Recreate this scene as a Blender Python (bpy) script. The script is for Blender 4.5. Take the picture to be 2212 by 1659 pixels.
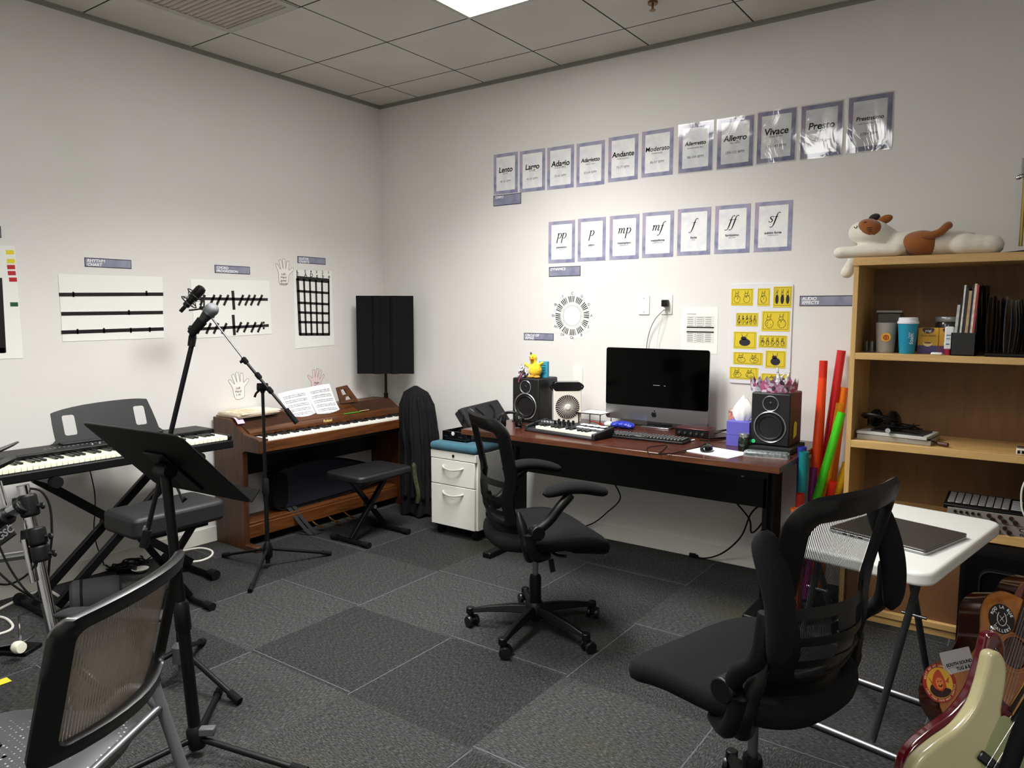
import bpy, bmesh, math, random
from mathutils import Vector, Matrix, Euler
random.seed(7)
for o in list(bpy.data.objects): bpy.data.objects.remove(o)
SC = bpy.context.scene
COL = SC.collection
pi = math.pi
def rad(d): return d*pi/180

# ---------------------------------------------------------------- camera
W, H = 2212, 1659
FPX = 1592.35
YAW, PITCH, ROLL = -0.6197, -0.0977, 0.0024
CAM = Vector((4.1853, -4.1252, 1.453))
_f = Vector((math.sin(YAW)*math.cos(PITCH), math.cos(YAW)*math.cos(PITCH), math.sin(PITCH)))
_r0 = Vector((math.cos(YAW), -math.sin(YAW), 0)); _u0 = _r0.cross(_f)
_r = _r0*math.cos(ROLL)+_u0*math.sin(ROLL); _u = -_r0*math.sin(ROLL)+_u0*math.cos(ROLL)
cd = bpy.data.cameras.new('camera'); cam = bpy.data.objects.new('camera', cd); COL.objects.link(cam)
cd.sensor_fit = 'HORIZONTAL'; cd.sensor_width = 36; cd.lens = 36*FPX/W; cd.clip_start = .05
M3 = Matrix((_r, _u, -_f)).transposed()
cam.matrix_world = Matrix.Translation(CAM) @ M3.to_4x4()
SC.camera = cam
# ---------------------------------------------------------------- world, exposure
w = bpy.data.worlds.new('world'); SC.world = w; w.use_nodes = True
w.node_tree.nodes['Background'].inputs[0].default_value = (.8, .85, 1, 1)
w.node_tree.nodes['Background'].inputs[1].default_value = .02
SC.view_settings.view_transform = 'Standard'; SC.view_settings.look = 'None'
SC.view_settings.gamma = 1; SC.view_settings.use_curve_mapping = False
SC.view_settings.exposure = 0.55
LAMP = 10.0           # emission strength of the ceiling panels' diffusers
LAMPW = 46           # watts of each panel's lamp
LAMPS = [(1.62, -2.15, .61, 1.22), (2.23, -3.98, .61, 1.22), (4.06, -5.20, .61, 1.22)]  # x0, y0, w, d
CEIL = 3.005
SC.cycles.max_bounces = 8; SC.cycles.diffuse_bounces = 5; SC.cycles.transparent_max_bounces = 16
SC.cycles.use_denoising = True

def ray(px, py):
    return (_f + _r*((px-W/2)/FPX) - _u*((py-H/2)/FPX))
def PA(px, py, ax, v):
    d = ray(px, py); t = (v-CAM[ax])/d[ax]; return CAM+d*t
def PX(px, py, v=0): return PA(px, py, 0, v)
def PY(px, py, v=0): return PA(px, py, 1, v)
def PZ(px, py, v=0): return PA(px, py, 2, v)
def depth(P): return (Vector(P)-CAM).dot(_f)
def PD(px, py, t): return CAM+ray(px, py)*t      # point at depth t along the view axis

# ---------------------------------------------------------------- materials
def lin(c):
    return tuple(((x/12.92) if x <= .04045 else ((x+.055)/1.055)**2.4) for x in c)
def hexc(h): return lin(tuple(int(h[i:i+2], 16)/255 for i in (0, 2, 4)))+(1,)
MATS = {}
class N:
    def __init__(s, m): s.t = m.node_tree; s.n = s.t.nodes; s.b = s.n['Principled BSDF']
    def add(s, typ, **k):
        x = s.n.new(typ)
        for a, v in k.items():
            if hasattr(x, a): setattr(x, a, v)
            else: x.inputs[a].default_value = v
        return x
    def link(s, a, b): s.t.links.new(a, b)
    def tc(s, kind='Object', scale=(1, 1, 1), rot=(0, 0, 0)):
        a = s.add('ShaderNodeTexCoord'); b = s.add('ShaderNodeMapping')
        b.inputs['Scale'].default_value = scale; b.inputs['Rotation'].default_value = rot
        s.link(a.outputs[kind], b.inputs[0]); return b.outputs[0]
    def noise(s, v, sc, det=3, dist=0, rough=.5):
        x = s.add('ShaderNodeTexNoise'); x.inputs['Scale'].default_value = sc; x.inputs['Detail'].default_value = det
        x.inputs['Distortion'].default_value = dist; x.inputs['Roughness'].default_value = rough
        if v: s.link(v, x.inputs['Vector'])
        return x.outputs['Fac']
    def ramp(s, v, stops):
        x = s.add('ShaderNodeValToRGB'); e = x.color_ramp.elements
        while len(e) < len(stops): e.new(.5)
        for i, (p, c) in enumerate(stops): e[i].position = p; e[i].color = c if len(c) == 4 else tuple(c)+(1,)
        s.link(v, x.inputs[0]); return x.outputs[0]
    def bump(s, v, strength=.3, dist=.001):
        x = s.add('ShaderNodeBump'); x.inputs['Strength'].default_value = strength; x.inputs['Distance'].default_value = dist
        s.link(v, x.inputs['Height']); s.link(x.outputs[0], s.b.inputs['Normal'])
    def math(s, op, a, b=None, c=None):
        x = s.add('ShaderNodeMath', operation=op)
        for i, v in enumerate((a, b, c)):
            if v is None: continue
            if isinstance(v, (int, float)): x.inputs[i].default_value = v
            else: s.link(v, x.inputs[i])
        return x.outputs[0]
    def mix(s, f, a, b):
        x = s.add('ShaderNodeMix', data_type='RGBA')
        for i, v in ((0, f), (6, a), (7, b)):
            if isinstance(v, (int, float, tuple)): x.inputs[i].default_value = v
            else: s.link(v, x.inputs[i])
        return x.outputs[2]
def mat(name, col='808080', rough=.5, metal=0, spec=.5, noise=None, bump=None, emit=0, coat=0, sheen=0, trans=0):
    if name in MATS: return MATS[name]
    m = bpy.data.materials.new(name); m.use_nodes = True; MATS[name] = m
    k = N(m); b = k.b; c = hexc(col) if isinstance(col, str) else col
    b.inputs['Base Color'].default_value = c; b.inputs['Roughness'].default_value = rough
    b.inputs['Metallic'].default_value = metal; b.inputs['Specular IOR Level'].default_value = spec
    if coat: b.inputs['Coat Weight'].default_value = coat; b.inputs['Coat Roughness'].default_value = .08
    if sheen: b.inputs['Sheen Weight'].default_value = sheen
    if trans: b.inputs['Transmission Weight'].default_value = trans
    if emit: b.inputs['Emission Color'].default_value = c; b.inputs['Emission Strength'].default_value = emit
    if noise:
        sc, amt = noise; v = k.tc()
        f = k.noise(v, sc, 4)
        lo = tuple(x*(1-amt) for x in c[:3])+(1,); hi = tuple(min(1, x*(1+amt)) for x in c[:3])+(1,)
        k.link(k.ramp(f, [(.3, lo), (.7, hi)]), b.inputs['Base Color'])
    if bump:
        sc, st, di = bump; v = k.tc(); k.bump(k.noise(v, sc, 3), st, di)
    return m
def wood(name, lo, hi, axis='X', scale=1, rough=.4, coat=0, stretch=14, spec=.5):
    if name in MATS: return MATS[name]
    m = mat(name, lo, rough, spec=spec, coat=coat); k = N(m)
    s = [stretch*scale]*3; s['XYZ'.index(axis)] = 1.0*scale
    v = k.tc('Object', tuple(s)); f1 = k.noise(v, 1.6, 6, 1.2, .6)
    v2 = k.tc('Object', tuple(x*6 for x in s)); f2 = k.noise(v2, 1.5, 3, .3)
    f = k.math('ADD', k.math('MULTIPLY', f1, .75), k.math('MULTIPLY', f2, .25))
    k.link(k.ramp(f, [(.35, hexc(lo)), (.65, hexc(hi))]), k.b.inputs['Base Color'])
    k.bump(f2, .08, .0005)
    return m
BLK = mat('black_plastic', '080809', .45, spec=.3, bump=(600, .15, .0003))
BLKG = mat('black_gloss', '0a0a0b', .16)
BLKM = mat('black_powder_coat', '050506', .42, spec=.3)
BLKR = mat('black_rubber', '070708', .8, spec=.2)
BLKF = mat('black_fabric', '090909', .95, spec=.15, bump=(900, .6, .0008))
GRYP = mat('grey_plastic', '4a4b4d', .5)
CHR = mat('chrome', 'c8c8ca', .12, 1)
STL = mat('brushed_steel', '8d8f92', .34, 1)
WHT = mat('white_plastic', 'e6e5df', .4)
PAPER = mat('white_paper', 'e9e9e4', .85, spec=.2)
INK = mat('black_ink', '101010', .8, spec=.1)
GREYINK = mat('grey_ink', '6a6a6c', .85, spec=.1)
WHINK = mat('white_ink', 'f2f2f4', .7)

# ---------------------------------------------------------------- mesh builder
class MB:
    def __init__(s): s.v = []; s.f = []; s.uv = {}
    def add(s, vs, fs, M=None):
        n = len(s.v)
        s.v += [tuple((M @ Vector(p)) if M else Vector(p)) for p in vs]
        s.f += [tuple(i+n for i in f) for f in fs]; return n
    def box(s, a, b, M=None):
        x0, y0, z0 = a; x1, y1, z1 = b
        if x0 > x1: x0, x1 = x1, x0
        if y0 > y1: y0, y1 = y1, y0
        if z0 > z1: z0, z1 = z1, z0
        vs = [(x0, y0, z0), (x1, y0, z0), (x1, y1, z0), (x0, y1, z0), (x0, y0, z1), (x1, y0, z1), (x1, y1, z1), (x0, y1, z1)]
        s.add(vs, [(0, 3, 2, 1), (4, 5, 6, 7), (0, 1, 5, 4), (1, 2, 6, 5), (2, 3, 7, 6), (3, 0, 4, 7)], M); return s
    def cbox(s, c, d, M=None):
        return s.box([c[i]-d[i]/2 for i in range(3)], [c[i]+d[i]/2 for i in range(3)], M)
    def obox(s, p, q, wd, th, up=(0, 0, 1)):   # beam from p to q, width wd (sideways), thickness th (along up)
        p = Vector(p); q = Vector(q); d = (q-p); L = d.length; d.normalize()
        up = Vector(up)
        if abs(d.dot(up.normalized())) > .97: up = Vector((1, 0, 0))
        y = up.cross(d).normalized(); z = d.cross(y)
        M = Matrix(((d.x, y.x, z.x, p.x), (d.y, y.y, z.y, p.y), (d.z, y.z, z.z, p.z), (0, 0, 0, 1)))
        return s.box((0, -wd/2, -th/2), (L, wd/2, th/2), M)
    def tube(s, pts, r, n=12, closed=False, cap=True):
        pts = [Vector(p) for p in pts]; m = len(pts)
        rs = r if isinstance(r, (list, tuple)) else [r]*m
        prev = None; rings = []
        for i, p in enumerate(pts):
            if closed: t = pts[(i+1) % m]-pts[i-1]
            elif i == 0: t = pts[1]-p
            elif i == m-1: t = p-pts[-2]
            else: t = (pts[i+1]-p).normalized()+(p-pts[i-1]).normalized()
            if t.length < 1e-9: t = Vector((0, 0, 1))
            t.normalize()
            if prev is None:
                a = Vector((0, 0, 1)) if abs(t.z) < .9 else Vector((1, 0, 0))
                x = a.cross(t).normalized()
            else:
                x = prev-t*prev.dot(t)
                if x.length < 1e-6: x = t.orthogonal()
                x.normalize()
            prev = x; y = t.cross(x)
            rings.append([p+(x*math.cos(2*pi*k/n)+y*math.sin(2*pi*k/n))*rs[i] for k in range(n)])
        vs = [q for R in rings for q in R]; fs = []
        for i in range(m if closed else m-1):
            j = (i+1) % m
            for k in range(n):
                k2 = (k+1) % n; fs.append((i*n+k, i*n+k2, j*n+k2, j*n+k))
        if cap and not closed: fs += [tuple(range(n))[::-1], tuple((m-1)*n+k for k in range(n))]
        s.add(vs, fs); return s
    def cyl(s, p, q, r, r2=None, n=20):
        return s.tube([p, q], [r, r if r2 is None else r2], n)
    def lathe(s, prof, O=(0, 0, 0), ax=(0, 0, 1), n=28, cap=True):
        ax = Vector(ax).normalized(); O = Vector(O); x = ax.orthogonal().normalized(); y = ax.cross(x)
        vs = []; fs = []
        for r, z in prof:
            for k in range(n):
                a = 2*pi*k/n; vs.append(O+ax*z+(x*math.cos(a)+y*math.sin(a))*r)
        for i in range(len(prof)-1):
            for k in range(n):
                k2 = (k+1) % n; fs.append((i*n+k, i*n+k2, (i+1)*n+k2, (i+1)*n+k))
        if cap:
            if prof[0][0] > 1e-5: fs.append(tuple(range(n))[::-1])
            if prof[-1][0] > 1e-5: fs.append(tuple((len(prof)-1)*n+k for k in range(n)))
        s.add(vs, fs); return s
    def prism(s, poly, h, O=(0, 0, 0), U=(1, 0, 0), V=(0, 1, 0)):  # polygon in the U,V plane, extruded h along U x V
        O = Vector(O); U = Vector(U).normalized(); V = Vector(V).normalized(); Nn = U.cross(V)
        n = len(poly); a = [O+U*x+V*y for x, y in poly]; b = [p+Nn*h for p in a]
        fs = [tuple(range(n))[::-1], tuple(n+i for i in range(n))]
        fs += [(i, (i+1) % n, n+(i+1) % n, n+i) for i in range(n)]
        s.add(a+b, fs); return s
    def plate(s, outer, holes, h, O, U, V):    # plate with rectangular/convex holes: built of triangles via bmesh
        bm = bmesh.new(); O = Vector(O); U = Vector(U).normalized(); V = Vector(V).normalized(); Nn = U.cross(V)
        ed = []
        for lp in [outer]+holes:
            vv = [bm.verts.new(O+U*x+V*y) for x, y in lp]
            for i in range(len(vv)): ed.append(bm.edges.new((vv[i], vv[(i+1) % len(vv)])))
        bmesh.ops.triangle_fill(bm, use_beauty=True, use_dissolve=False, edges=ed, normal=Nn)
        bmesh.ops.solidify(bm, geom=bm.faces[:], thickness=-h)
        bmesh.ops.recalc_face_normals(bm, faces=bm.faces[:])
        bm.verts.index_update()
        s.add([tuple(v.co) for v in bm.verts], [tuple(v.index for v in f.verts) for f in bm.faces]); bm.free(); return s
    def quad(s, a, b, c, d):
        n = s.add([a, b, c, d], [(0, 1, 2, 3)]); s.uv[len(s.f)-1] = [(0, 0), (1, 0), (1, 1), (0, 1)]; return s
    def grid(s, fn, nu, nv, th=0):
        vs = [Vector(fn(i/nu, j/nv)) for i in range(nu+1) for j in range(nv+1)]
        fs = []; base = len(s.f)
        for i in range(nu):
            for j in range(nv):
                a = i*(nv+1)+j; fs.append((a, a+nv+1, a+nv+2, a+1))
                s.uv[base+len(fs)-1] = [(i/nu, j/nv), ((i+1)/nu, j/nv), ((i+1)/nu, (j+1)/nv), (i/nu, (j+1)/nv)]
        if th:
            bm = bmesh.new(); bv = [bm.verts.new(v) for v in vs]
            for f in fs: bm.faces.new([bv[i] for i in f])
            bmesh.ops.solidify(bm, geom=bm.faces[:], thickness=th); bm.verts.index_update()
            for k in list(s.uv):
                if k >= base: del s.uv[k]
            s.add([tuple(v.co) for v in bm.verts], [tuple(v.index for v in f.verts) for f in bm.faces]); bm.free()
        else: s.add(vs, fs)
        return s
    def ell(s, c, r, R=None, nu=20, nv=12):
        r = (r, r, r) if isinstance(r, (int, float)) else r
        M = Matrix.Translation(Vector(c)) @ ((R if isinstance(R, Matrix) else Euler(R).to_matrix()).to_4x4() if R else Matrix.Identity(4))
        vs = [(0, 0, -r[2])]; fs = []
        for j in range(1, nv):
            a = -pi/2+pi*j/nv
            for i in range(nu):
                b = 2*pi*i/nu; vs.append((r[0]*math.cos(a)*math.cos(b), r[1]*math.cos(a)*math.sin(b), r[2]*math.sin(a)))
        vs.append((0, 0, r[2])); t = len(vs)-1
        for i in range(nu):
            i2 = (i+1) % nu; fs.append((0, 1+i2, 1+i)); fs.append((t, t-nu+i, t-nu+i2))
            for j in range(nv-2):
                a = 1+j*nu; fs.append((a+i, a+i2, a+nu+i2, a+nu+i))
        s.add(vs, fs, M); return s
    def xf(s, M): s.v = [tuple(M @ Vector(p)) for p in s.v]; return s
    def merge(s, o):
        base = len(s.f); s.add(o.v, o.f)
        for k, u in o.uv.items(): s.uv[base+k] = u
        return s

def rrect(w, h, r, n=5, cx=0, cy=0):
    out = []
    for sx, sy, a0 in ((1, -1, -90), (1, 1, 0), (-1, 1, 90), (-1, -1, 180)):
        for k in range(n+1):
            a = rad(a0+90*k/n); out.append((cx+sx*(w/2-r)+r*math.cos(a), cy+sy*(h/2-r)+r*math.sin(a)))
    return out
def circ(r, n=24, cx=0, cy=0): return [(cx+r*math.cos(2*pi*k/n), cy+r*math.sin(2*pi*k/n)) for k in range(n)]
def rect(w, h, cx=0, cy=0): return [(cx-w/2, cy-h/2), (cx+w/2, cy-h/2), (cx+w/2, cy+h/2), (cx-w/2, cy+h/2)]
def smooth(pts, n=6, closed=False):           # Catmull-Rom through the points
    pts = [Vector(p) for p in pts]; m = len(pts); out = []
    for i in range(m if closed else m-1):
        g = (lambda k: pts[k % m]) if closed else (lambda k: pts[max(0, min(m-1, k))])
        a, b, c, d = g(i-1), g(i), g(i+1), g(i+2)
        for k in range(n):
            t = k/n; out.append(.5*((2*b)+(c-a)*t+(2*a-5*b+4*c-d)*t*t+(3*b-a-3*c+d)*t**3))
    if not closed: out.append(pts[-1])
    return out
def smooth2(pts, n=6): return [(v.x, v.y) for v in smooth([(x, y, 0) for x, y in pts], n, True)]

def part(name, mb, m, parent=None, label=None, bevel=0, seg=2, ang=38, sub=0, remesh=0, kind=None, flat=False):
    me = bpy.data.meshes.new(name); me.from_pydata(mb.v, [], mb.f)
    if mb.uv:
        ul = me.uv_layers.new(name='UVMap')
        for fi, u in mb.uv.items():
            p = me.polygons[fi]
            for k, li in enumerate(p.loop_indices): ul.data[li].uv = u[k]
    bm = bmesh.new(); bm.from_mesh(me)
    bmesh.ops.remove_doubles(bm, verts=bm.verts, dist=1e-6)
    if not mb.uv: bmesh.ops.recalc_face_normals(bm, faces=bm.faces)
    bm.to_mesh(me); bm.free()
    o = bpy.data.objects.new(name, me); COL.objects.link(o)
    root = parent
    M = Matrix.Identity(4); chain = []
    while root is not None: chain.append(root); root = root.parent
    for r_ in reversed(chain): M = M @ Matrix.LocRotScale(r_.location, r_.rotation_euler, None)
    if chain: me.transform(M.inverted())
    o.parent = parent
    if m: me.materials.append(m)
    if not flat:
        me.polygons.foreach_set('use_smooth', [True]*len(me.polygons)); me.set_sharp_from_angle(angle=rad(ang))
    if remesh:
        q = o.modifiers.new('remesh', 'REMESH'); q.mode = 'VOXEL'; q.voxel_size = remesh; q.use_smooth_shade = True
        q = o.modifiers.new('smooth', 'SMOOTH'); q.factor = .7; q.iterations = 6
    if bevel:
        q = o.modifiers.new('bevel', 'BEVEL'); q.width = bevel; q.segments = seg; q.limit_method = 'ANGLE'; q.angle_limit = rad(32)
        q.harden_normals = False
    if sub: q = o.modifiers.new('sub', 'SUBSURF'); q.levels = sub; q.render_levels = sub
    if label: o['label'] = label
    if kind: o['kind'] = kind
    return o
def tag(o, label, cat, group=None, kind=None):
    o['label'] = label; o['category'] = cat
    if group: o['group'] = group
    if kind: o['kind'] = kind
    return o
def thing(name, label, cat, loc=(0, 0, 0), rz=0, group=None):
    o = bpy.data.objects.new(name, None); COL.objects.link(o); o.empty_display_size = .1
    o.location = loc; o.rotation_euler = (0, 0, rz); return tag(o, label, cat, group)
def single(name, mb, m, label, cat, group=None, **k):
    # one-mesh thing, origin moved to its base centre
    xs = [p[0] for p in mb.v]; ys = [p[1] for p in mb.v]; zs = [p[2] for p in mb.v]
    c = Vector(((min(xs)+max(xs))/2, (min(ys)+max(ys))/2, min(zs)))
    mb.xf(Matrix.Translation(-c)); o = part(name, mb, m, None, **k); o.location = c
    return tag(o, label, cat, group)
def struct(name, mb, m, **k):
    o = part(name, mb, m, None, **k); o['kind'] = 'structure'; o['label'] = k.get('label') or name.replace('_', ' '); return o
def dup(root, loc=None, rz=None, label=None, group=None):
    r = root.copy(); COL.objects.link(r)
    if loc is not None: r.location = loc
    if rz is not None: r.rotation_euler = (0, 0, rz)
    if label: r['label'] = label
    if group: r['group'] = group
    def rec(a, b):
        for ch in [c for c in bpy.data.objects if c.parent == a and c != b]:
            c = ch.copy(); COL.objects.link(c); c.parent = b; rec(ch, c)
    rec(root, r); return r
def frame(O, U, V):    # matrix with local x along U, y along V
    U = Vector(U).normalized(); V = Vector(V); V = (V-U*V.dot(U)).normalized(); Nn = U.cross(V); O = Vector(O)
    return Matrix(((U.x, V.x, Nn.x, O.x), (U.y, V.y, Nn.y, O.y), (U.z, V.z, Nn.z, O.z), (0, 0, 0, 1)))
def text_mb(s, size, O, U, V, align='CENTER', bold=0, shear=0, th=.0004, spacing=1.0, arc=None):
    cu = bpy.data.curves.new('t', 'FONT'); cu.body = s; cu.size = size; cu.align_x = align; cu.align_y = 'CENTER'
    cu.offset = bold; cu.shear = shear; cu.resolution_u = 3; cu.space_character = spacing
    ob = bpy.data.objects.new('t', cu); COL.objects.link(ob)
    dg = bpy.context.evaluated_depsgraph_get(); me = bpy.data.meshes.new_from_object(ob.evaluated_get(dg))
    M = frame(O, U, V); mb = MB()
    pts = [v.co.copy() for v in me.vertices]
    if arc:                                     # bend the text onto a circle of radius arc (centre below), negative: centre above
        for p in pts:
            a = p.x/arc
            R = arc+p.y
            p.x, p.y = R*math.sin(a), R*math.cos(a)-0*arc
    mb.add([p+Vector((0, 0, th)) for p in pts], [tuple(p.vertices) for p in me.polygons], M)
    bpy.data.objects.remove(ob); bpy.data.curves.remove(cu); bpy.data.meshes.remove(me)
    return mb
def textp(s, size, O, U, V, m, parent, name='lettering', **k):
    mb = text_mb(s, size, O, U, V, **k)
    return part(name, mb, m, parent, flat=True)
XU = Vector((1, 0, 0)); YU = Vector((0, 1, 0)); ZU = Vector((0, 0, 1))
# ================================================================ room
wallm = mat('wall_paint', 'dedbd5', .75, spec=.3)
k = N(wallm); v = k.tc(); k.bump(k.noise(v, 140, 4), .12, .001)
k.link(k.ramp(k.noise(v, 1.3, 3), [(.3, hexc('dad8d4')), (.7, hexc('e0dedb'))]), k.b.inputs['Base Color'])
basem = mat('baseboard_paint', 'dcdad2', .55)
ceilm = mat('ceiling_tile', 'c4c2ba', .9, spec=.2); k = N(ceilm)
OX, OY, T = .4011, .3241, .6096
v = k.tc(); sp = k.add('ShaderNodeSeparateXYZ'); k.link(v, sp.inputs[0])
def gl(sock, off):
    a = k.math('MODULO', k.math('ADD', sock, 20*T-off), T)
    a = k.math('MINIMUM', a, k.math('SUBTRACT', T, a)); return k.math('LESS_THAN', a, .0045)
g = k.math('MAXIMUM', gl(sp.outputs[0], OX), gl(sp.outputs[1], -OY))
col = k.ramp(k.noise(k.tc(), 2.1, 3), [(.3, hexc('c8c6be')), (.7, hexc('d2d0c9'))])
k.link(k.mix(g, col, hexc('33332f')), k.b.inputs['Base Color'])
k.bump(k.noise(k.tc(), 260, 3), .35, .0012)
# carpet tiles: quarter turned, a thin light pin line near one edge of each
carp = mat('carpet', '202021', .95, spec=.1); k = N(carp)
CT = .606; v = k.tc(); sp = k.add('ShaderNodeSeparateXYZ'); k.link(v, sp.inputs[0])
X = k.math('DIVIDE', k.math('ADD', sp.outputs[0], 20*CT-.90), CT); Y = k.math('DIVIDE', k.math('ADD', sp.outputs[1], 40*CT+1.70), CT)
ix = k.math('FLOOR', X); iy = k.math('FLOOR', Y); fx = k.math('FRACT', X); fy = k.math('FRACT', Y)
par = k.math('MODULO', k.math('ADD', ix, iy), 2.0)
cmb = k.add('ShaderNodeCombineXYZ'); k.link(ix, cmb.inputs[0]); k.link(iy, cmb.inputs[1])
wn = k.add('ShaderNodeTexWhiteNoise'); k.link(cmb.outputs[0], wn.inputs['Vector'])
la = k.math('LESS_THAN', k.math('ABSOLUTE', k.math('SUBTRACT', fy, .03)), .0035)
lb = k.math('LESS_THAN', k.math('ABSOLUTE', k.math('SUBTRACT', fx, .015)), .0035)
line = k.math('ADD', k.math('MULTIPLY', la, k.math('SUBTRACT', 1.0, par)), k.math('MULTIPLY', lb, par))
va = k.tc('Object', (60, 260, 60)); vb = k.tc('Object', (260, 60, 60))
na = k.noise(va, 1, 2); nb = k.noise(vb, 1, 2)
pile = k.math('ADD', k.math('MULTIPLY', na, k.math('SUBTRACT', 1.0, par)), k.math('MULTIPLY', nb, par))
ns = k.noise(k.tc(), 420, 3)
pile = k.math('ADD', k.math('MULTIPLY', pile, .55), k.math('MULTIPLY', ns, .45))
tone = k.math('ADD', .58, k.math('MULTIPLY', wn.outputs['Value'], .5))
lev = k.math('MULTIPLY', k.ramp(pile, [(.36, (.012, .012, .013, 1)), (.5, (.034, .034, .036, 1)), (.66, (.105, .105, .108, 1))]), 1.0)
lev = k.math('MULTIPLY', lev, tone)
st = k.noise(k.tc(), .9, 2)
stain = k.ramp(st, [(.62, (0, 0, 0, 1)), (.72, (1, 1, 1, 1))])
cc = k.add('ShaderNodeCombineColor'); k.link(lev, cc.inputs[0]); k.link(lev, cc.inputs[1]); k.link(lev, cc.inputs[2])
c1 = k.mix(k.math('MULTIPLY', stain, .35), cc.outputs[0], (.05, .05, .018, 1))
c2 = k.mix(k.math('MULTIPLY', line, .22), c1, (.34, .33, .38, 1))
k.link(c2, k.b.inputs['Base Color']); k.bump(pile, .9, .004)

RX, RY = 5.8, -5.6
struct('floor', MB().box((-.1, RY-.1, -.1), (RX+.1, .1, 0)), carp)
struct('ceiling', MB().box((-.1, RY-.1, CEIL), (RX+.1, .1, CEIL+.1)), ceilm)
struct('wall_left', MB().box((-.1, RY-.1, 0), (0, .1, CEIL)), wallm)
struct('wall_back', MB().box((0, 0, 0), (RX, .1, CEIL)), wallm)
struct('wall_right', MB().box((RX, RY-.1, 0), (RX+.1, .1, CEIL)), wallm)
struct('wall_front', MB().box((0, RY-.1, 0), (RX, RY, CEIL)), wallm)
struct('baseboard_left', MB().box((0, RY, 0), (.012, 0, .1)), basem, bevel=.004)
struct('baseboard_back', MB().box((.012, -.012, 0), (RX, 0, .1)), basem, bevel=.004)
angm = mat('ceiling_angle', '8f8e86', .5)
struct('trim_1', MB().box((0, RY, CEIL-.004), (.02, 0, CEIL-.0005)).box((0, RY, CEIL-.022), (.002, 0, CEIL-.0005)), angm)
struct('trim_2', MB().box((.02, -.02, CEIL-.004), (RX, 0, CEIL-.0005)).box((0, -.002, CEIL-.022), (RX, 0, CEIL-.0005)), angm)

# ceiling lights
lampm = bpy.data.materials.new('diffuser'); lampm.use_nodes = True; b = lampm.node_tree.nodes['Principled BSDF']
b.inputs['Base Color'].default_value = (.9, .9, .9, 1); b.inputs['Emission Color'].default_value = (1, .985, .95, 1); b.inputs['Emission Strength'].default_value = LAMP
lab = ['white rectangular ceiling light panel cut by the top edge of the picture', 'white ceiling light panel over the middle of the room, out of view', 'white ceiling light panel directly behind the camera']
for (x0, y0, ww, dd), lb_ in zip(LAMPS, lab):
    t = thing('ceiling_light', lb_, 'ceiling light', (x0+ww/2, y0+dd/2, CEIL))
    f = MB()
    for a, b_ in (((x0, y0), (x0+ww, y0+.022)), ((x0, y0+dd-.022), (x0+ww, y0+dd)), ((x0, y0+.022), (x0+.022, y0+dd-.022)), ((x0+ww-.022, y0+.022), (x0+ww, y0+dd-.022))):
        f.box((a[0], a[1], CEIL-.006), (b_[0], b_[1], CEIL+.001))
    part('frame', f, mat('lamp_frame', 'b4b3ac', .5), t)
    part('diffuser', MB().box((x0+.022, y0+.022, CEIL-.004), (x0+ww-.022, y0+dd-.022, CEIL+.0005)), lampm, t)
for i, (x0, y0, ww, dd) in enumerate(LAMPS):
    ld = bpy.data.lights.new('panel_lamp', 'AREA'); ld.shape = 'RECTANGLE'; ld.size = ww-.06; ld.size_y = dd-.06
    ld.energy = LAMPW*(1, .8, .2)[i]; ld.spread = rad(128); ld.color = (1, .99, .97)
    lo = bpy.data.objects.new('panel_lamp', ld); COL.objects.link(lo); lo.location = (x0+ww/2, y0+dd/2, CEIL-.008)
# vent (unlit lay-in grille) at the top edge
x0, y0 = OX+T*0, -(OY+3*T)
t = thing('ceiling_vent', 'framed lay-in ceiling vent at the top edge, left of the light panel', 'ceiling vent', (x0+T/2, y0+T/2, CEIL))
f = MB()
for a, b_ in (((x0+.01, y0+.01), (x0+T-.01, y0+.05)), ((x0+.01, y0+T-.05), (x0+T-.01, y0+T-.01)), ((x0+.01, y0+.05), (x0+.05, y0+T-.05)), ((x0+T-.05, y0+.05), (x0+T-.01, y0+T-.05))):
    f.box((a[0], a[1], CEIL-.008), (b_[0], b_[1], CEIL+.001))
part('frame', f, mat('lamp_frame'), t)
f = MB()
for i in range(16): f.box((x0+.05, y0+.058+i*.032, CEIL-.006), (x0+T-.05, y0+.068+i*.032, CEIL+.001))
part('grille', f, mat('vent_grille', 'b8a8a2', .6), t)
p = PA(1410, 4, 2, CEIL)
single('sprinkler', MB().cyl(p+Vector((0, 0, -.012)), p, .025).cyl(p+Vector((0, 0, -.04)), p+Vector((0, 0, -.012)), .006).cyl(p+Vector((0, 0, -.043)), p+Vector((0, 0, -.04)), .016), mat('brass_dark', '8a6a4a', .3, 1), 'small brass fire sprinkler head on the ceiling at the top edge', 'sprinkler')

# ---------------------------------------------------------------- posters on the back wall
bord = mat('watercolour_border', '8f8aa8', .6, spec=.3); k = N(bord); v = k.tc('Object')
k.link(k.ramp(k.noise(v, 9, 3, .6), [(.32, hexc('76729c')), (.45, hexc('8d8fa6')), (.55, hexc('9d9db4')), (.68, hexc('b49fb4'))]), k.b.inputs['Base Color'])
posterp = mat('poster_paper', 'e9e9ea', .55, spec=.4); k = N(posterp)
k.link(k.ramp(k.noise(k.tc(), 14, 3, .8), [(.3, hexc('dcdce2')), (.6, hexc('ecece9'))]), k.b.inputs['Base Color'])
film = mat('laminate_film', 'ffffff', .07, spec=.9); k = N(film)
mx = k.add('ShaderNodeMixShader'); tr = k.add('ShaderNodeBsdfTransparent'); gs = k.add('ShaderNodeBsdfGlossy'); gs.inputs['Roughness'].default_value = .09
fr = k.add('ShaderNodeFresnel'); fr.inputs['IOR'].default_value = 1.5
out = k.n['Material Output']
bp = k.add('ShaderNodeBump'); bp.inputs['Strength'].default_value = .4; bp.inputs['Distance'].default_value = .006
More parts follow.
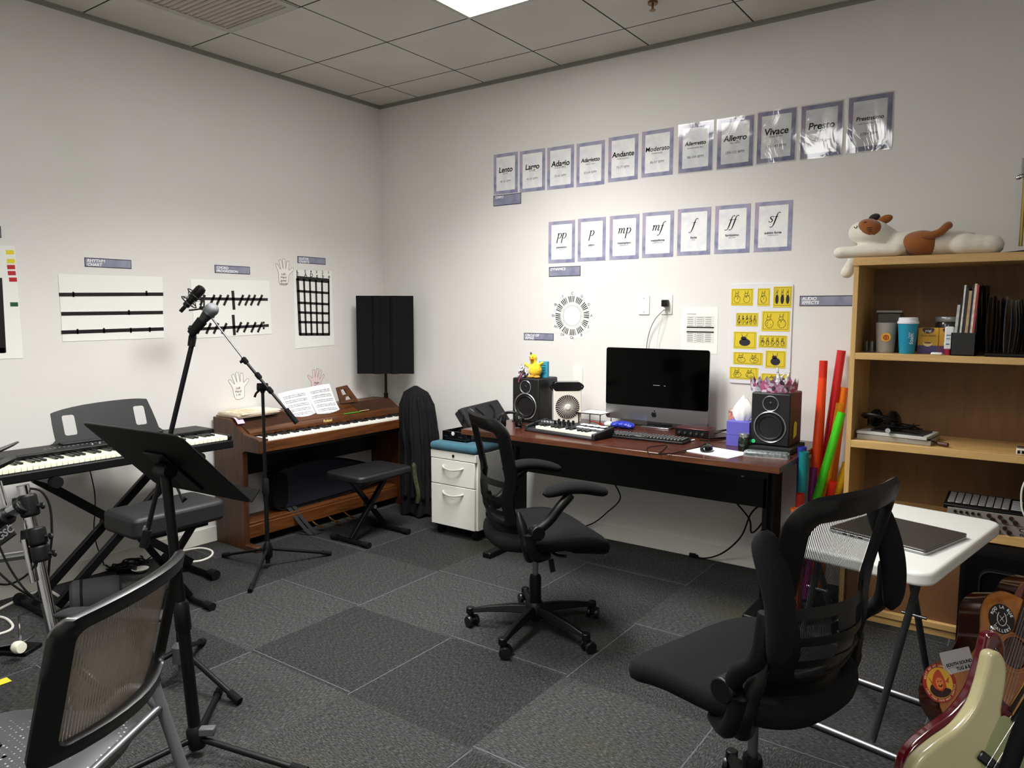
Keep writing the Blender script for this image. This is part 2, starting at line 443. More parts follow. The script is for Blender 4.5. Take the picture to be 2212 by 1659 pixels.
vv = k.tc('Object', (7, 7, 3.5)); k.link(k.noise(vv, 1.6, 3, 1.0), bp.inputs['Height']); k.link(bp.outputs[0], gs.inputs['Normal']); k.link(bp.outputs[0], fr.inputs['Normal'])
k.link(k.math('MULTIPLY', fr.outputs[0], 1.6), mx.inputs[0]); k.link(tr.outputs[0], mx.inputs[1]); k.link(gs.outputs[0], mx.inputs[2]); k.link(mx.outputs[0], out.inputs[0])
PW, PH = .200, .267
def poster(name, c, lab, draw, group, film_on=False, tilt=0):
    U = Vector((math.cos(tilt), 0, math.sin(tilt))); V = Vector((-math.sin(tilt), 0, math.cos(tilt)))
    t = thing(name, lab, 'poster', (c.x, -.0005, c.z-PH/2), 0, group)
    M = frame(c+Vector((0, -.001, 0)), U, V)
    part('sheet', MB().prism(rect(PW-.044, PH-.044), .0008, c+Vector((0, -.0004, 0)), U, V), posterp, t)
    f = MB(); b0 = .022
    for r_ in (rect(PW, b0, 0, PH/2-b0/2), rect(PW, b0, 0, -PH/2+b0/2), rect(b0, PH-2*b0, -PW/2+b0/2, 0), rect(b0, PH-2*b0, PW/2-b0/2, 0)):
        f.prism(r_, .0012, c+Vector((0, -.0004, 0)), U, V)
    part('border', f, bord, t)
    def at(x, y): return c+Vector((0, -.0018, 0))+U*x+V*y
    draw(t, at, U, V)
    if film_on:
        fm = MB(); fm.grid(lambda u, w_: c+Vector((0, -.0032-.0012*math.sin(u*7+w_*3), 0))+U*((u-.5)*(PW+.012))+V*((w_-.5)*(PH+.012)), 8, 10)
        part('laminate_film', fm, film, t)
tempo = [(1092.4, 374.7, 'Lento', 'slowly', '40-45 BPM'), (1149.9, 368.6, 'Largo', 'broadly', '45-50 BPM'), (1210.7, 361.6, 'Adagio', 'slow & stately', '55-65 BPM'),
 (1275.5, 354, 'Adagietto', 'rather slow', '65-69 BPM'), (1345.9, 342, 'Andante', 'walking pace', '73-77 BPM'), (1419.9, 330.4, 'Moderato', 'moderately', '86-97 BPM'),
 (1502.4, 318.8, 'Allegretto', 'moderately fast', '98-109 BPM'), (1587.9, 307.9, 'Allegro', 'fast, quick', '109-132 BPM'), (1676.5, 294, 'Vivace', 'lively & fast', '132-140 BPM'),
 (1773.8, 281.8, 'Presto', 'very fast', '168-177 BPM'), (1878.6, 265.6, 'Prestissimo', 'even faster than Presto', '178+ BPM')]
for i, (px, py, a, b_, c_) in enumerate(tempo):
    c = PY(px, py, 0)
    def draw(t, at, U, V, a=a, b_=b_, c_=c_):
        s = min(.050, .31/len(a)); 
        textp(a, s, at(0, .024), U, V, INK, t, 'title_lettering', bold=s*(.008 if 'M' in a else .022), shear=.12, spacing=.98)
        textp(b_, min(.015, .26/len(b_)), at(0, .0), U, V, GREYINK, t, 'subtitle_lettering')
        textp(c_, .02, at(0, -.052), U, V, GREYINK, t, 'tempo_lettering')
    poster('tempo_poster', c, 'white poster with lilac border reading '+a+' '+c_+' in the upper row', draw, 'tempo posters in the upper row', film_on=i >= 6)
# italic notation letters built from strokes (pen path with widths)
def stroke(mb, pts, ws, at, h=.0004):
    pts = [Vector((x, y, 0)) for x, y in pts]; P = smooth(pts, 6); n = len(P); wv = smooth([(w_, 0, 0) for w_ in ws], 6)
    L = []; R = []
    for i, p in enumerate(P):
        t = (P[min(i+1, n-1)]-P[max(i-1, 0)]).normalized(); nn = Vector((-t.y, t.x, 0)); L.append(p+nn*max(.0003, wv[i].x)/2); R.append(p-nn*max(.0003, wv[i].x)/2)
    for i in range(n-1): mb.add([at(q.x, q.y) for q in (L[i], R[i], R[i+1], L[i+1])], [(0, 1, 2, 3)])
def glyph(ch, mb, x, y, s, at):
    def S(pts, ws): stroke(mb, [(x+(a+.22*b_)*s, y+b_*s) for a, b_ in pts], [w_*s for w_ in ws], at)
    if ch == 'p':
        S([(.02, .42), (.12, .5), (.12, .3), (.08, -.45)], [.03, .09, .11, .1]); S([(-.04, -.47), (.2, -.47)], [.03, .03])
        S([(.12, .3), (.25, .48), (.42, .46), (.5, .28), (.42, .06), (.27, -.01), (.12, .06)], [.03, .04, .08, .11, .08, .05, .03]); return .56
    if ch == 'm':
        S([(.0, .4), (.1, .5), (.12, .35), (.08, 0)], [.03, .08, .1, .09]); S([(.11, .25), (.24, .48), (.36, .44), (.36, .25), (.33, 0)], [.03, .05, .09, .1, .09])
        S([(.36, .25), (.5, .48), (.63, .44), (.63, .25), (.6, .05), (.7, .02), (.76, .1)], [.03, .05, .09, .1, .09, .06, .03]); return .84
    if ch == 'f':
        S([(-.22, -.42), (-.12, -.46), (.0, -.38), (.08, -.1), (.14, .3), (.2, .68), (.32, .8), (.42, .74)], [.09, .05, .06, .1, .11, .07, .05, .09]); S([(-.02, .44), (.3, .44)], [.045, .045]); return .36
    if ch == 's':
        S([(.34, .4), (.24, .49), (.1, .44), (.08, .34), (.2, .24), (.3, .13), (.22, 0), (.08, -.01), (0, .08)], [.08, .04, .06, .09, .1, .09, .06, .04, .08]); return .42
dyn = [(1213.2, 522.6, 'pp', 'pianissimo', 'very soft'), (1278, 517.3, 'p', 'piano', 'soft'), (1348.4, 512.5, 'mp', 'mezzopiano', 'moderately soft'), (1420.9, 506.7, 'mf', 'mezzoforte', 'moderately loud'),
 (1498.8, 500.3, 'f', 'forte', 'loud'), (1581.8, 494.8, 'ff', 'fortissimo', 'very loud'), (1670, 489, 'sf', 'subito forte', 'suddenly loud')]
WID = {'p': .56, 'm': .84, 'f': .36, 's': .42}
for px, py, a, b_, c_ in dyn:
    c = PY(px, py, 0)
    def draw(t, at, U, V, a=a, b_=b_, c_=c_):
        mb = MB(); s = .062; x = -sum(WID[q] for q in a)*s/2
        for q in a: x += glyph(q, mb, x, .024, s, at)*s
        part('notation_lettering', mb, INK, t, flat=True)
        textp(b_, .018, at(0, -.034), U, V, INK, t, 'title_lettering', bold=.0004, shear=.1, spacing=1.05)
        textp(c_, .010, at(0, -.047), U, V, GREYINK, t, 'subtitle_lettering')
    poster('dynamics_poster', c, 'white poster with lilac border reading '+a+' '+b_+' in the lower row', draw, 'dynamics posters in the lower row')

# header strips
strip = mat('strip_fill', '85869c', .5); k = N(strip)
k.link(k.ramp(k.noise(k.tc(), 9, 2, .5), [(.35, hexc('7a7b94')), (.65, hexc('9697a8'))]), k.b.inputs['Base Color'])
navy = mat('navy_ink', '15172c', .6)
def header(tl, br, lines, lab, wall='y', size=.02):
    if wall == 'y': a = PY(tl[0], tl[1], 0); b_ = PY(br[0], br[1], 0); U = XU; Nv = Vector((0, -1, 0))
    else: a = PX(tl[0], tl[1], 0); b_ = PX(br[0], br[1], 0); U = YU; Nv = Vector((1, 0, 0))
    c = (a+b_)/2; ww = abs((b_-a).dot(U)); hh = abs(a.z-b_.z)
    t = thing('header_sign', lab, 'sign', (c.x+Nv.x*.0005, c.y+Nv.y*.0005, c.z-hh/2), 0, 'header signs on the walls')
    part('edge', MB().prism(rect(ww, hh), .001, c+Nv*.0004, U, ZU), navy, t)
    part('face', MB().prism(rect(ww-.008, hh-.008), .0006, c+Nv*.0014, U, ZU), strip, t)
    for i, s in enumerate(lines):
        y = hh/2-.016-i*.021
        textp(s, .023, c+Nv*.0022+U*(-ww/2+.012)+ZU*y, U, ZU, WHINK, t, 'lettering', align='LEFT', bold=.0006, shear=.15)
header((1066, 423), (1126, 440), ['TEMPO'], 'small grey-lilac header sign reading TEMPO below the Lento poster')
header((1186, 577), (1254, 596), ['DYNAMICS'], 'grey-lilac header sign reading DYNAMICS below the pp poster')
header((1132, 719), (1196, 736), ['CIRCLE OF', 'FIFTHS'], 'grey-lilac header sign reading CIRCLE OF FIFTHS')
header((1728, 639), (1850, 661), ['AUDIO', 'EFFECTS'], 'grey-lilac header sign reading AUDIO EFFECTS next to the bookcase')
header((182, 556), (284, 581), ['RHYTHM', 'CHART'], 'grey-lilac header sign reading RHYTHM CHART on the left wall', 'x')
header((463, 572), (540, 593), ['CHORD', 'PROGRESSION'], 'grey-lilac header sign reading CHORD PROGRESSION', 'x')
header((642, 553), (703, 572), ['GUITAR', 'CHARTS'], 'grey-lilac header sign reading GUITAR CHARTS', 'x')
header((-75, 482), (3, 514), [], 'sliver of a header sign at the left picture edge', 'x')

# ---------------------------------------------------------------- charts on the left wall
tape = mat('black_tape', '0c0c0c', .4)
def wp(px, py, off=0.0): q = PX(px, py, 0); q.x = off; return q
def chart(name, quad_, lab, cat='chart'):
    P = [wp(*q) for q in quad_]; c = sum(P, Vector())/4
    t = thing(name, lab, cat, (0, c.y, min(p.z for p in P)))
    mb = MB(); mb.prism([(p.y, p.z) for p in (P[3], P[2], P[1], P[0])], .002, (.0005, 0, 0), YU, ZU); part('sheet', mb, PAPER, t)
    return t
def band(mb, a, b_, w_, off=.0027):   # tape strip between two pixels, real width w_
    p, q = wp(*a), wp(*b_); d = (q-p).normalized(); n = Vector((0, -d.z, d.y))*w_/2
    mb.prism([(z.y, z.z) for z in (p-n, q-n, q+n, p+n)], .0006, (off, 0, 0), YU, ZU)
t = chart('rhythm_chart', [(125, 592), (350, 598), (354, 730), (135, 738)], 'large white sheet with three horizontal black tape lines below RHYTHM CHART')
mb = MB()
for (a, b_) in (((127, 636.5), (352, 635.5)), ((131.5, 678), (351.5, 675)), ((132, 718), (353, 710.5))): band(mb, a, b_, .020)
for x, y in ((158, 636), (316, 633.5), (278, 675), (167, 716), (224, 714), (282, 713.5), (323, 712)): band(mb, (x-2, y), (x+2, y), .028)
part('tape_lines', mb, tape, t)
t = chart('chord_chart', [(411, 603), (581, 606), (587, 721), (420, 731)], 'white sheet with slashed black tape lines behind the microphones')
mb = MB()
band(mb, (425, 645), (578, 647), .018); band(mb, (425, 711), (580, 703), .018)
band(mb, (502, 628), (505, 669), .02); band(mb, (503, 680), (506, 724), .02)
for x in (437, 458, 472, 488, 520, 534, 546, 561): band(mb, (x+5, 637), (x-5, 660), .016)
for x in (431, 450, 466, 484, 516, 531, 547, 561): band(mb, (x+5, 696+(x < 500)*2), (x-5, 718+(x < 500)*3), .016)
for q in ((569, 697), (569, 709)): band(mb, (q[0]-2, q[1]), (q[0]+2, q[1]), .014)
part('tape_lines', mb, tape, t)
t = chart('guitar_chart', [(633, 583), (716, 585), (722, 745), (637, 753)], 'tall white sheet with a black fretboard grid below GUITAR CHARTS')
mb = MB(); A = (642, 601); B_ = (711, 607); C_ = (712, 724); D_ = (648, 724)
def bl(u, v_):
    a = Vector(A)*(1-u)+Vector(B_)*u; b2 = Vector(D_)*(1-u)+Vector(C_)*u; return tuple(a*(1-v_)+b2*v_)
for u in (0, .2, .385, .575, .765, .975): band(mb, bl(u, 0), bl(u, 1), .016+.008*(u == 0))
for v_ in (0, .225, .43, .60, .77, .985): band(mb, bl(-.03, v_), bl(1, v_), .02+.012*(v_ == 0)-.003*(0 < v_ < .9))
part('fretboard_grid', mb, tape, t)
for i, (n_, l_) in enumerate((('6', 'E'), ('5', 'A'), ('4', 'D'), ('3', 'g'), ('2', 'b'), ('1', 'e'))):
    x = (641, 658.5, 671, 683, 696, 709)[i]
    textp(n_, .028, wp(x, 586+i*.6, .003), YU, ZU, INK, t, 'lettering', bold=.0006); textp(l_, .036, wp(x+1, 593.5+i*.8, .003), YU, ZU, INK, t, 'lettering', bold=.0006)
t = chart('colour_chart', [(-90, 528), (31, 531), (50, 774), (-80, 778)], 'white chart with coloured stickers and black frame at the left edge')
mb = MB(); band(mb, (-3, 600), (6, 762), .028); band(mb, (-60, 758), (10, 757), .026); part('frame_tape', mb, tape, t)
for (x, y), c in zip(((21, 545), (23, 564), (23.5, 577), (25, 590), (27.5, 604), (30, 657.5)), ('e0cf1a', 'e0cf1a', 'b01220', 'b01220', 'b01220', '0d4a26')):
    mb = MB(); band(mb, (x-8.5, y), (x+8.5, y), .021); part('sticker', mb, mat('sticker_'+c, c, .6), t)

# paper hands
def hand(cpx, H_, lab, lines, col='ebe6df', flip=1, rot=0, wall_off=.0006, m=None):
    c = wp(*cpx, 0); t = thing('paper_hand', lab, 'paper cutout', (wall_off, c.y, c.z-H_/2), 0, 'paper hand cutouts on the left wall')
    out = [(-.16, -.5), (.16, -.5), (.24, -.3), (.28, -.1), (.42, .02), (.52, .14), (.47, .2), (.3, .1), (.26, .12),
           (.3, .42), (.24, .46), (.18, .43), (.12, .14), (.1, .5), (.04, .54), (-.02, .5), (-.01, .14), (-.09, .47), (-.16, .49), (-.2, .44), (-.13, .1), (-.29, .32), (-.36, .31), (-.36, .25), (-.25, -.02), (-.24, -.3)]
    P = [(flip*x*H_, y*H_) for x, y in out]
    if flip < 0: P = P[::-1]
    cr, sr = math.cos(rot), math.sin(rot); P = [(x*cr-y*sr, x*sr+y*cr) for x, y in P]
    P = smooth2(P, 3)
    part('cutout', MB().prism(P, .0008, (wall_off, c.y, c.z), YU, ZU), mat('paper_'+col, col, .85), t)
    mb = MB(); mb.tube([(wall_off+.001, c.y+x, c.z+y) for x, y in P], .0011, 4, closed=True); part('outline', mb, GREYINK, t)
    for i, s in enumerate(lines):
        textp(s, H_*.13, Vector((wall_off+.001, c.y, c.z-.08*H_-i*.13*H_)), YU, ZU, INK, t, 'lettering', bold=.0002)
hand((514, 834), .165, 'white paper left hand cutout above the wooden piano', ['Left', 'Hand', 'L H'], rot=.15)
hand((612, 588), .165, 'white paper hand cutout left of the fretboard chart', ['Left', 'Hand', 'guitar', 'chords'])
hand((684, 823), .165, 'pinkish paper right hand cutout behind the sheet music', ['Right', 'Hand'], col='e4cdcb', flip=-1, rot=-.2)

# ---------------------------------------------------------------- things on the back wall
def plate(cx, cy, lab, w_=.07, h_=.115, name='wall_plate'):
    c = PY(cx, cy, 0); t = thing(name, lab, 'wall plate', (c.x, 0, c.z-h_/2))
    part('cover', MB().box((c.x-w_/2, -.006, c.z-h_/2), (c.x+w_/2, -.0003, c.z+h_/2)), WHT, t, bevel=.002)
    return t, c
t, c = plate(1392, 659, 'blank white wall plate left of the outlet with a charger')
mb = MB(); mb.cyl((c.x, -.0075, c.z+.042), (c.x, -.006, c.z+.042), .003); mb.cyl((c.x, -.0075, c.z-.042), (c.x, -.006, c.z-.042), .003); part('screw', mb, STL, t)
t, c = plate(1441, 658, 'white wall outlet with a black charger plugged in', name='wall_outlet')
part('socket', MB().box((c.x-.017, -.0072, c.z-.034), (c.x+.017, -.0058, c.z+.034)), WHT, t, bevel=.001)
t, c2 = plate(1249, 811, 'white wall plate half hidden behind the small fan', name='wall_outlet')
part('socket', MB().box((c2.x-.017, -.0072, c2.z-.034), (c2.x+.017, -.0058, c2.z+.034)), WHT, t, bevel=.001)
q = c
t = thing('charger', 'black charger block plugged into the wall outlet', 'charger', (q.x, -.03, q.z))
part('body', MB().box((q.x-.02, -.042, q.z-.012), (q.x+.016, -.0075, q.z+.028)), BLK, t, bevel=.004)
part('plug', MB().cyl((q.x-.004, -.03, q.z-.03), (q.x-.004, -.025, q.z-.012), .006), WHT, t)
def cable(pts, r, m, lab, name='cable', sm=8, cat='cable', n=8): return single(name, MB().tube(smooth(pts, sm), r, n), m, lab, cat)
cable([(q.x-.004, -.03, q.z-.03), PY(1415, 690, -.03), PY(1402, 720, -.02), PY(1396, 760, -.02), PY(1395, 830, -.03)], .0022, GRYP, 'grey charging cable hanging from the charger behind the monitor')
cable([(q.x-.002, -.03, q.z-.03), PY(1427, 700, -.03), PY(1419, 745, -.02), PY(1417, 830, -.03)], .0014, mat('white_cord', 'd5d3ca', .5), 'thin white cable hanging from the charger behind the monitor')
# schedule sheet
a, b_ = PY(1474, 663, 0), PY(1549, 765, 0); c = (a+b_)/2; c.y = 0; ww, hh = b_.x-a.x, a.z-b_.z
t = thing('schedule_sheet', 'white printed schedule sheet taped above the monitor', 'paper', (c.x, 0, c.z-hh/2))
part('sheet', MB().prism(rect(ww, hh), .001, c+Vector((0, -.0005, 0)), XU, ZU), PAPER, t)
mb = MB()
def rr(x0, x1, y0, y1): mb.box((c.x-ww/2+x0*ww, -.0021, c.z+hh/2-y1*hh), (c.x-ww/2+x1*ww, -.0015, c.z+hh/2-y0*hh))
rr(.14, .9, .425, .45); rr(.14, .9, .525, .55)
for i in range(5): rr(.14, .9, .21+i*.045, .213+i*.045)
for i in range(3): rr(.14, .9, .455+i*.03, .458+i*.03)
for i in range(6): rr(.14, .9, .56+i*.04, .563+i*.04)
for x in (.38, .6): rr(x, x+.004, .21, .41); rr(x, x+.004, .56, .77)
for i in range(5):
    for x in (.16, .42, .66): rr(x, x+.16, .225+i*.045, .232+i*.045); rr(x, x+.16, .572+i*.04, .579+i*.04)
rr(.14, .4, .15, .158)
part('printed_table', mb, INK, t)
# circle of fifths
c = PY(1236, 682, 0); c.y = 0; R0 = .158
t = thing('circle_of_fifths', 'round paper circle of fifths with a ring of piano keys', 'paper cutout', (c.x, 0, c.z-R0))
part('disc', MB().prism([((R0+.012*math.cos(12*a_)*1)*math.cos(a_), (R0+.012*math.cos(12*a_))*math.sin(a_)) for a_ in [2*pi*i/144 for i in range(144)]], .001, c+Vector((0, -.0004, 0)), XU, ZU), PAPER, t)
mb = MB(); mk = MB()
def wedge(m_, r0, r1, a0, a1, off=-.0015):
    n = 3; P = [(r1*math.sin(a0+(a1-a0)*i/n), r1*math.cos(a0+(a1-a0)*i/n)) for i in range(n+1)]+[(r0*math.sin(a1-(a1-a0)*i/n), r0*math.cos(a1-(a1-a0)*i/n)) for i in range(n+1)]
    m_.prism(P[::-1], .0004, c+Vector((0, off, 0)), XU, ZU)
for i in range(60):
    a_ = 2*pi*i/60
    if i % 5 in (0, 1, 3, 4) or i % 12 == 6: wedge(mb if i % 7 else mk, .088, .125, a_-.028, a_+.028)
for i in range(84): wedge(mk, .066, .088, 2*pi*i/84-.003, 2*pi*i/84+.003)
for r1 in (.065, .126):
    for i in range(36): wedge(mk, r1, r1+.0015, 2*pi*i/36, 2*pi*(i+1)/36)
part('black_keys', mb, INK, t); part('key_lines', mk, GREYINK, t)
for i, s in enumerate(['C', 'G', 'D', 'A', 'E', 'B', 'Gb', 'Db', 'Ab', 'Eb', 'Bb', 'F']):
    a_ = 2*pi*i/12; textp(s, .024, c+Vector((.143*math.sin(a_), -.0016, .143*math.cos(a_))), XU, ZU, INK, t, 'lettering', bold=.0003)
# board of yellow rabbit drawings
Q = [PY(*q_, 0) for q_ in ((1580, 614), (1721, 613), (1704, 828), (1573, 826))]
x0, x1 = PY(1579, 700, 0).x, PY(1711, 700, 0).x; z1 = Q[0].z; z0 = Q[3].z; c = Vector(((x0+x1)/2, 0, (z0+z1)/2)); ww, hh = x1-x0, z1-z0
t = thing('drawing_board', 'tall white board covered with yellow rabbit drawings', 'poster', (c.x, 0, z0))
part('board', MB().prism(rrect(ww, hh, .015), .006, c+Vector((0, -.0005, 0)), XU, ZU), mat('board_white', 'dedee2', .4), t)
yel = mat('yellow_print_paper', 'd9c22c', .8)
cards = [(1581, 624, 1627, 660, 1), (1638, 623, 1663, 661, 2), (1672, 619, 1710, 664, 3), (1591, 676, 1638, 705, 4), (1647, 672, 1706, 716, 1), (1586, 716, 1634, 754, 5), (1640, 724, 1700, 752, 4), (1585, 760, 1648, 789, 6), (1655, 757, 1697, 796, 5), (1577, 792, 1638, 821, 6), (1645, 806, 1705, 828, 2)]
for i, (ax, ay, bx, by, kd) in enumerate(cards):
    a, b_ = PY(ax, ay, 0), PY(bx, by, 0); cx, cz = (a.x+b_.x)/2, (a.z+b_.z)/2; w_, h_ = (b_.x-a.x), (a.z-b_.z)
    crd = part('drawing_card', MB().box((cx-w_/2, -.0078, cz-h_/2), (cx+w_/2, -.0066, cz+h_/2)), yel, t)
    mb = MB(); R_ = random.Random(i)
    def ln(P, r_=.0011): mb.tube([(cx+x*w_, -.0080, cz+y*h_) for x, y in P], r_, 4)
    ln([(-.44, -.4), (.44, -.4), (.44, .44), (-.44, .44), (-.44, -.4)], .0008)
    nb = {1: 2, 2: 1, 3: 3, 4: 5, 5: 1, 6: 2}[kd]
    for j in range(nb):
        xx = (-.44+.88*(j+.5)/nb); s = .3/nb if nb > 1 else .26
        body = [(xx+s*.95*math.cos(q_), -.12+.22*math.sin(q_)) for q_ in [2*pi*u/12 for u in range(13)]]
        if kd in (5, 3): mb.prism([(x*w_, y*h_) for x, y in body[:-1]], .0006, (cx, -.0079, cz), XU, ZU)
        else: ln(body)
        hd = [(xx+s*.5*math.cos(q_)-s*.2, .12+.1*math.sin(q_)) for q_ in [2*pi*u/10 for u in range(11)]]
        if kd == 5: mb.prism([(x*w_, y*h_) for x, y in hd[:-1]], .0006, (cx, -.0079, cz), XU, ZU)
        else: ln(hd)
        for e in (-.12, .12): ln([(xx-s*.2+e*s*2, .2), (xx-s*.1+e*s*4, .38), (xx+e*s*3, .2)])
        for _ in range(7 if kd in (3, 4, 6) else 3):
            x_, y_ = xx+R_.uniform(-s*.7, s*.7), R_.uniform(-.28, .05); ln([(x_, y_), (x_+R_.uniform(-.03, .05), y_+R_.uniform(.05, .12))])
    part('rabbit_drawing', mb, mat('purple_black_ink', '231f2b', .8), crd)
# ================================================================ left side: pianos, stands, benches
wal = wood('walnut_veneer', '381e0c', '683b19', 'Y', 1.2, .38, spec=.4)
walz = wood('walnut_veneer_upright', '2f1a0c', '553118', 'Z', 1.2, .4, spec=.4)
keyw = mat('white_key', 'efeee6', .25); keyb = mat('black_key', '0d0d0e', .22)
def keys88(t, y0, y1, xf, xb, z, xbk=None, th=.018, nw=52, start=0, white=keyw, lip=.0):
    # keys run along y from y0 (bass) to y1 (treble); fronts at xf, backs at xb (xb < xf); the player sits on the +x side
    # seen from the player the bass end is on the left = smaller y
    kw = (y1-y0)/nw; g = .0012
    L = abs(xf-xb)
    mw = MB().box((xb, 0, z-th), (xf, kw-g, z)); mb_ = MB()
    bw = kw*.56; sx = 1 if xf > xb else -1
    mb_.box((xb, 0, z-.002), (xb+sx*L*.64, bw, z+.010))
    first = None; pat = [1, 0, 1, 1, 0, 1, 1]      # black after white note i, counted from A: A#, -, C#, D#, -, F#, G#
    wf = bf = None
    for i in range(nw):
        if wf is None:
            wf = part('white_key', mw, white, t, bevel=.0012, seg=1); wf.location = (wf.location.x, y0+i*kw, wf.location.z); o = wf; base = wf.location.copy()
        else:
            o = wf.copy(); COL.objects.link(o)
            o.location = (base.x, base.y+i*kw, base.z)
    for i in range(nw-1):
        if pat[(i+start) % 7]:
            yy = y0+(i+1)*kw-bw/2
            if bf is None:
                bf = part('black_key', mb_, keyb, t, bevel=.002, seg=2); bbase = bf.location.copy(); bf.location = (bbase.x, bbase.y+yy, bbase.z)
            else:
                o = bf.copy(); COL.objects.link(o); o.location = (bbase.x, bbase.y+yy, bbase.z)
# ---- wooden digital piano
Y0, Y1 = -1.50, -.13
t = thing('digital_piano', 'brown wooden digital piano against the left wall with sheet music on it', 'piano', (.25, (Y0+Y1)/2, 0))
prof = [(.02, .60), (.32, .60), (.34, .612), (.485, .612), (.485, .69), (.44, .703), (.34, .715), (.28, .745), (.205, .79), (.18, .798), (.02, .798)]
for s, yy in ((-1, Y0), (1, Y1-.035)):
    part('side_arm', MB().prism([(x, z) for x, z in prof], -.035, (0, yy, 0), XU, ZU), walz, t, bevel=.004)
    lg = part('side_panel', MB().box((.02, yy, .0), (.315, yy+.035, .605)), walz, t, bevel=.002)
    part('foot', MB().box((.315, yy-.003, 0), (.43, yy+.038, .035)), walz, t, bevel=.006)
yi0, yi1 = Y0+.035, Y1-.035
part('top_panel', MB().box((.02, yi0, .775), (.165, yi1, .797)), wal, t, bevel=.003)
part('speaker_grille', MB().prism([(.165, .795), (.172, .797), (.30, .738), (.296, .73)][::-1], yi1-yi0, (0, yi1, 0), XU, ZU), mat('grille_brown', '1c120b', .5), t)
for i in range(9):
    u = (i+.5)/9; x = .168+u*.128; z = .7985-u*.0615
    for a, b_ in ((yi0+.0, yi0+.37), (yi1-.42, yi1)):
        part('grille_slat', MB().box((x-.0045, a, z-.001), (x+.0045, b_, z+.005)), mat('slat_brown', '4a2c1a', .45), t)
part('centre_panel', MB().prism([(.16, .800), (.172, .803), (.302, .743), (.296, .73)][::-1], .56, (0, yi0+.93, 0), XU, ZU), wal, t)
part('key_cover_strip', MB().prism([(.292, .70), (.296, .741), (.306, .741), (.345, .722), (.345, .70)][::-1], yi1-yi0, (0, yi1, 0), XU, ZU), wal, t, bevel=.002)
part('key_slip', MB().box((.468, yi0, .618), (.487, yi1, .681)), wal, t, bevel=.003)
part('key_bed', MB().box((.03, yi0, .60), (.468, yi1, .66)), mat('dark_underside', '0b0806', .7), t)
part('end_block', MB().box((.345, yi0, .66), (.468, yi0+.04, .694)).box((.345, yi1-.03, .66), (.468, yi1, .694)), wal, t, bevel=.002)
keys88(t, yi0+.042, yi1-.032, .463, .345, .694, th=.026)
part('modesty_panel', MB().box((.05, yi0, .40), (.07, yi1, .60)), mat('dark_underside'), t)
part('toe_board', MB().box((.12, yi0, .055), (.30, yi1, .135)).box((.10, yi0, .135), (.285, yi1, .15)), wal, t, bevel=.004)
textp('Roland', .026, PX(708, 908.5, .3465)+Vector((.0, 0, 0)), YU, ZU, mat('gold_ink', 'd9c27a', .4), t, 'logo_lettering', bold=.0008)
for py_ in (-.97, -.83, -.69):
    mb = MB(); mb.tube(smooth([(.29, py_, .05), (.33, py_, .035), (.36, py_, .03)], 4), .006, 8)
    mb.prism(smooth2([(-.02, -.008), (.02, -.014), (.04, 0), (.02, .014), (-.02, .008)], 3), .004, (.375, py_, .026), XU, YU)
    part('pedal', mb, mat('brass', 'c9a25a', .25, 1), t)
# music desk piece of wood at the right of the sheets
mb = MB(); O = Vector((.19, -.60, .80)); U = YU; V = Vector((-.35, 0, .94))
mb.plate([(-.02, 0), (.14, 0), (.14, .02), (.08, .13), (-.02, .12)], [[(.015, .06), (.06, .065), (.045, .105), (.01, .1)], [(.03, .02), (.09, .025), (.075, .05), (.04, .045)]], .012, O, U, V)
single('music_rest', mb, wal, 'brown wooden openwork music rest standing on the wooden piano', 'music rest')
# sheet music: two sheets, curved
shm = mat('sheet_music_paper', 'efeff2', .8)
TLs, TRs, BRs, BLs = PX(600, 851, .13), PX(712, 829, .13), PX(741, 897, .275), PX(640, 912, .285)
TMs = PX(660, 838, .13); BMs = PX(690, 905, .28)
def sheet(a, b_, c_, d_, lab, lines=True, curl=.012):
    t_ = thing('sheet_of_music', lab, 'sheet music', ((c_+d_)/2)-Vector((0, 0, .001)), 0, 'music sheets on the wooden piano')
    def fn(u, v_):
        p = (d_*(1-u)+c_*u)*(1-v_)+(a*(1-u)+b_*u)*v_
        n = Vector((.8, 0, .6)); return p+n*(curl*math.sin(v_*pi)*-1+.008*math.sin(u*pi))
    mb = MB(); mb.grid(fn, 10, 12, .0006); part('paper', mb, shm, t_)
    mb = MB(); n = Vector((.8, 0, .6))*.002; R_ = random.Random(lab)
    for r_ in range(6):
        v0 = .86-r_*.145
        for l in range(5):
            for q in (0, .055): pass
        for q in (0, .05):
            for l in range(4):
                vv = v0-q-l*.008
                mb.tube([fn(.08+.84*i/8, vv)+n for i in range(9)],   .0003, 3)
        for i in range(26):
            u = .1+.8*R_.random(); vv = v0-.012-R_.choice((0, .05))+R_.uniform(-.01, .012)
            p = fn(u, vv)+n; mb.ell(p, (.0006, .0016, .0014), nu=6, nv=4); mb.tube([p, fn(u, min(.99, vv+.025))+n], .0004, 3)
    part('notation', mb, mat('print_grey', '5a5b60', .9), t_); return t_
sheet(TLs, TMs, BMs, BLs, 'left sheet of music with curling corner on the wooden piano')
sheet(TMs+Vector((.004, 0, 0)), TRs, BRs, BMs+Vector((.004, 0, .004)), 'right sheet of music on the wooden piano')
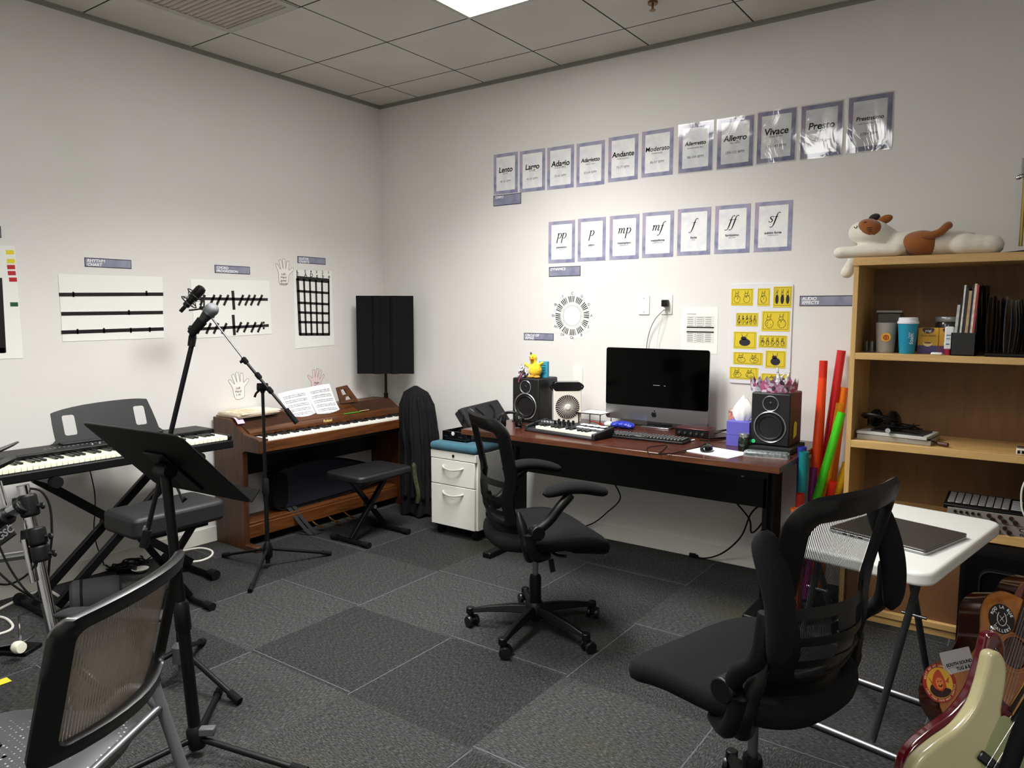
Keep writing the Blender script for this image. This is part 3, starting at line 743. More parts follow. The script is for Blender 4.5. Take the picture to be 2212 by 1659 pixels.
# magazines on the piano's left end
for i, (c_, lb_, dz) in enumerate((('8a7a68', 'worn brown-edged music book at the bottom of the pile on the piano', 0), ('c9b9a2', 'tan music book in the middle of the pile on the piano', .009), ('e6e0cf', 'cream and orange music book on top of the pile on the piano', .018))):
    z = .800+dz; a = PZ(470, 893-i*3, z); mm = MB()
    M_ = Matrix.Translation((.135-i*.004, -1.33+i*.012, z)) @ Matrix.Rotation(rad((3, -2, 4)[i]), 4, 'Z')
    tt = thing('music_book', lb_, 'book', (.135-i*.004, -1.33+i*.012, z), rad((3, -2, 4)[i]), 'music books on the wooden piano')
    mm.box((-.11, -.15, .0003), (.11, .15, .0083), M_)
    part('pages', mm, mat('book_'+c_, c_, .7), tt)
    if i == 2:
        cm = mat('orange_print', 'd08a3a', .7); kk = N(cm); kk.link(kk.ramp(kk.noise(kk.tc(), 22, 4, 1), [(.4, hexc('e8e2d0')), (.52, hexc('d8954a')), (.6, hexc('e9e4d4'))]), kk.b.inputs['Base Color'])
        part('cover', MB().box((-.108, -.148, .0083), (.108, .02, .0092), M_), cm, tt)
mb = MB(); mb.grid(lambda u, v_: Vector((.215+.05*u, -1.49+.05*v_, .806-.035*u*u)), 5, 3, .001)
single('sticky_note', mb, mat('pink_note', 'dcb8cf', .8), 'pink sticky note hanging off the piano top by the books', 'sticky note')
p, q = PX(743, 900, .31), PX(775, 893, .31); p.z = q.z = .747
single('pencil', MB().tube([p, q], .0035, 6).tube([q, q+(q-p)*.15], [.0035, .0006], 6), mat('green_pencil', '3fa52a', .4), 'green pencil lying on the piano right of the sheet music', 'pencil')
p, q = PX(777, 894, .30), PX(797, 889, .30); p.z = q.z = .750
single('pencil', MB().tube([p, q], .003, 6), mat('tan_pencil', 'c9a77a', .4), 'tan pencil lying on the piano right of the green pencil', 'pencil')

# ---- black keyboard on X stand
KY0, KY1 = -3.06, -1.755
t = thing('stage_keyboard', 'black 88-key keyboard on an X stand along the left wall', 'keyboard', (.42, (KY0+KY1)/2, .70))
part('body', MB().box((.25, KY0, .705), (.615, KY1, .748)).box((.25, KY0, .748), (.44, KY1, .795)).box((.44, KY0, .748), (.603, KY0+.03, .775)).box((.44, KY1-.022, .748), (.603, KY1, .775)), BLK, t, bevel=.006)
keys88(t, KY0+.03, KY1-.022, .595, .445, .772, th=.022, start=0, white=mat('cream_key', 'e9ebd6', .3))
mb = MB()
for i in range(22): mb.box((.36+.0*i, -2.60+i*.021, .795), (.366, -2.592+i*.021, .7962))
part('panel_lettering', mb, mat('grey_print_and_reflection', '8f8f90', .6), t)
for i in range(9):
    part('control_button', MB().cyl((.405, -2.40+i*.035, .795), (.405, -2.40+i*.035, .799), .004, n=10), mat('white_button', 'cfcfcf', .4), t)
# music rest of the keyboard
t = thing('keyboard_music_rest', 'dark grey plastic music rest with two window cut-outs above the keyboard', 'music rest', (.26, -2.245, .797))
O = Vector((.265, -2.245, .795)); V = Vector((-.30, 0, .95)).normalized()
outer = smooth2([(-.25, .0), (-.262, .02), (-.262, .135), (-.245, .162), (-.1, .185), (.1, .193), (.21, .186), (.232, .165), (.262, .02), (.25, .0)], 3)
w1 = rrect(.062, .105, .012, 3, -.185, .088); w2 = rrect(.062, .105, .012, 3, .175, .098)
part('panel', MB().plate(outer, [w1[::-1], w2[::-1]], .008, O, YU, V), mat('rest_grey', '1f2022', .45, bump=(500, .1, .0003)), t)
part('embossed_frame', MB().tube([O+YU*x+V*y+Vector((.006, 0, .002)) for x, y in rrect(.19, .13, .012, 3, -.02, .095)], .0018, 5, closed=True), BLK, t)
part('ledge', MB().box((.262, -2.50, .796), (.325, -1.99, .803)), mat('rest_grey'), t, bevel=.002)
# X stand
t = thing('keyboard_stand', 'black double-braced X stand under the stage keyboard', 'keyboard stand', (.4, -2.28, 0))
for nm, segs in (('leg', [((.39, -2.66, .67), (.39, -1.90, .05)), ]), ('leg', [((.33, -2.68, .05), (.33, -1.98, .67))]), ('leg', [((.45, -2.62, .05), (.45, -1.92, .67))])):
    mb = MB()
    for a, b_ in segs: mb.obox(a, b_, .028, .042)
    part(nm, mb, BLKM, t, bevel=.003)
for yy in (-2.66, -1.90):
    f = part('foot_bar', MB().box((.14, yy-.016, .012), (.60, yy+.016, .044)), BLKM, t, bevel=.003)
    for xx in (.12, .58): part('foot_cap', MB().cyl((xx, yy, .027), (xx+.05, yy, .027), .0265), BLKR, t)
for yy in (-2.66, -1.96):
    part('support_arm', MB().box((.27, yy-.015, .67), (.62, yy+.015, .70)), BLKM, t, bevel=.003)
    part('end_knob', MB().cyl((.59, yy, .683), (.63, yy, .683), .026), BLKR, t)
part('pivot_disc', MB().cyl((.31, -2.30, .37), (.48, -2.30, .37), .045), BLKM, t, bevel=.004)
# ---- bench maker
def bench(cx, cy, z, sx, sy, th, lab, feety, fx0, fx1, mseat, r):
    t = thing('piano_bench', lab, 'bench', (cx, cy, 0), 0)
    part('seat', MB().prism(rrect(sx, sy, r, 4, cx, cy), th, (0, 0, z-th)), mseat, t, bevel=min(.02, th*.3), seg=3)
    part('seat_plate', MB().box((cx-.11, cy-.15, z-th-.02), (cx+.11, cy+.15, z-th)), BLKM, t)
    for s in (-1, 1):
        mb = MB(); mb.obox((cx-.025*s, cy-s*.13, z-th-.02), (cx-.025*s, feety[0] if s < 0 else feety[1], .03), .028, .028)
        part('leg', mb, BLKM, t, bevel=.003)
    for yy in feety:
        part('foot_bar', MB().cyl((fx0, yy, .02), (fx1, yy, .02), .0145, n=12), BLKM, t)
        for a, b_ in ((fx0-.01, fx0+.045), (fx1-.045, fx1+.01)): part('foot_cap', MB().cyl((a, yy, .02), (b_, yy, .02), .0195, n=14), BLKR, t)
    part('pivot', MB().cyl((cx-.05, cy, (z-th)/2), (cx+.05, cy, (z-th)/2), .012), STL, t)
vinyl = mat('black_vinyl', '0e0e10', .5, bump=(300, .15, .0006))
bench(.72, -.85, .445, .34, .47, .045, 'black padded X-leg bench in front of the wooden piano', (-1.04, -.69), .58, .90, vinyl, .05)
bench(.82, -2.27, .53, .30, .46, .10, 'thick square-cushioned black bench in front of the stage keyboard', (-2.45, -2.15), .62, .98, mat('grey_vinyl', '18181a', .55, bump=(300, .15, .0006)), .04)

# ---- stands
def tripod(t, c, R, angs, hub, rt=.009, foot_l=.05, z0=.012):
    c = Vector(c)
    for a in angs:
        d = Vector((math.cos(rad(a)), math.sin(rad(a)), 0))
        tip = c+d*R+Vector((0, 0, z0+.003)); top = c+d*.02+Vector((0, 0, hub))
        lg = part('leg', MB().tube([top, tip], rt, 10), BLKM, t)
        e = (tip-top).normalized(); part('rubber_foot', MB().tube([tip-e*foot_l, tip+e*.006], rt*1.45, 10), BLKR, lg)
# boom stand with the large microphone
B2 = Vector((.70, -1.62, 0)); t2 = depth(B2+Vector((0, 0, .5)))
t = thing('boom_microphone_stand', 'black tripod boom stand in front of the wooden piano, boom slanting up left', 'microphone stand', B2)
cl = PD(567, 836, t2)
tripod(t, B2, .37, (72, 186, -50), .11)
part('hub', MB().lathe([(.012, .05), (.026, .07), (.028, .12), (.017, .15), (.013, .16)], B2), BLKM, t)
part('pole', MB().tube([B2+Vector((0, 0, .03)), B2.lerp(cl, .45)], .0125, 14), BLKM, t)
part('upper_pole', MB().tube([B2.lerp(cl, .45), cl], .009, 14), BLKM, t)
m_ = B2.lerp(cl, .45); part('height_clutch', MB().tube([m_-(cl-B2)*.05, m_-(cl-B2)*.03, m_+(cl-B2)*.04, m_+(cl-B2)*.05], [.014, .02, .019, .012], 16), BLKR, t)
mb = MB(); mb.cyl(cl+Vector((-.02, -.02, 0)), cl+Vector((.02, .02, 0)), .022); mb.ell(cl+Vector((0, 0, -.01)), (.016, .016, .03)); part('boom_clutch', mb, BLKR, t)
part('clutch_handle', MB().tube([cl+Vector((0, 0, .0)), PD(553, 850, t2), PD(550, 858, t2)], [.008, .006, .007], 8), BLKR, t)
b0, b1, b2_, b3 = PD(640, 912, t2-.03), PD(618, 884, t2-.03), PD(529, 779, t2-.03), PD(438, 662, t2-.03)
part('boom_arm', MB().tube([b0, b2_], .008, 12), BLKM, t); part('boom_extension', MB().tube([b2_, b3], .0052, 12), mat('dark_chrome', '55565a', .2, 1), t)
part('counterweight', MB().tube([b0+(b0-b1)*.05, b1], .0145, 14), BLKR, t)
for px, py in ((529, 779), (558, 812), (583, 843)):
    p = PD(px, py, t2-.03); e = (b3-b0).normalized(); part('arm_collar', MB().tube([p-e*.02, p-e*.012, p+e*.012, p+e*.02], [.011, .015, .015, .011], 14), BLKR, t)
p = PD(529, 779, t2-.03); part('wing_screw', MB().tube([p, PD(519, 782, t2-.03)], [.006, .009], 8), BLKR, t)
# large condenser microphone in a shock mount
tm = t2-.03; c0 = PD(420, 640, tm)
t = thing('condenser_microphone', 'black large condenser microphone in a round shock mount at the boom tip', 'microphone', PD(430, 665, tm))
ax = (PD(434, 622, tm)-PD(404, 655, tm)).normalized()
part('body', MB().lathe([(.016, -.075), (.02, -.07), (.02, -.02), (.027, -.015), (.027, .055), (.022, .066), (.010, .07)], c0, ax), BLKG, t)
part('grille', MB().lathe([(.0275, .0), (.0285, .005), (.0285, .05), (.0235, .064), (.0115, .070)], c0, ax), mat('mesh_dark', '1c1c1d', .4, .8, bump=(900, .8, .001)), t)
part('connector', MB().lathe([(.011, -.115), (.011, -.075)], c0, ax), BLK, t)
nrm = (_f*.75+_r*.2+_u*.3).normalized()
xx = nrm.orthogonal().normalized(); yy_ = nrm.cross(xx)
for off, rr_ in ((ax*-.045, .047), (ax*.01, .05)):
    part('mount_ring', MB().tube([c0+off+(ax.orthogonal().normalized()*math.cos(a_)+ax.cross(ax.orthogonal().normalized())*math.sin(a_))*rr_ for a_ in [2*pi*i/28 for i in range(28)]], .0032, 8, closed=True), BLK, t)
cr = ax.orthogonal().normalized(); cs = ax.cross(cr)
mb = MB()
for i in range(8):
    a_, a2 = 2*pi*i/8, 2*pi*(i+.5)/8
    mb.tube([c0+ax*-.045+(cr*math.cos(a_)+cs*math.sin(a_))*.047, c0+ax*-.02+(cr*math.cos(a2)+cs*math.sin(a2))*.024, c0+ax*.01+(cr*math.cos(a_)+cs*math.sin(a_))*.05], .0016, 5)
part('elastic_cords', mb, BLKR, t)
part('mount_yoke', MB().tube(smooth([c0+ax*-.045-_u*.045, PD(428, 668, tm), PD(440, 664, tm), c0+ax*.01+_r*.045], 5), .0045, 8), BLK, t)
part('swivel', MB().tube([PD(432, 664, tm), PD(441, 668, tm)], .011, 12), BLK, t)

# boom stand 1 with the handheld vocal microphone
B1 = Vector((1.52, -2.62, 0)); t1 = depth(B1+Vector((0, 0, .6)))
t = thing('boom_microphone_stand', 'black boom stand behind the music stand, arm leaning up to the silver-headed microphone', 'microphone stand', B1)
cl = PD(361, 968, t1)
tripod(t, B1, .33, (5, 135, 250), .13, .0105)
part('hub', MB().lathe([(.013, .02), (.013, .075), (.032, .085), (.034, .15), (.020, .165)], B1), GRYP, t)
part('pole', MB().tube([B1+Vector((0, 0, .03)), cl], .0115, 14), BLKM, t)
part('boom_clutch', MB().cyl(cl-_r*.025, cl+_r*.025, .024).ell(cl, (.02, .02, .035)), BLKR, t)
part('clutch_handle', MB().tube([cl-_u*.055, PD(395, 1085-2, t1)-_u*-.0, PD(402, 1074, t1)], [.007, .007, .009], 8), BLKR, t)
a0, a1, a2_ = PD(310, 1182, t1+.03), PD(318, 1152, t1+.03), PD(416, 738, t1+.03)
part('boom_arm', MB().tube([a0, a2_], .0095, 12), BLKM, t)
part('counterweight', MB().tube([a0, PD(319, 1145, t1+.03)], .0165, 14), BLKR, t)
part('arm_collar', MB().tube([PD(315, 1146, t1+.03), PD(318, 1138, t1+.03)], .0125, 14), STL, t)
p = PD(413, 748, t1+.03); part('thread_collar', MB().tube([p, PD(416, 728, t1+.03), PD(418, 716, t1+.03)], [.014, .015, .009], 12), BLK, t)
t = thing('vocal_microphone', 'black handheld microphone with a silver mesh ball head in a clip', 'microphone', PD(420, 718, t1+.03))
h0, h1 = PD(417, 716, t1), PD(457, 669, t1); e = (h1-h0).normalized(); L = (h1-h0).length
part('handle', MB().tube([h0-e*.01, h0, h0+e*L*.55, h0+e*L*.82], [.010, .0125, .017, .0225], 24), mat('mic_grey', '1d1d1f', .45), t)
part('grille_ball', MB().ell(h1, (.0265, .0265, .0265), nu=28, nv=18), mat('mic_mesh', '76787b', .4, .8, bump=(1100, 1.0, .0015)), t)
part('grille_band', MB().tube([h1-e*.021, h1-e*.014], .0262, 24), STL, t)
part('clip', MB().tube([h0-e*.012, h0+e*.055], [.0165, .021], 20, cap=True).obox(PD(417, 722, t1+.02), PD(413, 706, t1), .02, .022), BLKR, t)

# ---- music stand (foreground)
BM = Vector((2.02, -2.85, 0))
D = [Vector(q) for q in ((1.695, -3.016, 1.095), (2.194, -2.977, 1.095), (2.174, -2.731, .846), (1.676, -2.771, .846))]
t = thing('music_stand', 'black music stand with a solid tilted desk seen from behind', 'music stand', BM)
U = (D[1]-D[0]).normalized(); V = (D[0]-D[3]).normalized(); Nn = U.cross(V); c = sum(D, Vector())/4
part('desk', MB().prism(rrect(.5, .35, .02, 4), .003, c, U, V), mat('stand_black', '030303', .5, spec=.25), t, bevel=.001)
part('lip', MB().box((-.25, -.175, -.0), (.25, -.172, -.048), frame(c, U, V)) if Nn.z < 0 else MB().box((-.25, -.175, 0), (.25, -.172, .048), frame(c, U, V)), mat('stand_black'), t)
part('rolled_edge', MB().tube([c+U*x+V*y for x, y in rrect(.5, .35, .02, 4)], .0028, 6, closed=True), mat('stand_edge', '0c0c0c', .3), t)
part('bracket', MB().box((-.05, -.14, .002), (.05, .06, .012), frame(c, U, V)) if Nn.z < 0 else MB().box((-.05, -.14, -.012), (.05, .06, -.002), frame(c, U, V)), BLKM, t, bevel=.003)
top = c-(Nn if Nn.z > 0 else -Nn)*.03+U*.02
col = PD(424, 1588, depth(BM+Vector((0, 0, .1)))); 
part('pole', MB().tube([col-Vector((0, 0, .04)), top.lerp(col, .55)], .0195, 16), BLKM, t)
part('upper_pole', MB().tube([top.lerp(col, .56), top], .016, 16), BLKM, t)
part('tilt_joint', MB().cyl(top-U*.03, top+U*.03, .024), BLKM, t)
m_ = top.lerp(col, .54); dd_ = (top-col).normalized()
part('height_clutch', MB().tube([m_-dd_*.05, m_-dd_*.04, m_+dd_*.04, m_+dd_*.05], [.022, .025, .025, .019], 18), BLKM, t)
hub = MB().lathe([(.026, -.04), (.03, -.02), (.03, .02), (.02, .035)], col, dd_); part('hub', hub, BLKM, t)
part('locking_knob', MB().box((.0, -.014, -.012), (.05, .014, .014), Matrix.Translation(col+Vector((.02, .0, .02))) @ Matrix.Rotation(rad(40), 4, 'Z')), GRYP, t, bevel=.004)
cb = Vector((col.x, col.y, 0)); tripod(t, cb, .40, (20, 137, 258), col.z-.01, .0105, .05)

# ---- acoustic shield on a stand in the corner
t5 = 5.42; c = PD(832, 723.5, t5)
t = thing('acoustic_shield', 'black ribbed foam acoustic panel on a pole in the room corner', 'acoustic panel', (c.x, c.y, 0))
hu = Vector((_r.x, _r.y, 0)).normalized(); nn = hu.cross(ZU)
Wd, Hd = 122*t5/FPX, 168*t5/FPX
P = []; nseg = 48
def rib(x):  # ridge profile: flat, ridge pairs
    return .008+.034*max(0, math.sin(x*2*pi*3.2+.6))**.6*(1 if .12 < x < .88 else .2)
pts = [(-Wd/2+Wd*i/nseg, rib(i/nseg)) for i in range(nseg+1)]
poly = [(x, -y) for x, y in pts][::-1]+[(-Wd/2, .02), (Wd/2, .02)]
front = nn if nn.dot(CAM-c) > 0 else -nn
mb = MB(); mb.prism([(x, y) for x, y in [(-Wd/2, -.02)]+[(Wd/2, -.02)]+[(x, rib(x/Wd+.5)) for x, _ in pts[::-1]]], Hd, c-ZU*Hd/2*(1 if hu.cross(front).z > 0 else -1), hu, front)
foam = mat('charcoal_foam', '18181a', .95, spec=.1, bump=(700, .6, .001))
part('foam_panel', mb, foam, t, ang=50)
pq = PD(832, 723.5, t5+.155); px_, py_ = pq.x, pq.y
part('pole', MB().tube([(px_, py_, .02), (px_, py_, c.z+.1)], .010, 12), BLKM, t)
part('bracket', MB().tube([(px_, py_, c.z+.05), (c.x-front.x*.02, c.y-front.y*.02, c.z+.05)], .012, 10), BLKM, t)
part('collar', MB().cyl((px_, py_, PD(833, 858, t5+.15).z-.02), (px_, py_, PD(833, 850, t5+.15).z), .016), BLKR, t)
part('base', MB().lathe([(.03, .0), (.03, .012), (.02, .025)], (px_, py_, 0)), BLKM, t)

# ---- coat draped over a stand beside the piano
cm = mat('black_coat_cloth', '101112', .85, spec=.2, bump=(60, .5, .006)); 
def coatfn(u, v_):
    # u around, v from floor to top
    a = 2*pi*u; zz = v_
    prof_ = [(0, .14, .12), (.15, .155, .12), (.4, .15, .115), (.7, .15, .11), (.85, .145, .10), (.95, .10, .07), (1, .012, .012)]
    for i in range(len(prof_)-1):
        if prof_[i][0] <= zz <= prof_[i+1][0]:
            f_ = (zz-prof_[i][0])/(prof_[i+1][0]-prof_[i][0]); rx = prof_[i][1]*(1-f_)+prof_[i+1][1]*f_; ry = prof_[i][2]*(1-f_)+prof_[i+1][2]*f_; break
    k_ = 1+.10*math.sin(5*a+3*zz)*(1-zz*.7)+.06*math.sin(11*a-4*zz)*(1-zz*.5)
    lean = -.10*max(0, zz-.55)
    return Vector((.625+lean+rx*k_*math.cos(a), -.26+ry*k_*math.sin(a), .02+zz*.905+.012*math.sin(7*a)*(zz < .05)))
t = thing('draped_coat', 'black coat draped over something tall between the piano and the white cabinet', 'coat', (.625, -.26, 0))
part('coat_cloth', MB().grid(coatfn, 60, 40), cm, t, ang=180)
mb = MB()
for k_ in range(5):
    a_ = -1.9+k_*.5
    mb.tube(smooth([coatfn((a_+.05*math.sin(k_))/(2*pi) % 1, .93-.2*j)+Vector((math.cos(a_), math.sin(a_), 0))*.004 for j in range(5)], 5), [.012+.004*math.sin(i) for i in range(21)], 8)
part('folds', mb, cm, t, ang=180)
mb = MB().tube(smooth([coatfn(.80, .42)+Vector((0, -.01, 0)), coatfn(.815, .3)+Vector((0, -.016, 0)), coatfn(.84, .18)+Vector((0, -.016, 0)), coatfn(.83, .1)+Vector((0, -.01, 0))], 5), [.004]+[.016]*14+[.004], 8)
part('lining', mb, mat('olive_lining', '35351a', .8, noise=(60, .6)), t, label='olive and brown patterned lining')

# ---- instrument case on the piano's toe board
t = thing('instrument_case', 'dark navy instrument case lying behind the bench under the wooden piano', 'instrument case', (.16, -.80, .153))
M_ = frame((.125, 0, 0), YU, ZU)
outl = smooth2([(-1.22, .22), (-1.19, .40), (-1.05, .44), (-.75, .44), (-.45, .36), (-.32, .30), (-.30, .22), (-.45, .17), (-.9, .155), (-1.14, .158)], 4)
part('shell', MB().prism(outl, .11, (.115, 0, 0), YU, ZU), mat('navy_nylon', '0c0f20', .75, bump=(500, .4, .0008)), t, bevel=.02, seg=3)
part('piping', MB().tube([(.226, y_, z_) for y_, z_ in outl], .005, 6, closed=True), BLKR, t)
part('handle', MB().tube(smooth([(.17, -1.0, .44), (.17, -.97, .475), (.17, -.87, .475), (.17, -.84, .435)], 5), .009, 8), BLKR, t)
part('end_cap', MB().prism([(y_, z_) for y_, z_ in rrect(.12, .24, .05, 4, -1.165, .29)], .116, (.112, 0, 0), YU, ZU), BLKR, t, bevel=.01)
for y_ in (-1.14, -1.10):
    part('strap', MB().grid(lambda u, v_, y_=y_: Vector((.24+.16*min(1, u*1.3)+.10*max(0, u-.75), y_+.03*v_+.09*u*u, .17-.163*min(1, max(0, u*1.5-.15)) if u < .75 else .006)), 14, 1, .003), mat('webbing', '17181a', .9), t)
# ================================================================ desk and what stands on it
DZ = .77
desk = wood('mahogany_laminate', '2c130c', '52291c', 'X', 1.0, .25, spec=.5)
DX0, DX1, DY0, DY1 = 1.47, 3.285, -.83, -.04
t = thing('desk', 'long desk with a reddish mahogany top and black metal frame against the back wall', 'desk', ((DX0+DX1)/2, (DY0+DY1)/2, 0))
part('desk_top', MB().box((DX0, DY0, DZ-.03), (DX1, DY1, DZ)), desk, t, bevel=.003)
part('edge_band', MB().box((DX0+.001, DY0-.0012, DZ-.028), (DX1+.0012, DY0+.001, DZ-.002)).box((DX1-.001, DY0, DZ-.028), (DX1+.0012, DY1, DZ-.002)), wood('mahogany_edge', '452013', '68402a', 'X', 1, .3), t)
part('modesty_panel', MB().box((1.66, -.50, .49), (3.14, -.482, DZ-.03)), BLKM, t, bevel=.002)
part('apron', MB().box((1.55, DY0+.06, DZ-.07), (3.22, DY0+.075, DZ-.03)), BLKM, t)
for x in (1.60, 3.15):
    lg = part('leg', MB().box((x-.03, -.50, .03), (x-.005, -.38, DZ-.03)).box((x+.012, -.50, .03), (x+.03, -.38, DZ-.03)), BLKM, t, bevel=.003)
    part('leg_foot', MB().box((x-.03, -.76, 0), (x+.03, -.10, .035)), BLKM, lg, bevel=.008)
    part('leg_top_bar', MB().box((x-.03, -.76, DZ-.06), (x+.03, -.10, DZ-.031)), BLKM, lg)
part('cam_lock', MB().cyl((3.02, -.503, .64), (3.02, -.499, .64), .008), STL, t)
part('cam_lock', MB().cyl((1.75, -.503, .68), (1.75, -.499, .68), .008), STL, t)

# monitor computer
t = thing('all_in_one_computer', 'silver all-in-one desktop computer with a black screen on the desk', 'computer', (2.37, -.16, DZ))
sx0, sx1, sz0, sz1, sy = 2.044, 2.694, .808, 1.240, -.131
cx = (sx0+sx1)/2
alu = mat('aluminium', '9a9b9d', .32, .9); scr = mat('screen_glass', '010101', .08, spec=.12)
part('housing', MB().prism(rrect(.65, .432, .016, 5), .010, (cx, sy+.0105, (sz0+sz1)/2), XU, ZU), alu, t, bevel=.002)
bs = MB().ell((cx, sy+.011, (sz0+sz1)/2), (.31, .035, .20)); bs.v = [(x, max(y, sy+.0095), z) for x, y, z in bs.v]; part('back_shell', bs, alu, t)
part('screen', MB().prism([(x, z) for x, z in rrect(.65, .345, .014, 5, 0, .0435)], .0012, (cx, sy-.0001, (sz0+sz1)/2), XU, ZU), scr, t)
part('painted_reflection', MB().box((2.356, sy-.0018, 1.024), (2.398, sy-.0014, 1.027)).box((2.424, sy-.0018, 1.023), (2.434, sy-.0014, 1.026)), mat('grey_print_and_reflection', '8f8f90'), t)  # faint reflection on the dark glass, painted as two thin grey bars
st = MB(); st.box((cx-.09, -.13, DZ), (cx+.09, .045-.10, DZ+.006)); st.grid(lambda u, v_: Vector((cx-.08+.16*u, -.055-.04*(1-v_)**2*0-.05*v_, DZ+.004+.2*v_)), 2, 8, .006)
part('stand', st, alu, t, bevel=.002)
ap = MB(); Ol = Vector((cx-.005, sy-.0006, sz0+.043)); s = .0175
apl = smooth2([(0, -.8), (.35, -1), (.75, -.75), (1, -.2), (.72, .1), (.75, .5), (.95, .75), (.6, .95), (.2, .8), (0, .72), (-.3, .85), (-.75, .85), (-1, .35), (-.95, -.2), (-.65, -.85), (-.35, -1)], 3)
ap.prism([(x*s*.85, y*s*.85) for x, y in apl], .0012, Ol, XU, ZU); ap.prism([(x*s, y*s) for x, y in smooth2([(0, 1.0), (.06, 1.35), (.35, 1.6), (.36, 1.25), (.2, 1.02)], 3)], .0012, Ol, XU, ZU)
part('logo', ap, INK, t)

# computer keyboard, mouse, pad
def onz(px, py, z): return PZ(px, py, z)
a, b_ = onz(1312, 941, DZ+.01), onz(1470, 957, DZ+.01); c_ = onz(1335, 922, DZ+.01)
KU = (b_-a).normalized(); KV = Vector((-KU.y, KU.x, 0)); kw, kd = .44, .145
O = Vector(((a.x+b_.x)/2, (a.y+b_.y)/2, DZ))+KV*kd/2
t = thing('computer_keyboard', 'full-size black computer keyboard in front of the monitor', 'keyboard', O, 0)
Mk = frame(O, KU, KV)
part('case', MB().prism([(x, y) for x, y in rrect(kw, kd, .008, 3)], .014, O, KU, KV), BLK, t, bevel=.003)
caps = []
for r_ in range(6):
    x = -kw/2+.012
    while x < kw/2-.022:
        w_ = .0165
        if r_ == 0 and .05 > x > -.08: w_ = .10 if x < -.06 else .0165
        caps.append((x, -kd/2+.012+r_*.0205, w_)); x += w_+.0026
mb = MB()
for x, y, w_ in caps: mb.box((x, y, .014), (x+w_, y+.0165, .021), Mk)
part('keycaps', mb, mat('key_dark', '1a1a1b', .5), t, bevel=.0015, seg=1)
mb = MB()
for i, (x, y, w_) in enumerate(caps): mb.box((x+w_*.2, y+.008, .021), (x+w_*.5, y+.013, .0214), Mk)
part('key_legends', mb, mat('legend_grey', 'a8a8a8', .6), t)
P4 = [onz(*q, DZ) for q in ((1488, 975), (1582, 991), (1613, 979), (1522, 966))]; c = sum(P4, Vector())/4
t = thing('mouse_pad', 'white mouse pad with faint coloured print at the front of the desk', 'mouse pad', c)
U_ = (P4[1]-P4[0]).normalized(); V_ = Vector((-U_.y, U_.x, 0)); pw, pd = .245, .185
part('pad', MB().prism(rrect(pw, pd, .012, 4), .003, c, U_, V_), mat('pad_white', 'ececf0', .7), t)
mb = MB(); R_ = random.Random(3)
for i in range(9):
    mb.tube(smooth([c+U_*R_.uniform(-.08, .1)+V_*R_.uniform(-.07, .07)+Vector((0, 0, .0033)) for _ in range(4)], 4), .0006, 3)
part('print', mb, mat('faint_print', 'c9b9cf', .8), t)
c = onz(1526, 971, DZ+.01); c.z = DZ+.0035
t = thing('computer_mouse', 'glossy black computer mouse on the white mouse pad', 'mouse', c, rad(12))
mb = MB(); mb.ell((0, 0, .006), (.031, .056, .03), nu=24, nv=16); mb.v = [(x, y, max(z, .0003)) for x, y, z in mb.v]; mb.xf(Matrix.Translation(c) @ Matrix.Rotation(rad(12), 4, 'Z'))
part('shell', mb, BLKG, t); part('scroll_wheel', MB().cyl(c+Vector((-.004, .03, .029)), c+Vector((.004, .03, .029)), .008), BLKR, t)
single('cable', MB().tube(smooth([c+Vector((0, .056, .008)), onz(1520, 962, DZ+.004), onz(1500, 968, DZ+.003), onz(1470, 975, DZ+.003), onz(1440, 981, DZ+.003), onz(1405, 980, DZ+.003), onz(1398, 968, DZ+.003), onz(1420, 963, DZ+.003), onz(1440, 962, DZ+.003), onz(1432, 973, DZ+.003), onz(1425, 980, DZ+.008), onz(1480, 978, DZ+.003)], 6), .0019, 6), BLKR, 'thin black mouse cable looping over the desk edge', 'cable')

# midi controller keyboard
a, b_ = onz(1131, 926, DZ+.012), onz(1286, 949, DZ+.012); MU = (b_-a).normalized(); MV = Vector((-MU.y, MU.x, 0))
mw_, md_ = .50, .185
O = Vector(((a.x+b_.x)/2, (a.y+b_.y)/2, DZ))+MV*md_/2; Mk = frame(O, MU, MV)
t = thing('midi_keyboard', 'black 25-key music controller with white drum pads on the desk', 'keyboard', O)
part('case', MB().prism([(-md_/2, .0), (md_/2, 0), (md_/2, .052), (-.02, .036), (-.02, .022), (-md_/2+.01, .022), (-md_/2, .012)], mw_, O-MU*mw_/2, MV, ZU), mat('midi_case', '1b1b1d', .45), t, bevel=.004)
for s_ in (-1, 1):
    part('side_cheek', MB().prism([(-md_/2, 0), (md_/2, 0), (md_/2, .058), (-.02, .044), (-md_/2, .034)], .022, O+MU*(mw_/2-.022 if s_ > 0 else -mw_/2), MV, ZU), mat('midi_case'), t, bevel=.004)
k0 = -mw_/2+.075; kw_ = (mw_-.10)/15
for i in range(15): part('white_key', MB().box((k0+i*kw_, -md_/2+.012, .018), (k0+(i+1)*kw_-.001, -.022, .036), Mk), mat('cream_key'), t)
for i in range(14):
    if (1, 1, 0, 1, 1, 1, 0)[i % 7]: part('black_key', MB().box((k0+(i+1)*kw_-.007, -.068, .030), (k0+(i+1)*kw_+.007, -.022, .046), Mk), keyb, t, bevel=.0015, seg=1)
for i in range(8):
    x = .045+.045*(i % 4); y = .012+.036*(i//4)
    part('drum_pad', MB().box((x, y, .041+.01*(i//4)), (x+.038, y+.03, .047+.01*(i//4)), Mk), mat('pad_lit', 'ecebf2', .45), t, bevel=.002, seg=1)
for i in range(8):
    x = -.115+.035*(i % 4); y = .02+.035*(i//4)
    part('knob', MB().tube([Mk @ Vector((x, y, .04)), Mk @ Vector((x, y, .068 if i//4 else .062))], [.009, .007], 12), BLK, t)
mb = MB()
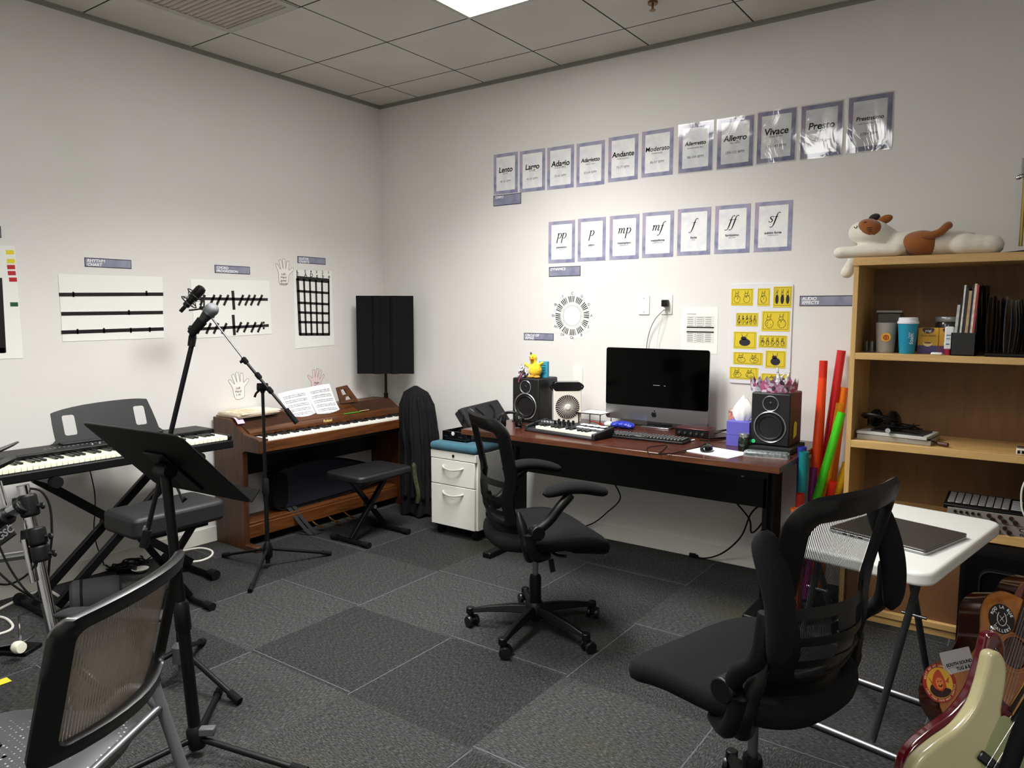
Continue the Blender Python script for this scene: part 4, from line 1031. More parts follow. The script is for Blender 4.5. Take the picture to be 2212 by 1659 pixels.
for i in range(10): mb.box((-.235+.024*(i % 5), .03+.022*(i//5), .042), (-.221+.024*(i % 5), .037+.022*(i//5), .0475), Mk)
part('small_buttons', mb, mat('label_grey', 'b5b5b8', .5), t)
part('pitch_stick', MB().cyl(Mk @ Vector((-.215, -.03, .03)), Mk @ Vector((-.215, -.03, .05)), .012), BLK, t)

# studio monitor speakers
def speaker(cx, yf, z0, w_, h_, d_, lab, sticker=False, led=True):
    t = thing('studio_speaker', lab, 'speaker', (cx, yf+d_/2, z0), 0, 'studio monitor speakers on the desk')
    part('cabinet', MB().box((cx-w_/2, yf, z0), (cx+w_/2, yf+d_, z0+h_)), mat('speaker_black', '09090a', .5, bump=(400, .12, .0004)), t, bevel=.008, seg=3)
    wc = (cx, yf-.0005, z0+h_*.355); tc_ = (cx, yf-.0005, z0+h_*.80); R1, R2 = w_*.405, w_*.20
    F = (0, -1, 0)
    wf = part('woofer', MB().lathe([(R1, 0), (R1*.96, .004), (R1*.86, -.001), (R1*.80, .006), (R1*.72, .004), (R1*.66, -.004), (R1*.3, -.02), (R1*.28, -.014), (R1*.2, -.009), (0, -.006)], wc, F, 40), mat('cone_black', '0c0c0d', .42), t)
    part('trim_ring', MB().lathe([(R1*1.0, -.001), (R1*1.03, .003), (R1*.985, .0055), (R1*.95, .0035), (R1*.95, 0)], wc, F, 48, cap=False), mat('ring_silver', 'a9abae', .3, .8), wf)
    tw = part('tweeter', MB().lathe([(R2, 0), (R2*.9, .001), (R2*.5, -.008), (R2*.36, -.008), (R2*.3, -.002), (R2*.15, .002), (0, .003)], tc_, F, 32), mat('cone_black'), t)
    part('trim_ring', MB().lathe([(R2*1.0, -.001), (R2*1.05, .002), (R2*1.0, .004), (R2*.93, .0025), (R2*.93, 0)], tc_, F, 40, cap=False), mat('ring_silver'), tw)
    if led:
        q_ = (cx-w_*.42, yf, z0+h_*.065)
        part('power_light', MB().lathe([(.010, 0), (.010, .0015), (.006, .002)], q_, F, 20), mat('led_green', '2fae66', .4, emit=.5), t)
    return t
speaker(1.630, -.40, DZ+.006, .198, .270, .215, 'left black studio speaker, with a yellow plush bird on top', led=False)
tR = speaker(3.135, -.47, DZ+.028, .188, .262, .215, 'right black studio speaker, with a paper crown on top')
part('yellow_note', MB().prism([(-.03, -.042), (.025, -.03), (.03, .03), (-.005, .045), (-.028, .03)], .0008, (3.2305, -.375, DZ+.105), YU, ZU), mat('yellow_note', 'c9bd2a', .8), tR)
mb = MB(); mb.prism([(-.12, 0), (.11, 0), (.11, .024), (-.12, .035)], .22, (3.025, -.365, DZ), YU, ZU)
single('speaker_pad', MB().box((3.025, -.515, DZ+.0005), (3.25, -.25, DZ+.027)), mat('foam_black', '131314', .95, bump=(400, .8, .002)), 'black foam wedge under the right-hand speaker', 'speaker pad', bevel=.004)
single('speaker_pad', MB().box((1.53, -.405, DZ+.0005), (1.72, -.18, DZ+.0055)), BLKR, 'thin black mat under the left-hand speaker', 'speaker pad')

# toys on the left speaker
TZ = DZ+.006+.270
def pl_(px, py, y): return PY(px, py, y)
plush = mat('yellow_plush', 'e3c213', .95, sheen=.4, bump=(160, 1, .006))
c = Vector((1.655, -.33, TZ))
t = thing('plush_bird', 'yellow plush bird with orange beak sitting on the left speaker', 'plush toy', c)
b = MB(); b.ell(c+Vector((0, 0, .048)), (.045, .04, .046)); b.ell(c+Vector((-.012, -.003, .098)), (.022, .02, .02)); b.ell(c+Vector((-.014, -.003, .122)), (.026, .024, .026))
b.ell(c+Vector((-.052, -.01, .075)), (.03, .013, .012), (0, .5, 0)); b.ell(c+Vector((.045, 0, .09)), (.022, .012, .012), (0, -.5, 0))
part('body', b, plush, t, remesh=.005, ang=180)
part('beak', MB().ell(c+Vector((-.008, -.03, .117)), (.013, .014, .007)), mat('orange_felt', 'd8791f', .9), t)
for s_ in (-1, 1):
    part('foot', MB().ell(c+Vector((.02+s_*.022, -.045, .010)), (.02, .022, .009), (0, 0, s_*.5)), mat('gold_felt', 'c9892b', .9), t)
    part('eye', MB().ell(c+Vector((-.014+s_*.011, -.026, .128)), .0028), INK, t)
part('comb', MB().tube([c+Vector((-.03, 0, .14)), c+Vector((-.035, 0, .157))], [.008, .004], 8), mat('dark_felt', '3b3a24', .9), t)
c = Vector((1.585, -.355, TZ))
t = thing('plush_zebra', 'small black and white plush toy with a pink ribbon left of the yellow bird', 'plush toy', c)
b = MB(); b.ell(c+Vector((0, .01, .026)), (.026, .028, .026)); b.ell(c+Vector((-.004, -.012, .05)), (.019, .022, .019)); b.ell(c+Vector((-.008, -.03, .042)), (.012, .014, .011))
for s_ in (-1, 1): b.ell(c+Vector((-.004+s_*.013, 0, .072)), (.004, .003, .013)); b.ell(c+Vector((s_*.018, -.02, .009)), (.009, .02, .009))
zm = mat('zebra_cloth', 'd8d2d8', .9); kk = N(zm); kk.link(kk.ramp(kk.noise(kk.tc('Object', (60, 60, 20)), 1.6, 1, 1.5), [(.47, hexc('e4dfe4')), (.5, hexc('141216'))]), kk.b.inputs['Base Color'])
part('body', b, zm, t, remesh=.004, ang=180)
part('ribbon', MB().tube(smooth([c+Vector((-.02, -.028, .03)), c+Vector((0, -.04, .024)), c+Vector((.004, -.045, .002)), c+Vector((-.002, -.052, -.018)), c+Vector((0, -.053, -.028))], 4), .0032, 6), mat('wine_ribbon', '8a2a52', .8), t)
p0_ = Vector((1.728, -.29, TZ)); 
t = thing('blue_card_box', 'small turquoise card box standing on the left speaker behind the yellow bird', 'box', p0_)
part('box', MB().cbox((1.69, -.285, TZ+.0505), (.062, .02, .10)), mat('turquoise_card', '2e94b0', .5), t, bevel=.001)
mb = MB()
for i, (w_, z_) in enumerate(((.035, .075), (.04, .06), (.03, .045), (.044, .028), (.025, .018))): mb.box((1.69-w_/2, -.2962, TZ+z_), (1.69+w_/2, -.2952, TZ+z_+.004))
part('print', mb, mat('dark_teal', '0e4c5e', .6), t)
# fan (turned towards the room)
fo = PY(1226, 865, -.27); fx, fy = fo.x, -.27
zt = PY(1226, 826, fy).z; fw, fh, fd = .172, zt-DZ, .075
FU = Vector((math.cos(rad(40)), math.sin(rad(40)), 0)); FN = FU.cross(ZU)   # face normal
t = thing('desk_fan', 'small square white fan with a black top band between the left speaker and monitor', 'fan', (fx, fy, DZ))
C0 = Vector((fx, fy, DZ+fh/2))
part('housing', MB().prism(rrect(fw, fh, .022, 5), fd, C0-FN*fd, FU, ZU), mat('fan_white', 'dcd8cd', .4), t, bevel=.004)
part('top_band', MB().prism(rrect(fw+.003, .055, .02, 5, 0, fh/2-.026), fd+.003, C0-FN*(fd+.001), FU, ZU), BLKG, t, bevel=.002)
fc = Vector((fx, fy, DZ+fh*.40))+FN*.001
part('recess', MB().lathe([(0, .001), (.073, .001), (.075, -.002)], fc, FN, 40), mat('fan_dark', '0c0b09', .6), t)
mb = MB()
for i in range(36):
    a_ = 2*pi*i/36; dv = lambda q: FU*math.cos(q)+ZU*math.sin(q)
    mb.tube([fc+dv(a_)*.014+FN*.006, fc+dv(a_+.05)*.040+FN*.007, fc+dv(a_+.14)*.074+FN*.003], .0011, 5)
part('grille', mb, mat('fan_white'), t)
part('hub', MB().lathe([(0, .012), (.015, .011), (.019, .006), (.019, 0)], fc, FN, 28), mat('fan_white'), t)
for s_ in (-1, 1): part('carry_strap', MB().tube(smooth([C0+FU*s_*.086-FN*.035+ZU*(fh/2-.05), C0+FU*s_*.102-FN*.035+ZU*(fh/2-.03), C0+FU*s_*.085-FN*.035+ZU*(fh/2-.012)], 4), .006, 8), BLKR, t)
# headphones
def headphones(c, lab, rz, s=1):
    t = thing('headphones', lab, 'headphones', c, 0, 'black headphones')
    M_ = Matrix.Translation(c) @ Matrix.Rotation(rz, 4, 'Z')
    for s_ in (-1, 1):
        part('ear_cup', MB().lathe([(.018, -.02), (.04, -.016), (.044, -.004), (.044, .004), (.036, .01)], (M_ @ Vector((s_*.052, 0, .045))), (M_.to_3x3() @ Vector((s_*.9, 0, .25))), 24), BLKG, t)
        part('ear_pad', MB().tube([M_ @ Vector((s_*.038+0, .032*math.cos(a_), .045+.032*math.sin(a_))) for a_ in [2*pi*i/20 for i in range(20)]], .012, 8, closed=True), BLKR, t)
    part('headband', MB().tube([M_ @ Vector((.075*math.cos(a_), .02+.10*math.sin(a_), .045+.03*math.sin(a_))) for a_ in [pi*i/16 for i in range(17)]], [.006]+[.009]*15+[.006], 10), BLK, t)
    return t
c = onz(1103, 917, DZ+.02); c.z = DZ+.0015; headphones(c, 'black headphones lying on the desk in front of the left speaker', rad(35))
# small shelf/stand behind keyboard
p = onz(1300, 905, DZ+.04)
t = thing('wire_riser', 'small black-edged riser shelf left of the monitor', 'riser', (1.985, -.16, DZ))
part('shelf', MB().box((1.90, -.24, DZ+.066), (2.07, -.08, DZ+.070)), mat('riser_white', 'dcd9d0', .5), t)
part('edge', MB().tube([(1.90, -.24, DZ+.068), (2.07, -.24, DZ+.068), (2.07, -.08, DZ+.068), (1.90, -.08, DZ+.068)], .0035, 6, closed=True), BLK, t)
for x_, y_ in ((1.91, -.23), (2.06, -.23), (1.91, -.09), (2.06, -.09)): part('leg', MB().cyl((x_, y_, DZ), (x_, y_, DZ+.066), .003, n=8), BLK, t)
# blue bag with white part under the monitor
t = thing('snack_bag', 'crumpled blue and white snack bag lying under the monitor', 'bag', (2.20, -.24, DZ))
b = MB(); b.ell((2.22, -.24, DZ+.022), (.075, .04, .022)); b.ell((2.17, -.25, DZ+.018), (.03, .03, .018)); b.ell((2.27, -.25, DZ+.016), (.03, .025, .016))
part('bag', b, mat('blue_foil', '1b2f9e', .25, bump=(45, 1, .01)), t, remesh=.006, ang=180)
b = MB(); b.ell((2.13, -.25, DZ+.018), (.03, .022, .018)); part('torn_edge', b, mat('white_foil', 'd8d5d0', .35, bump=(60, 1, .008)), t)
c = Vector((2.05, -.28, DZ))
single('cable', MB().tube(smooth([(2.0, -.25, DZ+.02), (2.04, -.28, DZ+.03), (2.08, -.25, DZ+.012), (2.05, -.22, DZ+.02), (2.1, -.27, DZ+.01), (2.06, -.30, DZ+.006)], 6), .004, 8), mat('red_cable', '8a1f1a', .5), 'tangled dark red cable between the controller and the keyboard', 'cable')
single('cable', MB().tube(smooth([(2.13, -.15, DZ+.004), (2.09, -.2, DZ+.008), (2.12, -.3, DZ+.006), (2.17, -.19, DZ+.004), (2.10, -.12, DZ+.004)], 6), .003, 8), BLKR, 'black cable curled left of the blue bag', 'cable')
# audio interface
c = onz(1490, 930, DZ+.03)
t = thing('audio_interface', 'dark red audio interface box behind the keyboard under the monitor', 'audio interface', (2.66, -.245, DZ))
part('body', MB().box((2.57, -.30, DZ+.0005), (2.76, -.18, DZ+.048)), mat('oxblood_metal', '4a1016', .35, .5), t, bevel=.004)
part('front_panel', MB().box((2.573, -.303, DZ+.003), (2.757, -.2995, DZ+.045)), BLK, t)
for i in range(5): part('knob', MB().cyl((2.60+i*.033, -.314, DZ+.024), (2.60+i*.033, -.303, DZ+.024), .007), STL, t)
single('cable', MB().tube(smooth([(2.77, -.24, DZ+.02), (2.84, -.23, DZ+.045), (2.86, -.29, DZ+.012), (2.80, -.36, DZ+.004), (2.74, -.37, DZ+.004)], 7), .0028, 8), BLKR, 'black cable curving out of the audio interface', 'cable')
single('cable', MB().tube(smooth([(2.77, -.20, DZ+.03), (2.86, -.19, DZ+.05), (2.88, -.26, DZ+.02), (2.90, -.34, DZ+.004), (2.99, -.37, DZ+.004)], 7), .0028, 8), BLKR, 'black cable running from the interface towards the tissue box', 'cable')
single('usb_plug', MB().tube([onz(1478, 954, DZ+.006), onz(1500, 950, DZ+.006)], .004, 8), WHT, 'small white plug lying at the right end of the keyboard', 'plug')
single('phone', MB().box((-.035, -.07, 0), (.035, .07, .009), Matrix.Translation(onz(1548, 944, DZ+.005)-Vector((0, 0, .004))) @ Matrix.Rotation(rad(-35), 4, 'Z')), BLKG, 'black phone lying flat left of the tissue box', 'phone', bevel=.003)
# tissue box
a = onz(1568, 961, DZ); b_ = onz(1601, 966, DZ)
tx0, ty0 = 2.915, -.40
a = onz(1568, 962, DZ); tx0, ty0 = a.x, a.y; s_ = .118
t = thing('tissue_box', 'purple cube tissue box with a white tissue sticking up beside the right speaker', 'tissue box', (tx0+s_/2, ty0+s_/2, DZ))
part('box', MB().box((tx0, ty0, DZ), (tx0+s_, ty0+s_, DZ+.128)), mat('purple_card', '5a55b0', .5), t, bevel=.0015)
part('seam', MB().box((tx0-.0004, ty0-.0006, DZ+.058), (tx0+s_, ty0, DZ+.0595)), mat('purple_dark', '3d3a86', .5), t)
def tis(u, v_):
    a_ = 2*pi*u; r_ = (.022+.028*math.sin(v_*2.6))*(1-.75*v_)*(1+.32*math.sin(2*a_+3*v_)+.10*math.sin(5*a_+4*v_))
    return Vector((tx0+s_/2+r_*math.cos(a_)*1.25+.012*v_, ty0+s_/2+r_*math.sin(a_)*.7, DZ+.127+.125*v_+.01*math.sin(2*a_)*v_))
part('tissue', MB().grid(tis, 36, 16, .0005), mat('tissue_white', 'e6e5e0', .9), t, ang=60)
c = Vector((tx0+.02, ty0+.19, DZ))
c = Vector((tx0-.012, ty0+.15, DZ))
t = thing('copper_canister', 'small patterned copper-coloured canister behind the tissue box', 'canister', c)
part('canister', MB().lathe([(.03, 0), (.03, .15), (.026, .158)], c), mat('copper_pattern', 'b07a6a', .4, .3, noise=(70, .6)), t); part('lid', MB().ell(c+Vector((0, 0, .16)), (.03, .03, .018)), mat('copper_lid', 'c79a88', .35, .5), t)
c = onz(1607, 972, DZ); c.z = DZ
t = thing('glass_jar', 'small glass jar with green contents and silver lid in front of the tissue box', 'jar', c)
part('glass', MB().lathe([(.026, .0), (.029, .004), (.029, .056), (.024, .066)], c), mat('dark_green_glass', '1c2b20', .08, trans=.3, noise=(110, .8)), t)
part('lid', MB().lathe([(.026, .066), (.026, .082), (.024, .084)], c), mat('lid_silver', 'b9bcbb', .25, .9), t)
# tin
a, b_ = onz(1611, 986, DZ), onz(1697, 993, DZ); U_ = (b_-a); U_.z = 0; U_.normalize(); V_ = Vector((-U_.y, U_.x, 0)); c = (a+b_)/2+V_*.035; c.z = DZ
t = thing('metal_tin', 'long narrow silver and black tin at the front right corner of the desk', 'tin', c)
part('tin', MB().prism(rrect(.205, .062, .012, 4), .022, c, U_, V_), mat('tin_print', '8d9496', .35, .6, noise=(70, .75)), t, bevel=.003)
part('base_rim', MB().prism(rrect(.209, .066, .013, 4), .004, c, U_, V_), mat('tin_rim', 'cfcdc8', .3, .8), t)
part('lid_ridge', MB().prism(rrect(.19, .048, .01, 4), .004, c+Vector((0, 0, .022)), U_, V_), mat('tin_print'), t, bevel=.001)
# paper crown on right speaker
CZ = DZ+.028+.262
cm = mat('crown_print', '9a6f92', .5); kk = N(cm); vo = kk.add('ShaderNodeTexVoronoi'); vo.inputs['Scale'].default_value = 55; kk.link(kk.tc(), vo.inputs['Vector'])
kk.link(kk.ramp(vo.outputs['Color'], [(.2, hexc('3a2a3a')), (.35, hexc('b05a86')), (.5, hexc('c9c0cc')), (.65, hexc('6f7f86')), (.8, hexc('a03a5e'))]), kk.b.inputs['Base Color'])
cc_ = Vector((3.120, -.375, CZ)); 
def crown(u, v_):
    a_ = 2*pi*u; zig = abs(((u*18) % 1)-.5)*2
    return cc_+Vector((.112*math.cos(a_)*(1+.03*v_), .085*math.sin(a_)*(1+.03*v_), .001+v_*(.04+.028*zig)))
t = thing('party_crown', 'pink and silver patterned zigzag paper crown on top of the right speaker', 'crown', cc_)
part('band', MB().grid(crown, 108, 4, .0015), cm, t)
for i, (x_, y_) in enumerate(((.03, -.02), (.055, .01), (-.0, .03))):
    part('spike', MB().tube([cc_+Vector((x_, y_, .03)), cc_+Vector((x_-.012+.03*i, y_, .135-.02*i))], [.016, .001], 8), mat('spotted_paper', 'd8d4d4', .6, noise=(120, .8)), t)

# ================================================================ white cabinet with cushion and cases
t = thing('filing_cabinet', 'white two-drawer mobile filing cabinet with a blue seat cushion left of the desk', 'cabinet', (1.19, -.33, 0))
cabm = mat('cabinet_white', 'cfcec6', .45)
cx0, cx1, cy0, cy1 = 1.003, 1.378, -.575, -.06
part('body', MB().box((cx0, cy0+.02, .072), (cx1, cy1, .562)), cabm, t, bevel=.003)
part('header_rail', MB().box((cx0, cy0, .512), (cx1, cy0+.02, .562)), cabm, t, bevel=.002)
for z0, z1 in ((.345, .508), (.074, .341)):
    d_ = part('drawer', MB().box((cx0+.002, cy0, z0), (cx1-.012, cy0+.02, z1)), cabm, t, bevel=.003)
    zc = z1-.050; mb = MB(); xm = (cx0+cx1)/2
    mb.tube(smooth([(xm-.085, cy0, zc+.008), (xm-.06, cy0-.018, zc-.002), (xm, cy0-.03, zc-.008), (xm+.06, cy0-.018, zc-.002), (xm+.085, cy0, zc+.008)], 5), .0065, 8)
    part('handle', mb, mat('handle_cream', 'c9c8be', .3, .3), d_)
part('lock', MB().cyl((1.195, cy0-.004, .538), (1.195, cy0, .538), .009), BLKG, t)
cu = MB(); cu.box((cx0-.004, cy0-.012, .564), (cx1+.004, cy1, .616))
part('cushion', cu, mat('teal_fabric', '2f5c6c', .95, sheen=.1, bump=(500, .6, .001), noise=(12, .12)), t, bevel=.022, seg=4)
for x_ in (cx0+.04, cx1-.04):
    for y_ in (cy0+.06, cy1-.06):
        mb = MB(); mb.cyl((x_-.018, y_, .027), (x_-.004, y_, .027), .027); mb.cyl((x_+.004, y_, .027), (x_+.018, y_, .027), .027); mb.box((x_-.006, y_-.02, .03), (x_+.006, y_+.02, .075))
        part('caster', mb, BLK, t)
part('base_plate', MB().box((cx0+.015, cy0+.03, .055), (cx1-.015, cy1-.02, .072)), BLKM, t)
# black box tray on the cushion
z0 = .617
t = thing('black_case', 'low open black equipment case with a round white badge on the blue cushion', 'case', (1.10, -.40, z0))
bx0, bx1, by0, by1 = 1.04, 1.245, -.50, -.20
mb = MB().box((bx0, by0, z0), (bx1, by1, z0+.01)).box((bx0, by0, z0), (bx1, by0+.008, z0+.062)).box((bx0, by1-.008, z0), (bx1, by1, z0+.062)).box((bx0, by0, z0), (bx0+.008, by1, z0+.062)).box((bx1-.008, by0, z0), (bx1, by1, z0+.062))
part('tray', mb, BLKG, t, bevel=.002)
part('badge', MB().lathe([(.013, 0), (.013, .002), (.010, .003)], (1.13, by0-.0005, z0+.048), (0, -1, 0)), mat('badge_white', 'cfcfd0', .4), t)
for x_ in (1.07, 1.19): part('latch', MB().tube(smooth([(x_-.014, by0, z0+.028), (x_, by0-.006, z0+.031), (x_+.014, by0, z0+.026)], 4), .004, 8), CHR if False else mat('dark_latch', '2a2a2c', .25, .6), t)
for i in range(3):
    part('padding', MB().ell((1.09+i*.05, -.35+.03*(i % 2), z0+.035), (.035, .05, .026), (0, 0, i)), BLKF, t)
# tilted bag
P0 = PD(1017, 955, depth((1.10, -.42, .66))); 
O_ = PD(1018, 957, depth((1.14, -.47, .66))-.04)
cv = lambda x, y, z: _r*x+_u*y+_f*z
e1 = cv(-.119, .187, .048); e2 = cv(.251, .054, .40); L1 = e1.length-.02; e2.normalize(); e1 = (e1-e2*e1.dot(e2)).normalized(); e3 = e1.cross(e2)
if e3.dot(cv(.049, .04, -.035)) < 0: e3 = -e3
t = thing('equipment_bag', 'black padded equipment bag leaning tilted on the open case', 'bag', O_)
Mb = Matrix(((e2.x, e1.x, e3.x, O_.x), (e2.y, e1.y, e3.y, O_.y), (e2.z, e1.z, e3.z, O_.z), (0, 0, 0, 1)))
bagm = mat('bag_nylon', '111113', .8, bump=(500, .5, .001))
part('bag_body', MB().box((0, 0, 0), (.44, L1+.02, .075), Mb), bagm, t, bevel=.014, seg=3)
part('carry_handle', MB().tube([Mb @ Vector(p) for p in [tuple(v) for v in smooth([(.14, .20, .078), (.15, .15, .09), (.19, .10, .084), (.26, .10, .084), (.30, .15, .09), (.31, .20, .078)], 5)]], .005, 8), BLKR, t)
for y_ in (.06, .14): part('latch', MB().tube([Mb @ Vector((-.002, y_, .03)), Mb @ Vector((-.006, y_+.018, .05)), Mb @ Vector((-.002, y_+.036, .06))], .006, 8), mat('dark_latch'), t)
part('zip', MB().box((-.0015, .0, .045), (.442, L1+.02, .05), Mb), BLKR, t)

# cables under the desk
single('cable', MB().tube(smooth([(2.24, -.44, .52), PY(1340, 1075, -.25), PY(1310, 1108, -.12), PY(1285, 1128, -.06), PY(1262, 1138, -.05), PY(1240, 1150, -.10)], 8), .004, 8), BLKR, 'black cable hanging under the desk behind the centre chair', 'cable')
single('cable', MB().tube(smooth([(2.95, -.44, .50), PY(1618, 1120, -.35), PY(1623, 1150, -.30), PY(1640, 1138, -.30), PY(1655, 1110, -.32), PY(1645, 1092, -.33), PY(1622, 1110, -.30), PY(1600, 1160, -.2), PY(1560, 1195, -.08), PY(1520, 1206, -.03), PY(1490, 1198, -.03)], 8), .0045, 8), BLKR, 'black cable looping at the right desk leg down to the baseboard', 'cable')
single('cable_plug', MB().cyl(PY(1490, 1198, -.03), PY(1502, 1200, -.03), .012).cyl(PY(1502, 1200, -.03), PY(1508, 1201, -.03), .007), BLKR, 'black cable plug lying against the back baseboard', 'plug')
# boomwhackers and tubes between desk and bookcase
def wtube(a, b_, r, col_, lab, badge=None):
    a = Vector(a); b_ = Vector(b_)
    m_ = mat('tube_'+col_, col_, .35); t = thing('percussion_tube', lab, 'tube', a, 0, 'coloured plastic percussion tubes')
    d = (b_-a).normalized(); x = d.orthogonal().normalized(); y = d.cross(x); n = 28; mb = MB(); vs = []
    for rr_, q in ((r, a), (r, b_), (r*.93, b_), (r*.93, a)):
        for k_ in range(n): vs.append(q+(x*math.cos(2*pi*k_/n)+y*math.sin(2*pi*k_/n))*rr_)
    fs = []
    for j in range(4):
        for k_ in range(n): fs.append((j*n+k_, j*n+(k_+1) % n, ((j+1) % 4)*n+(k_+1) % n, ((j+1) % 4)*n+k_))
    mb.add(vs, fs); part('tube', mb, m_, t)
    if badge:
        f = (CAM-badge); f = (f-d*f.dot(d)).normalized()
        part('badge', MB().prism(rrect(.018, .026, .003, 3), .001, badge+f*(r+.0005), d.cross(f), d), WHT, t)
def tb(top, ytop, bot, ybot, r, col_, lab, **k_):
    b_ = PY(top[0], top[1], ytop); a = PY(bot[0], bot[1], ybot)
    if a.z < .015 : 
        f_ = (b_.z-.015)/(b_.z-a.z); a = b_+(a-b_)*f_
    a = b_+(a-b_)*((b_.z-.02)/(b_.z-a.z)) if k_.pop('floor', True) else a
    wtube(a, b_, r, col_, lab, **k_)
tb((1818, 757), -.05, (1766, 1100), -.12, .0215, 'c01a22', 'tallest crimson plastic tube leaning against the wall by the bookcase')
tb((1779, 779), -.10, (1762, 1100), -.16, .0205, 'c9230f', 'dark red-orange plastic tube just left of the tall crimson one')
tb((1777, 816), -.20, (1752, 1100), -.26, .0205, 'e2410c', 'orange plastic tube in front of the dark red-orange one')
tb((1823, 837), -.05, (1790, 1100), -.10, .021, 'd9700c', 'amber-orange plastic tube leaning behind the green one')
tb((1815, 871), -.13, (1776, 1100), -.15, .019, 'e0940f', 'golden-orange plastic tube right behind the green one')
pb = PY(1762, 1081, -.33)
tb((1818, 891), -.26, (1757, 1100), -.34, .020, '3fc412', 'bright green plastic tube leaning diagonally in front of the others', badge=pb)
tb((1829, 1000), -.18, (1800, 1090), -.20, .019, 'e8b40c', 'yellow plastic tube leaning against the bookcase side, low')
tb((1733, 965), -.50, (1729, 1100), -.50, .021, '232a86', 'blue plastic tube standing behind the teal one')
tb((1737, 976), -.57, (1731, 1100), -.57, .0215, '0d6f70', 'teal plastic tube standing at the desk corner')
tb((1729, 1066), -.64, (1726, 1150), -.64, .0205, '9c1f14', 'short red plastic tube in front of the teal one')
tb((1718, 1098), -.72, (1716, 1180), -.72, .0205, 'd8641a', 'shortest orange plastic tube beside the desk leg')
tb((1758, 1011), -.28, (1752, 1100), -.30, .020, '7a1560', 'purple plastic tube left of the green one')
tb((1800, 1040), -.30, (1785, 1100), -.30, .0195, 'c9200f', 'short scarlet plastic tube right of the green one')
# ================================================================ bookcase and its contents
bir = wood('birch_laminate', 'b68f58', 'ceaa6c', 'X', .9, .45, stretch=10)
birz = wood('birch_laminate_upright', 'b68f58', 'ceaa6c', 'Z', .9, .45, stretch=10)
birb = wood('birch_back_panel', '684824', '7a562e', 'Z', .8, .6, stretch=8)
BX0, BX1, BF, BB = 3.472, 4.60, -.41, -.012
t = thing('bookcase', 'tall open birch bookcase against the back wall right of the desk', 'bookcase', ((BX0+BX1)/2, (BF+BB)/2, 0))
for a in (BX0, BX1-.022): part('side_panel', MB().box((a, BF, 0), (a+.022, BB, 1.668)), birz, t, bevel=.0015)
part('top_board', MB().box((BX0-.004, BF-.006, 1.668), (BX1+.004, BB, 1.704)), bir, t, bevel=.0015)
part('back_panel', MB().box((BX0+.022, BB-.008, .062), (BX1-.022, BB, 1.668)), birb, t)
for z0, z1 in ((1.237, 1.267), (.823, .857), (.468, .508), (.035, .062)):
    part('shelf', MB().box((BX0+.022, BF, z0), (BX1-.022, BB-.008, z1)), bir, t, bevel=.0015)
part('kick_board', MB().box((BX0+.022, BF+.012, 0), (BX1-.022, BF+.03, .035)), bir, t)
part('lower_panel', MB().box((BX0+.022, BF+.025, .062), (3.985, BF+.034, .468)), mat('fibreboard', '6b4624', .7, noise=(160, .15)), t)
q = [PY(1843, 566, -.36), PY(1846, 600, -.36), PY(1832, 690, -.36), PY(1824, 690, -.36)]
single('paper_sheet', MB().prism([(-.33, 1.665), (-.24, 1.665), (-.16, 1.40), (-.30, 1.395)], .0012, (BX0-.0022, 0, 0), YU, ZU).grid(lambda u, v_: Vector((BX0-.003-.035*v_*u, -.33+.02*v_+.10*u, 1.665-.27*v_)), 3, 8, .001), mat('kraft_paper', 'b59a78', .85), 'tan paper sheet taped to the left side of the bookcase', 'paper')
S2, S3, S4 = 1.267, .857, .508
c = Vector((3.603, -.30, S2+.0005))
t = thing('tumbler', 'pale grey cup with a round orange and yellow emblem on the second shelf', 'cup', c)
part('body', MB().lathe([(.036, 0), (.038, .004), (.045, .135), (.045, .139)], c), mat('pale_grey_ceramic', '9c978f', .4), t)
em = (CAM-c); em.z = 0; em.normalize(); side = em.cross(ZU)
part('emblem', MB().prism(circ(.021, 28), .0025, c+em*.0405+ZU*.072-side*.003, side, ZU) if side.cross(ZU).dot(em) > 0 else MB().prism(circ(.021, 28), .0025, c+em*.0405+ZU*.072, -side, ZU), mat('emblem_yellow', 'd9a12a', .5), t)
sd = side if side.cross(ZU).dot(em) > 0 else -side
part('emblem_mark', MB().tube([c+em*.0440+ZU*(.072+.010*math.sin(a_))+sd*.010*math.cos(a_) for a_ in [2*pi*i/12 for i in range(12)]], .0022, 5, closed=True).tube([c+em*.0440+ZU*.060, c+em*.0440+ZU*.084], .0022, 5), mat('emblem_red', 'b23a1c', .5), t)
t = thing('plastic_container', 'clear lidded plastic box standing behind the pale grey cup', 'container', (3.60, -.19, S2))
part('box', MB().box((3.55, -.24, S2+.0005), (3.655, -.14, S2+.185)), mat('smoky_plastic', '5b5348', .15, trans=.6), t, bevel=.006); part('lid', MB().box((3.547, -.243, S2+.185), (3.658, -.137, S2+.197)), mat('grey_lid', '8a857a', .3), t, bevel=.003)
t = thing('small_glass', 'pair of small clear shot glasses in the left corner of the second shelf', 'glass', (3.53, -.27, S2))
for dx in (0, .028): part('glass', MB().lathe([(.010, 0), (.012, .05), (.011, .05), (.009, .004)], (3.518+dx, -.27-dx, S2+.0005), n=16, cap=True), mat('clear_glass', 'cfd3cf', .03, trans=.95), t)
c = Vector((3.698, -.34, S2+.0005))
t = thing('takeaway_cup', 'bright blue takeaway cup with a white lid on the second shelf', 'cup', c)
part('cup', MB().lathe([(.030, 0), (.031, .003), (.042, .138)], c, n=32), mat('cup_blue', '1287a8', .45), t)
part('lid', MB().lathe([(.0445, .136), (.0445, .145), (.041, .148), (.039, .162), (.036, .164), (.034, .160)], c, n=32), mat('lid_white', 'dcdce0', .4), t)
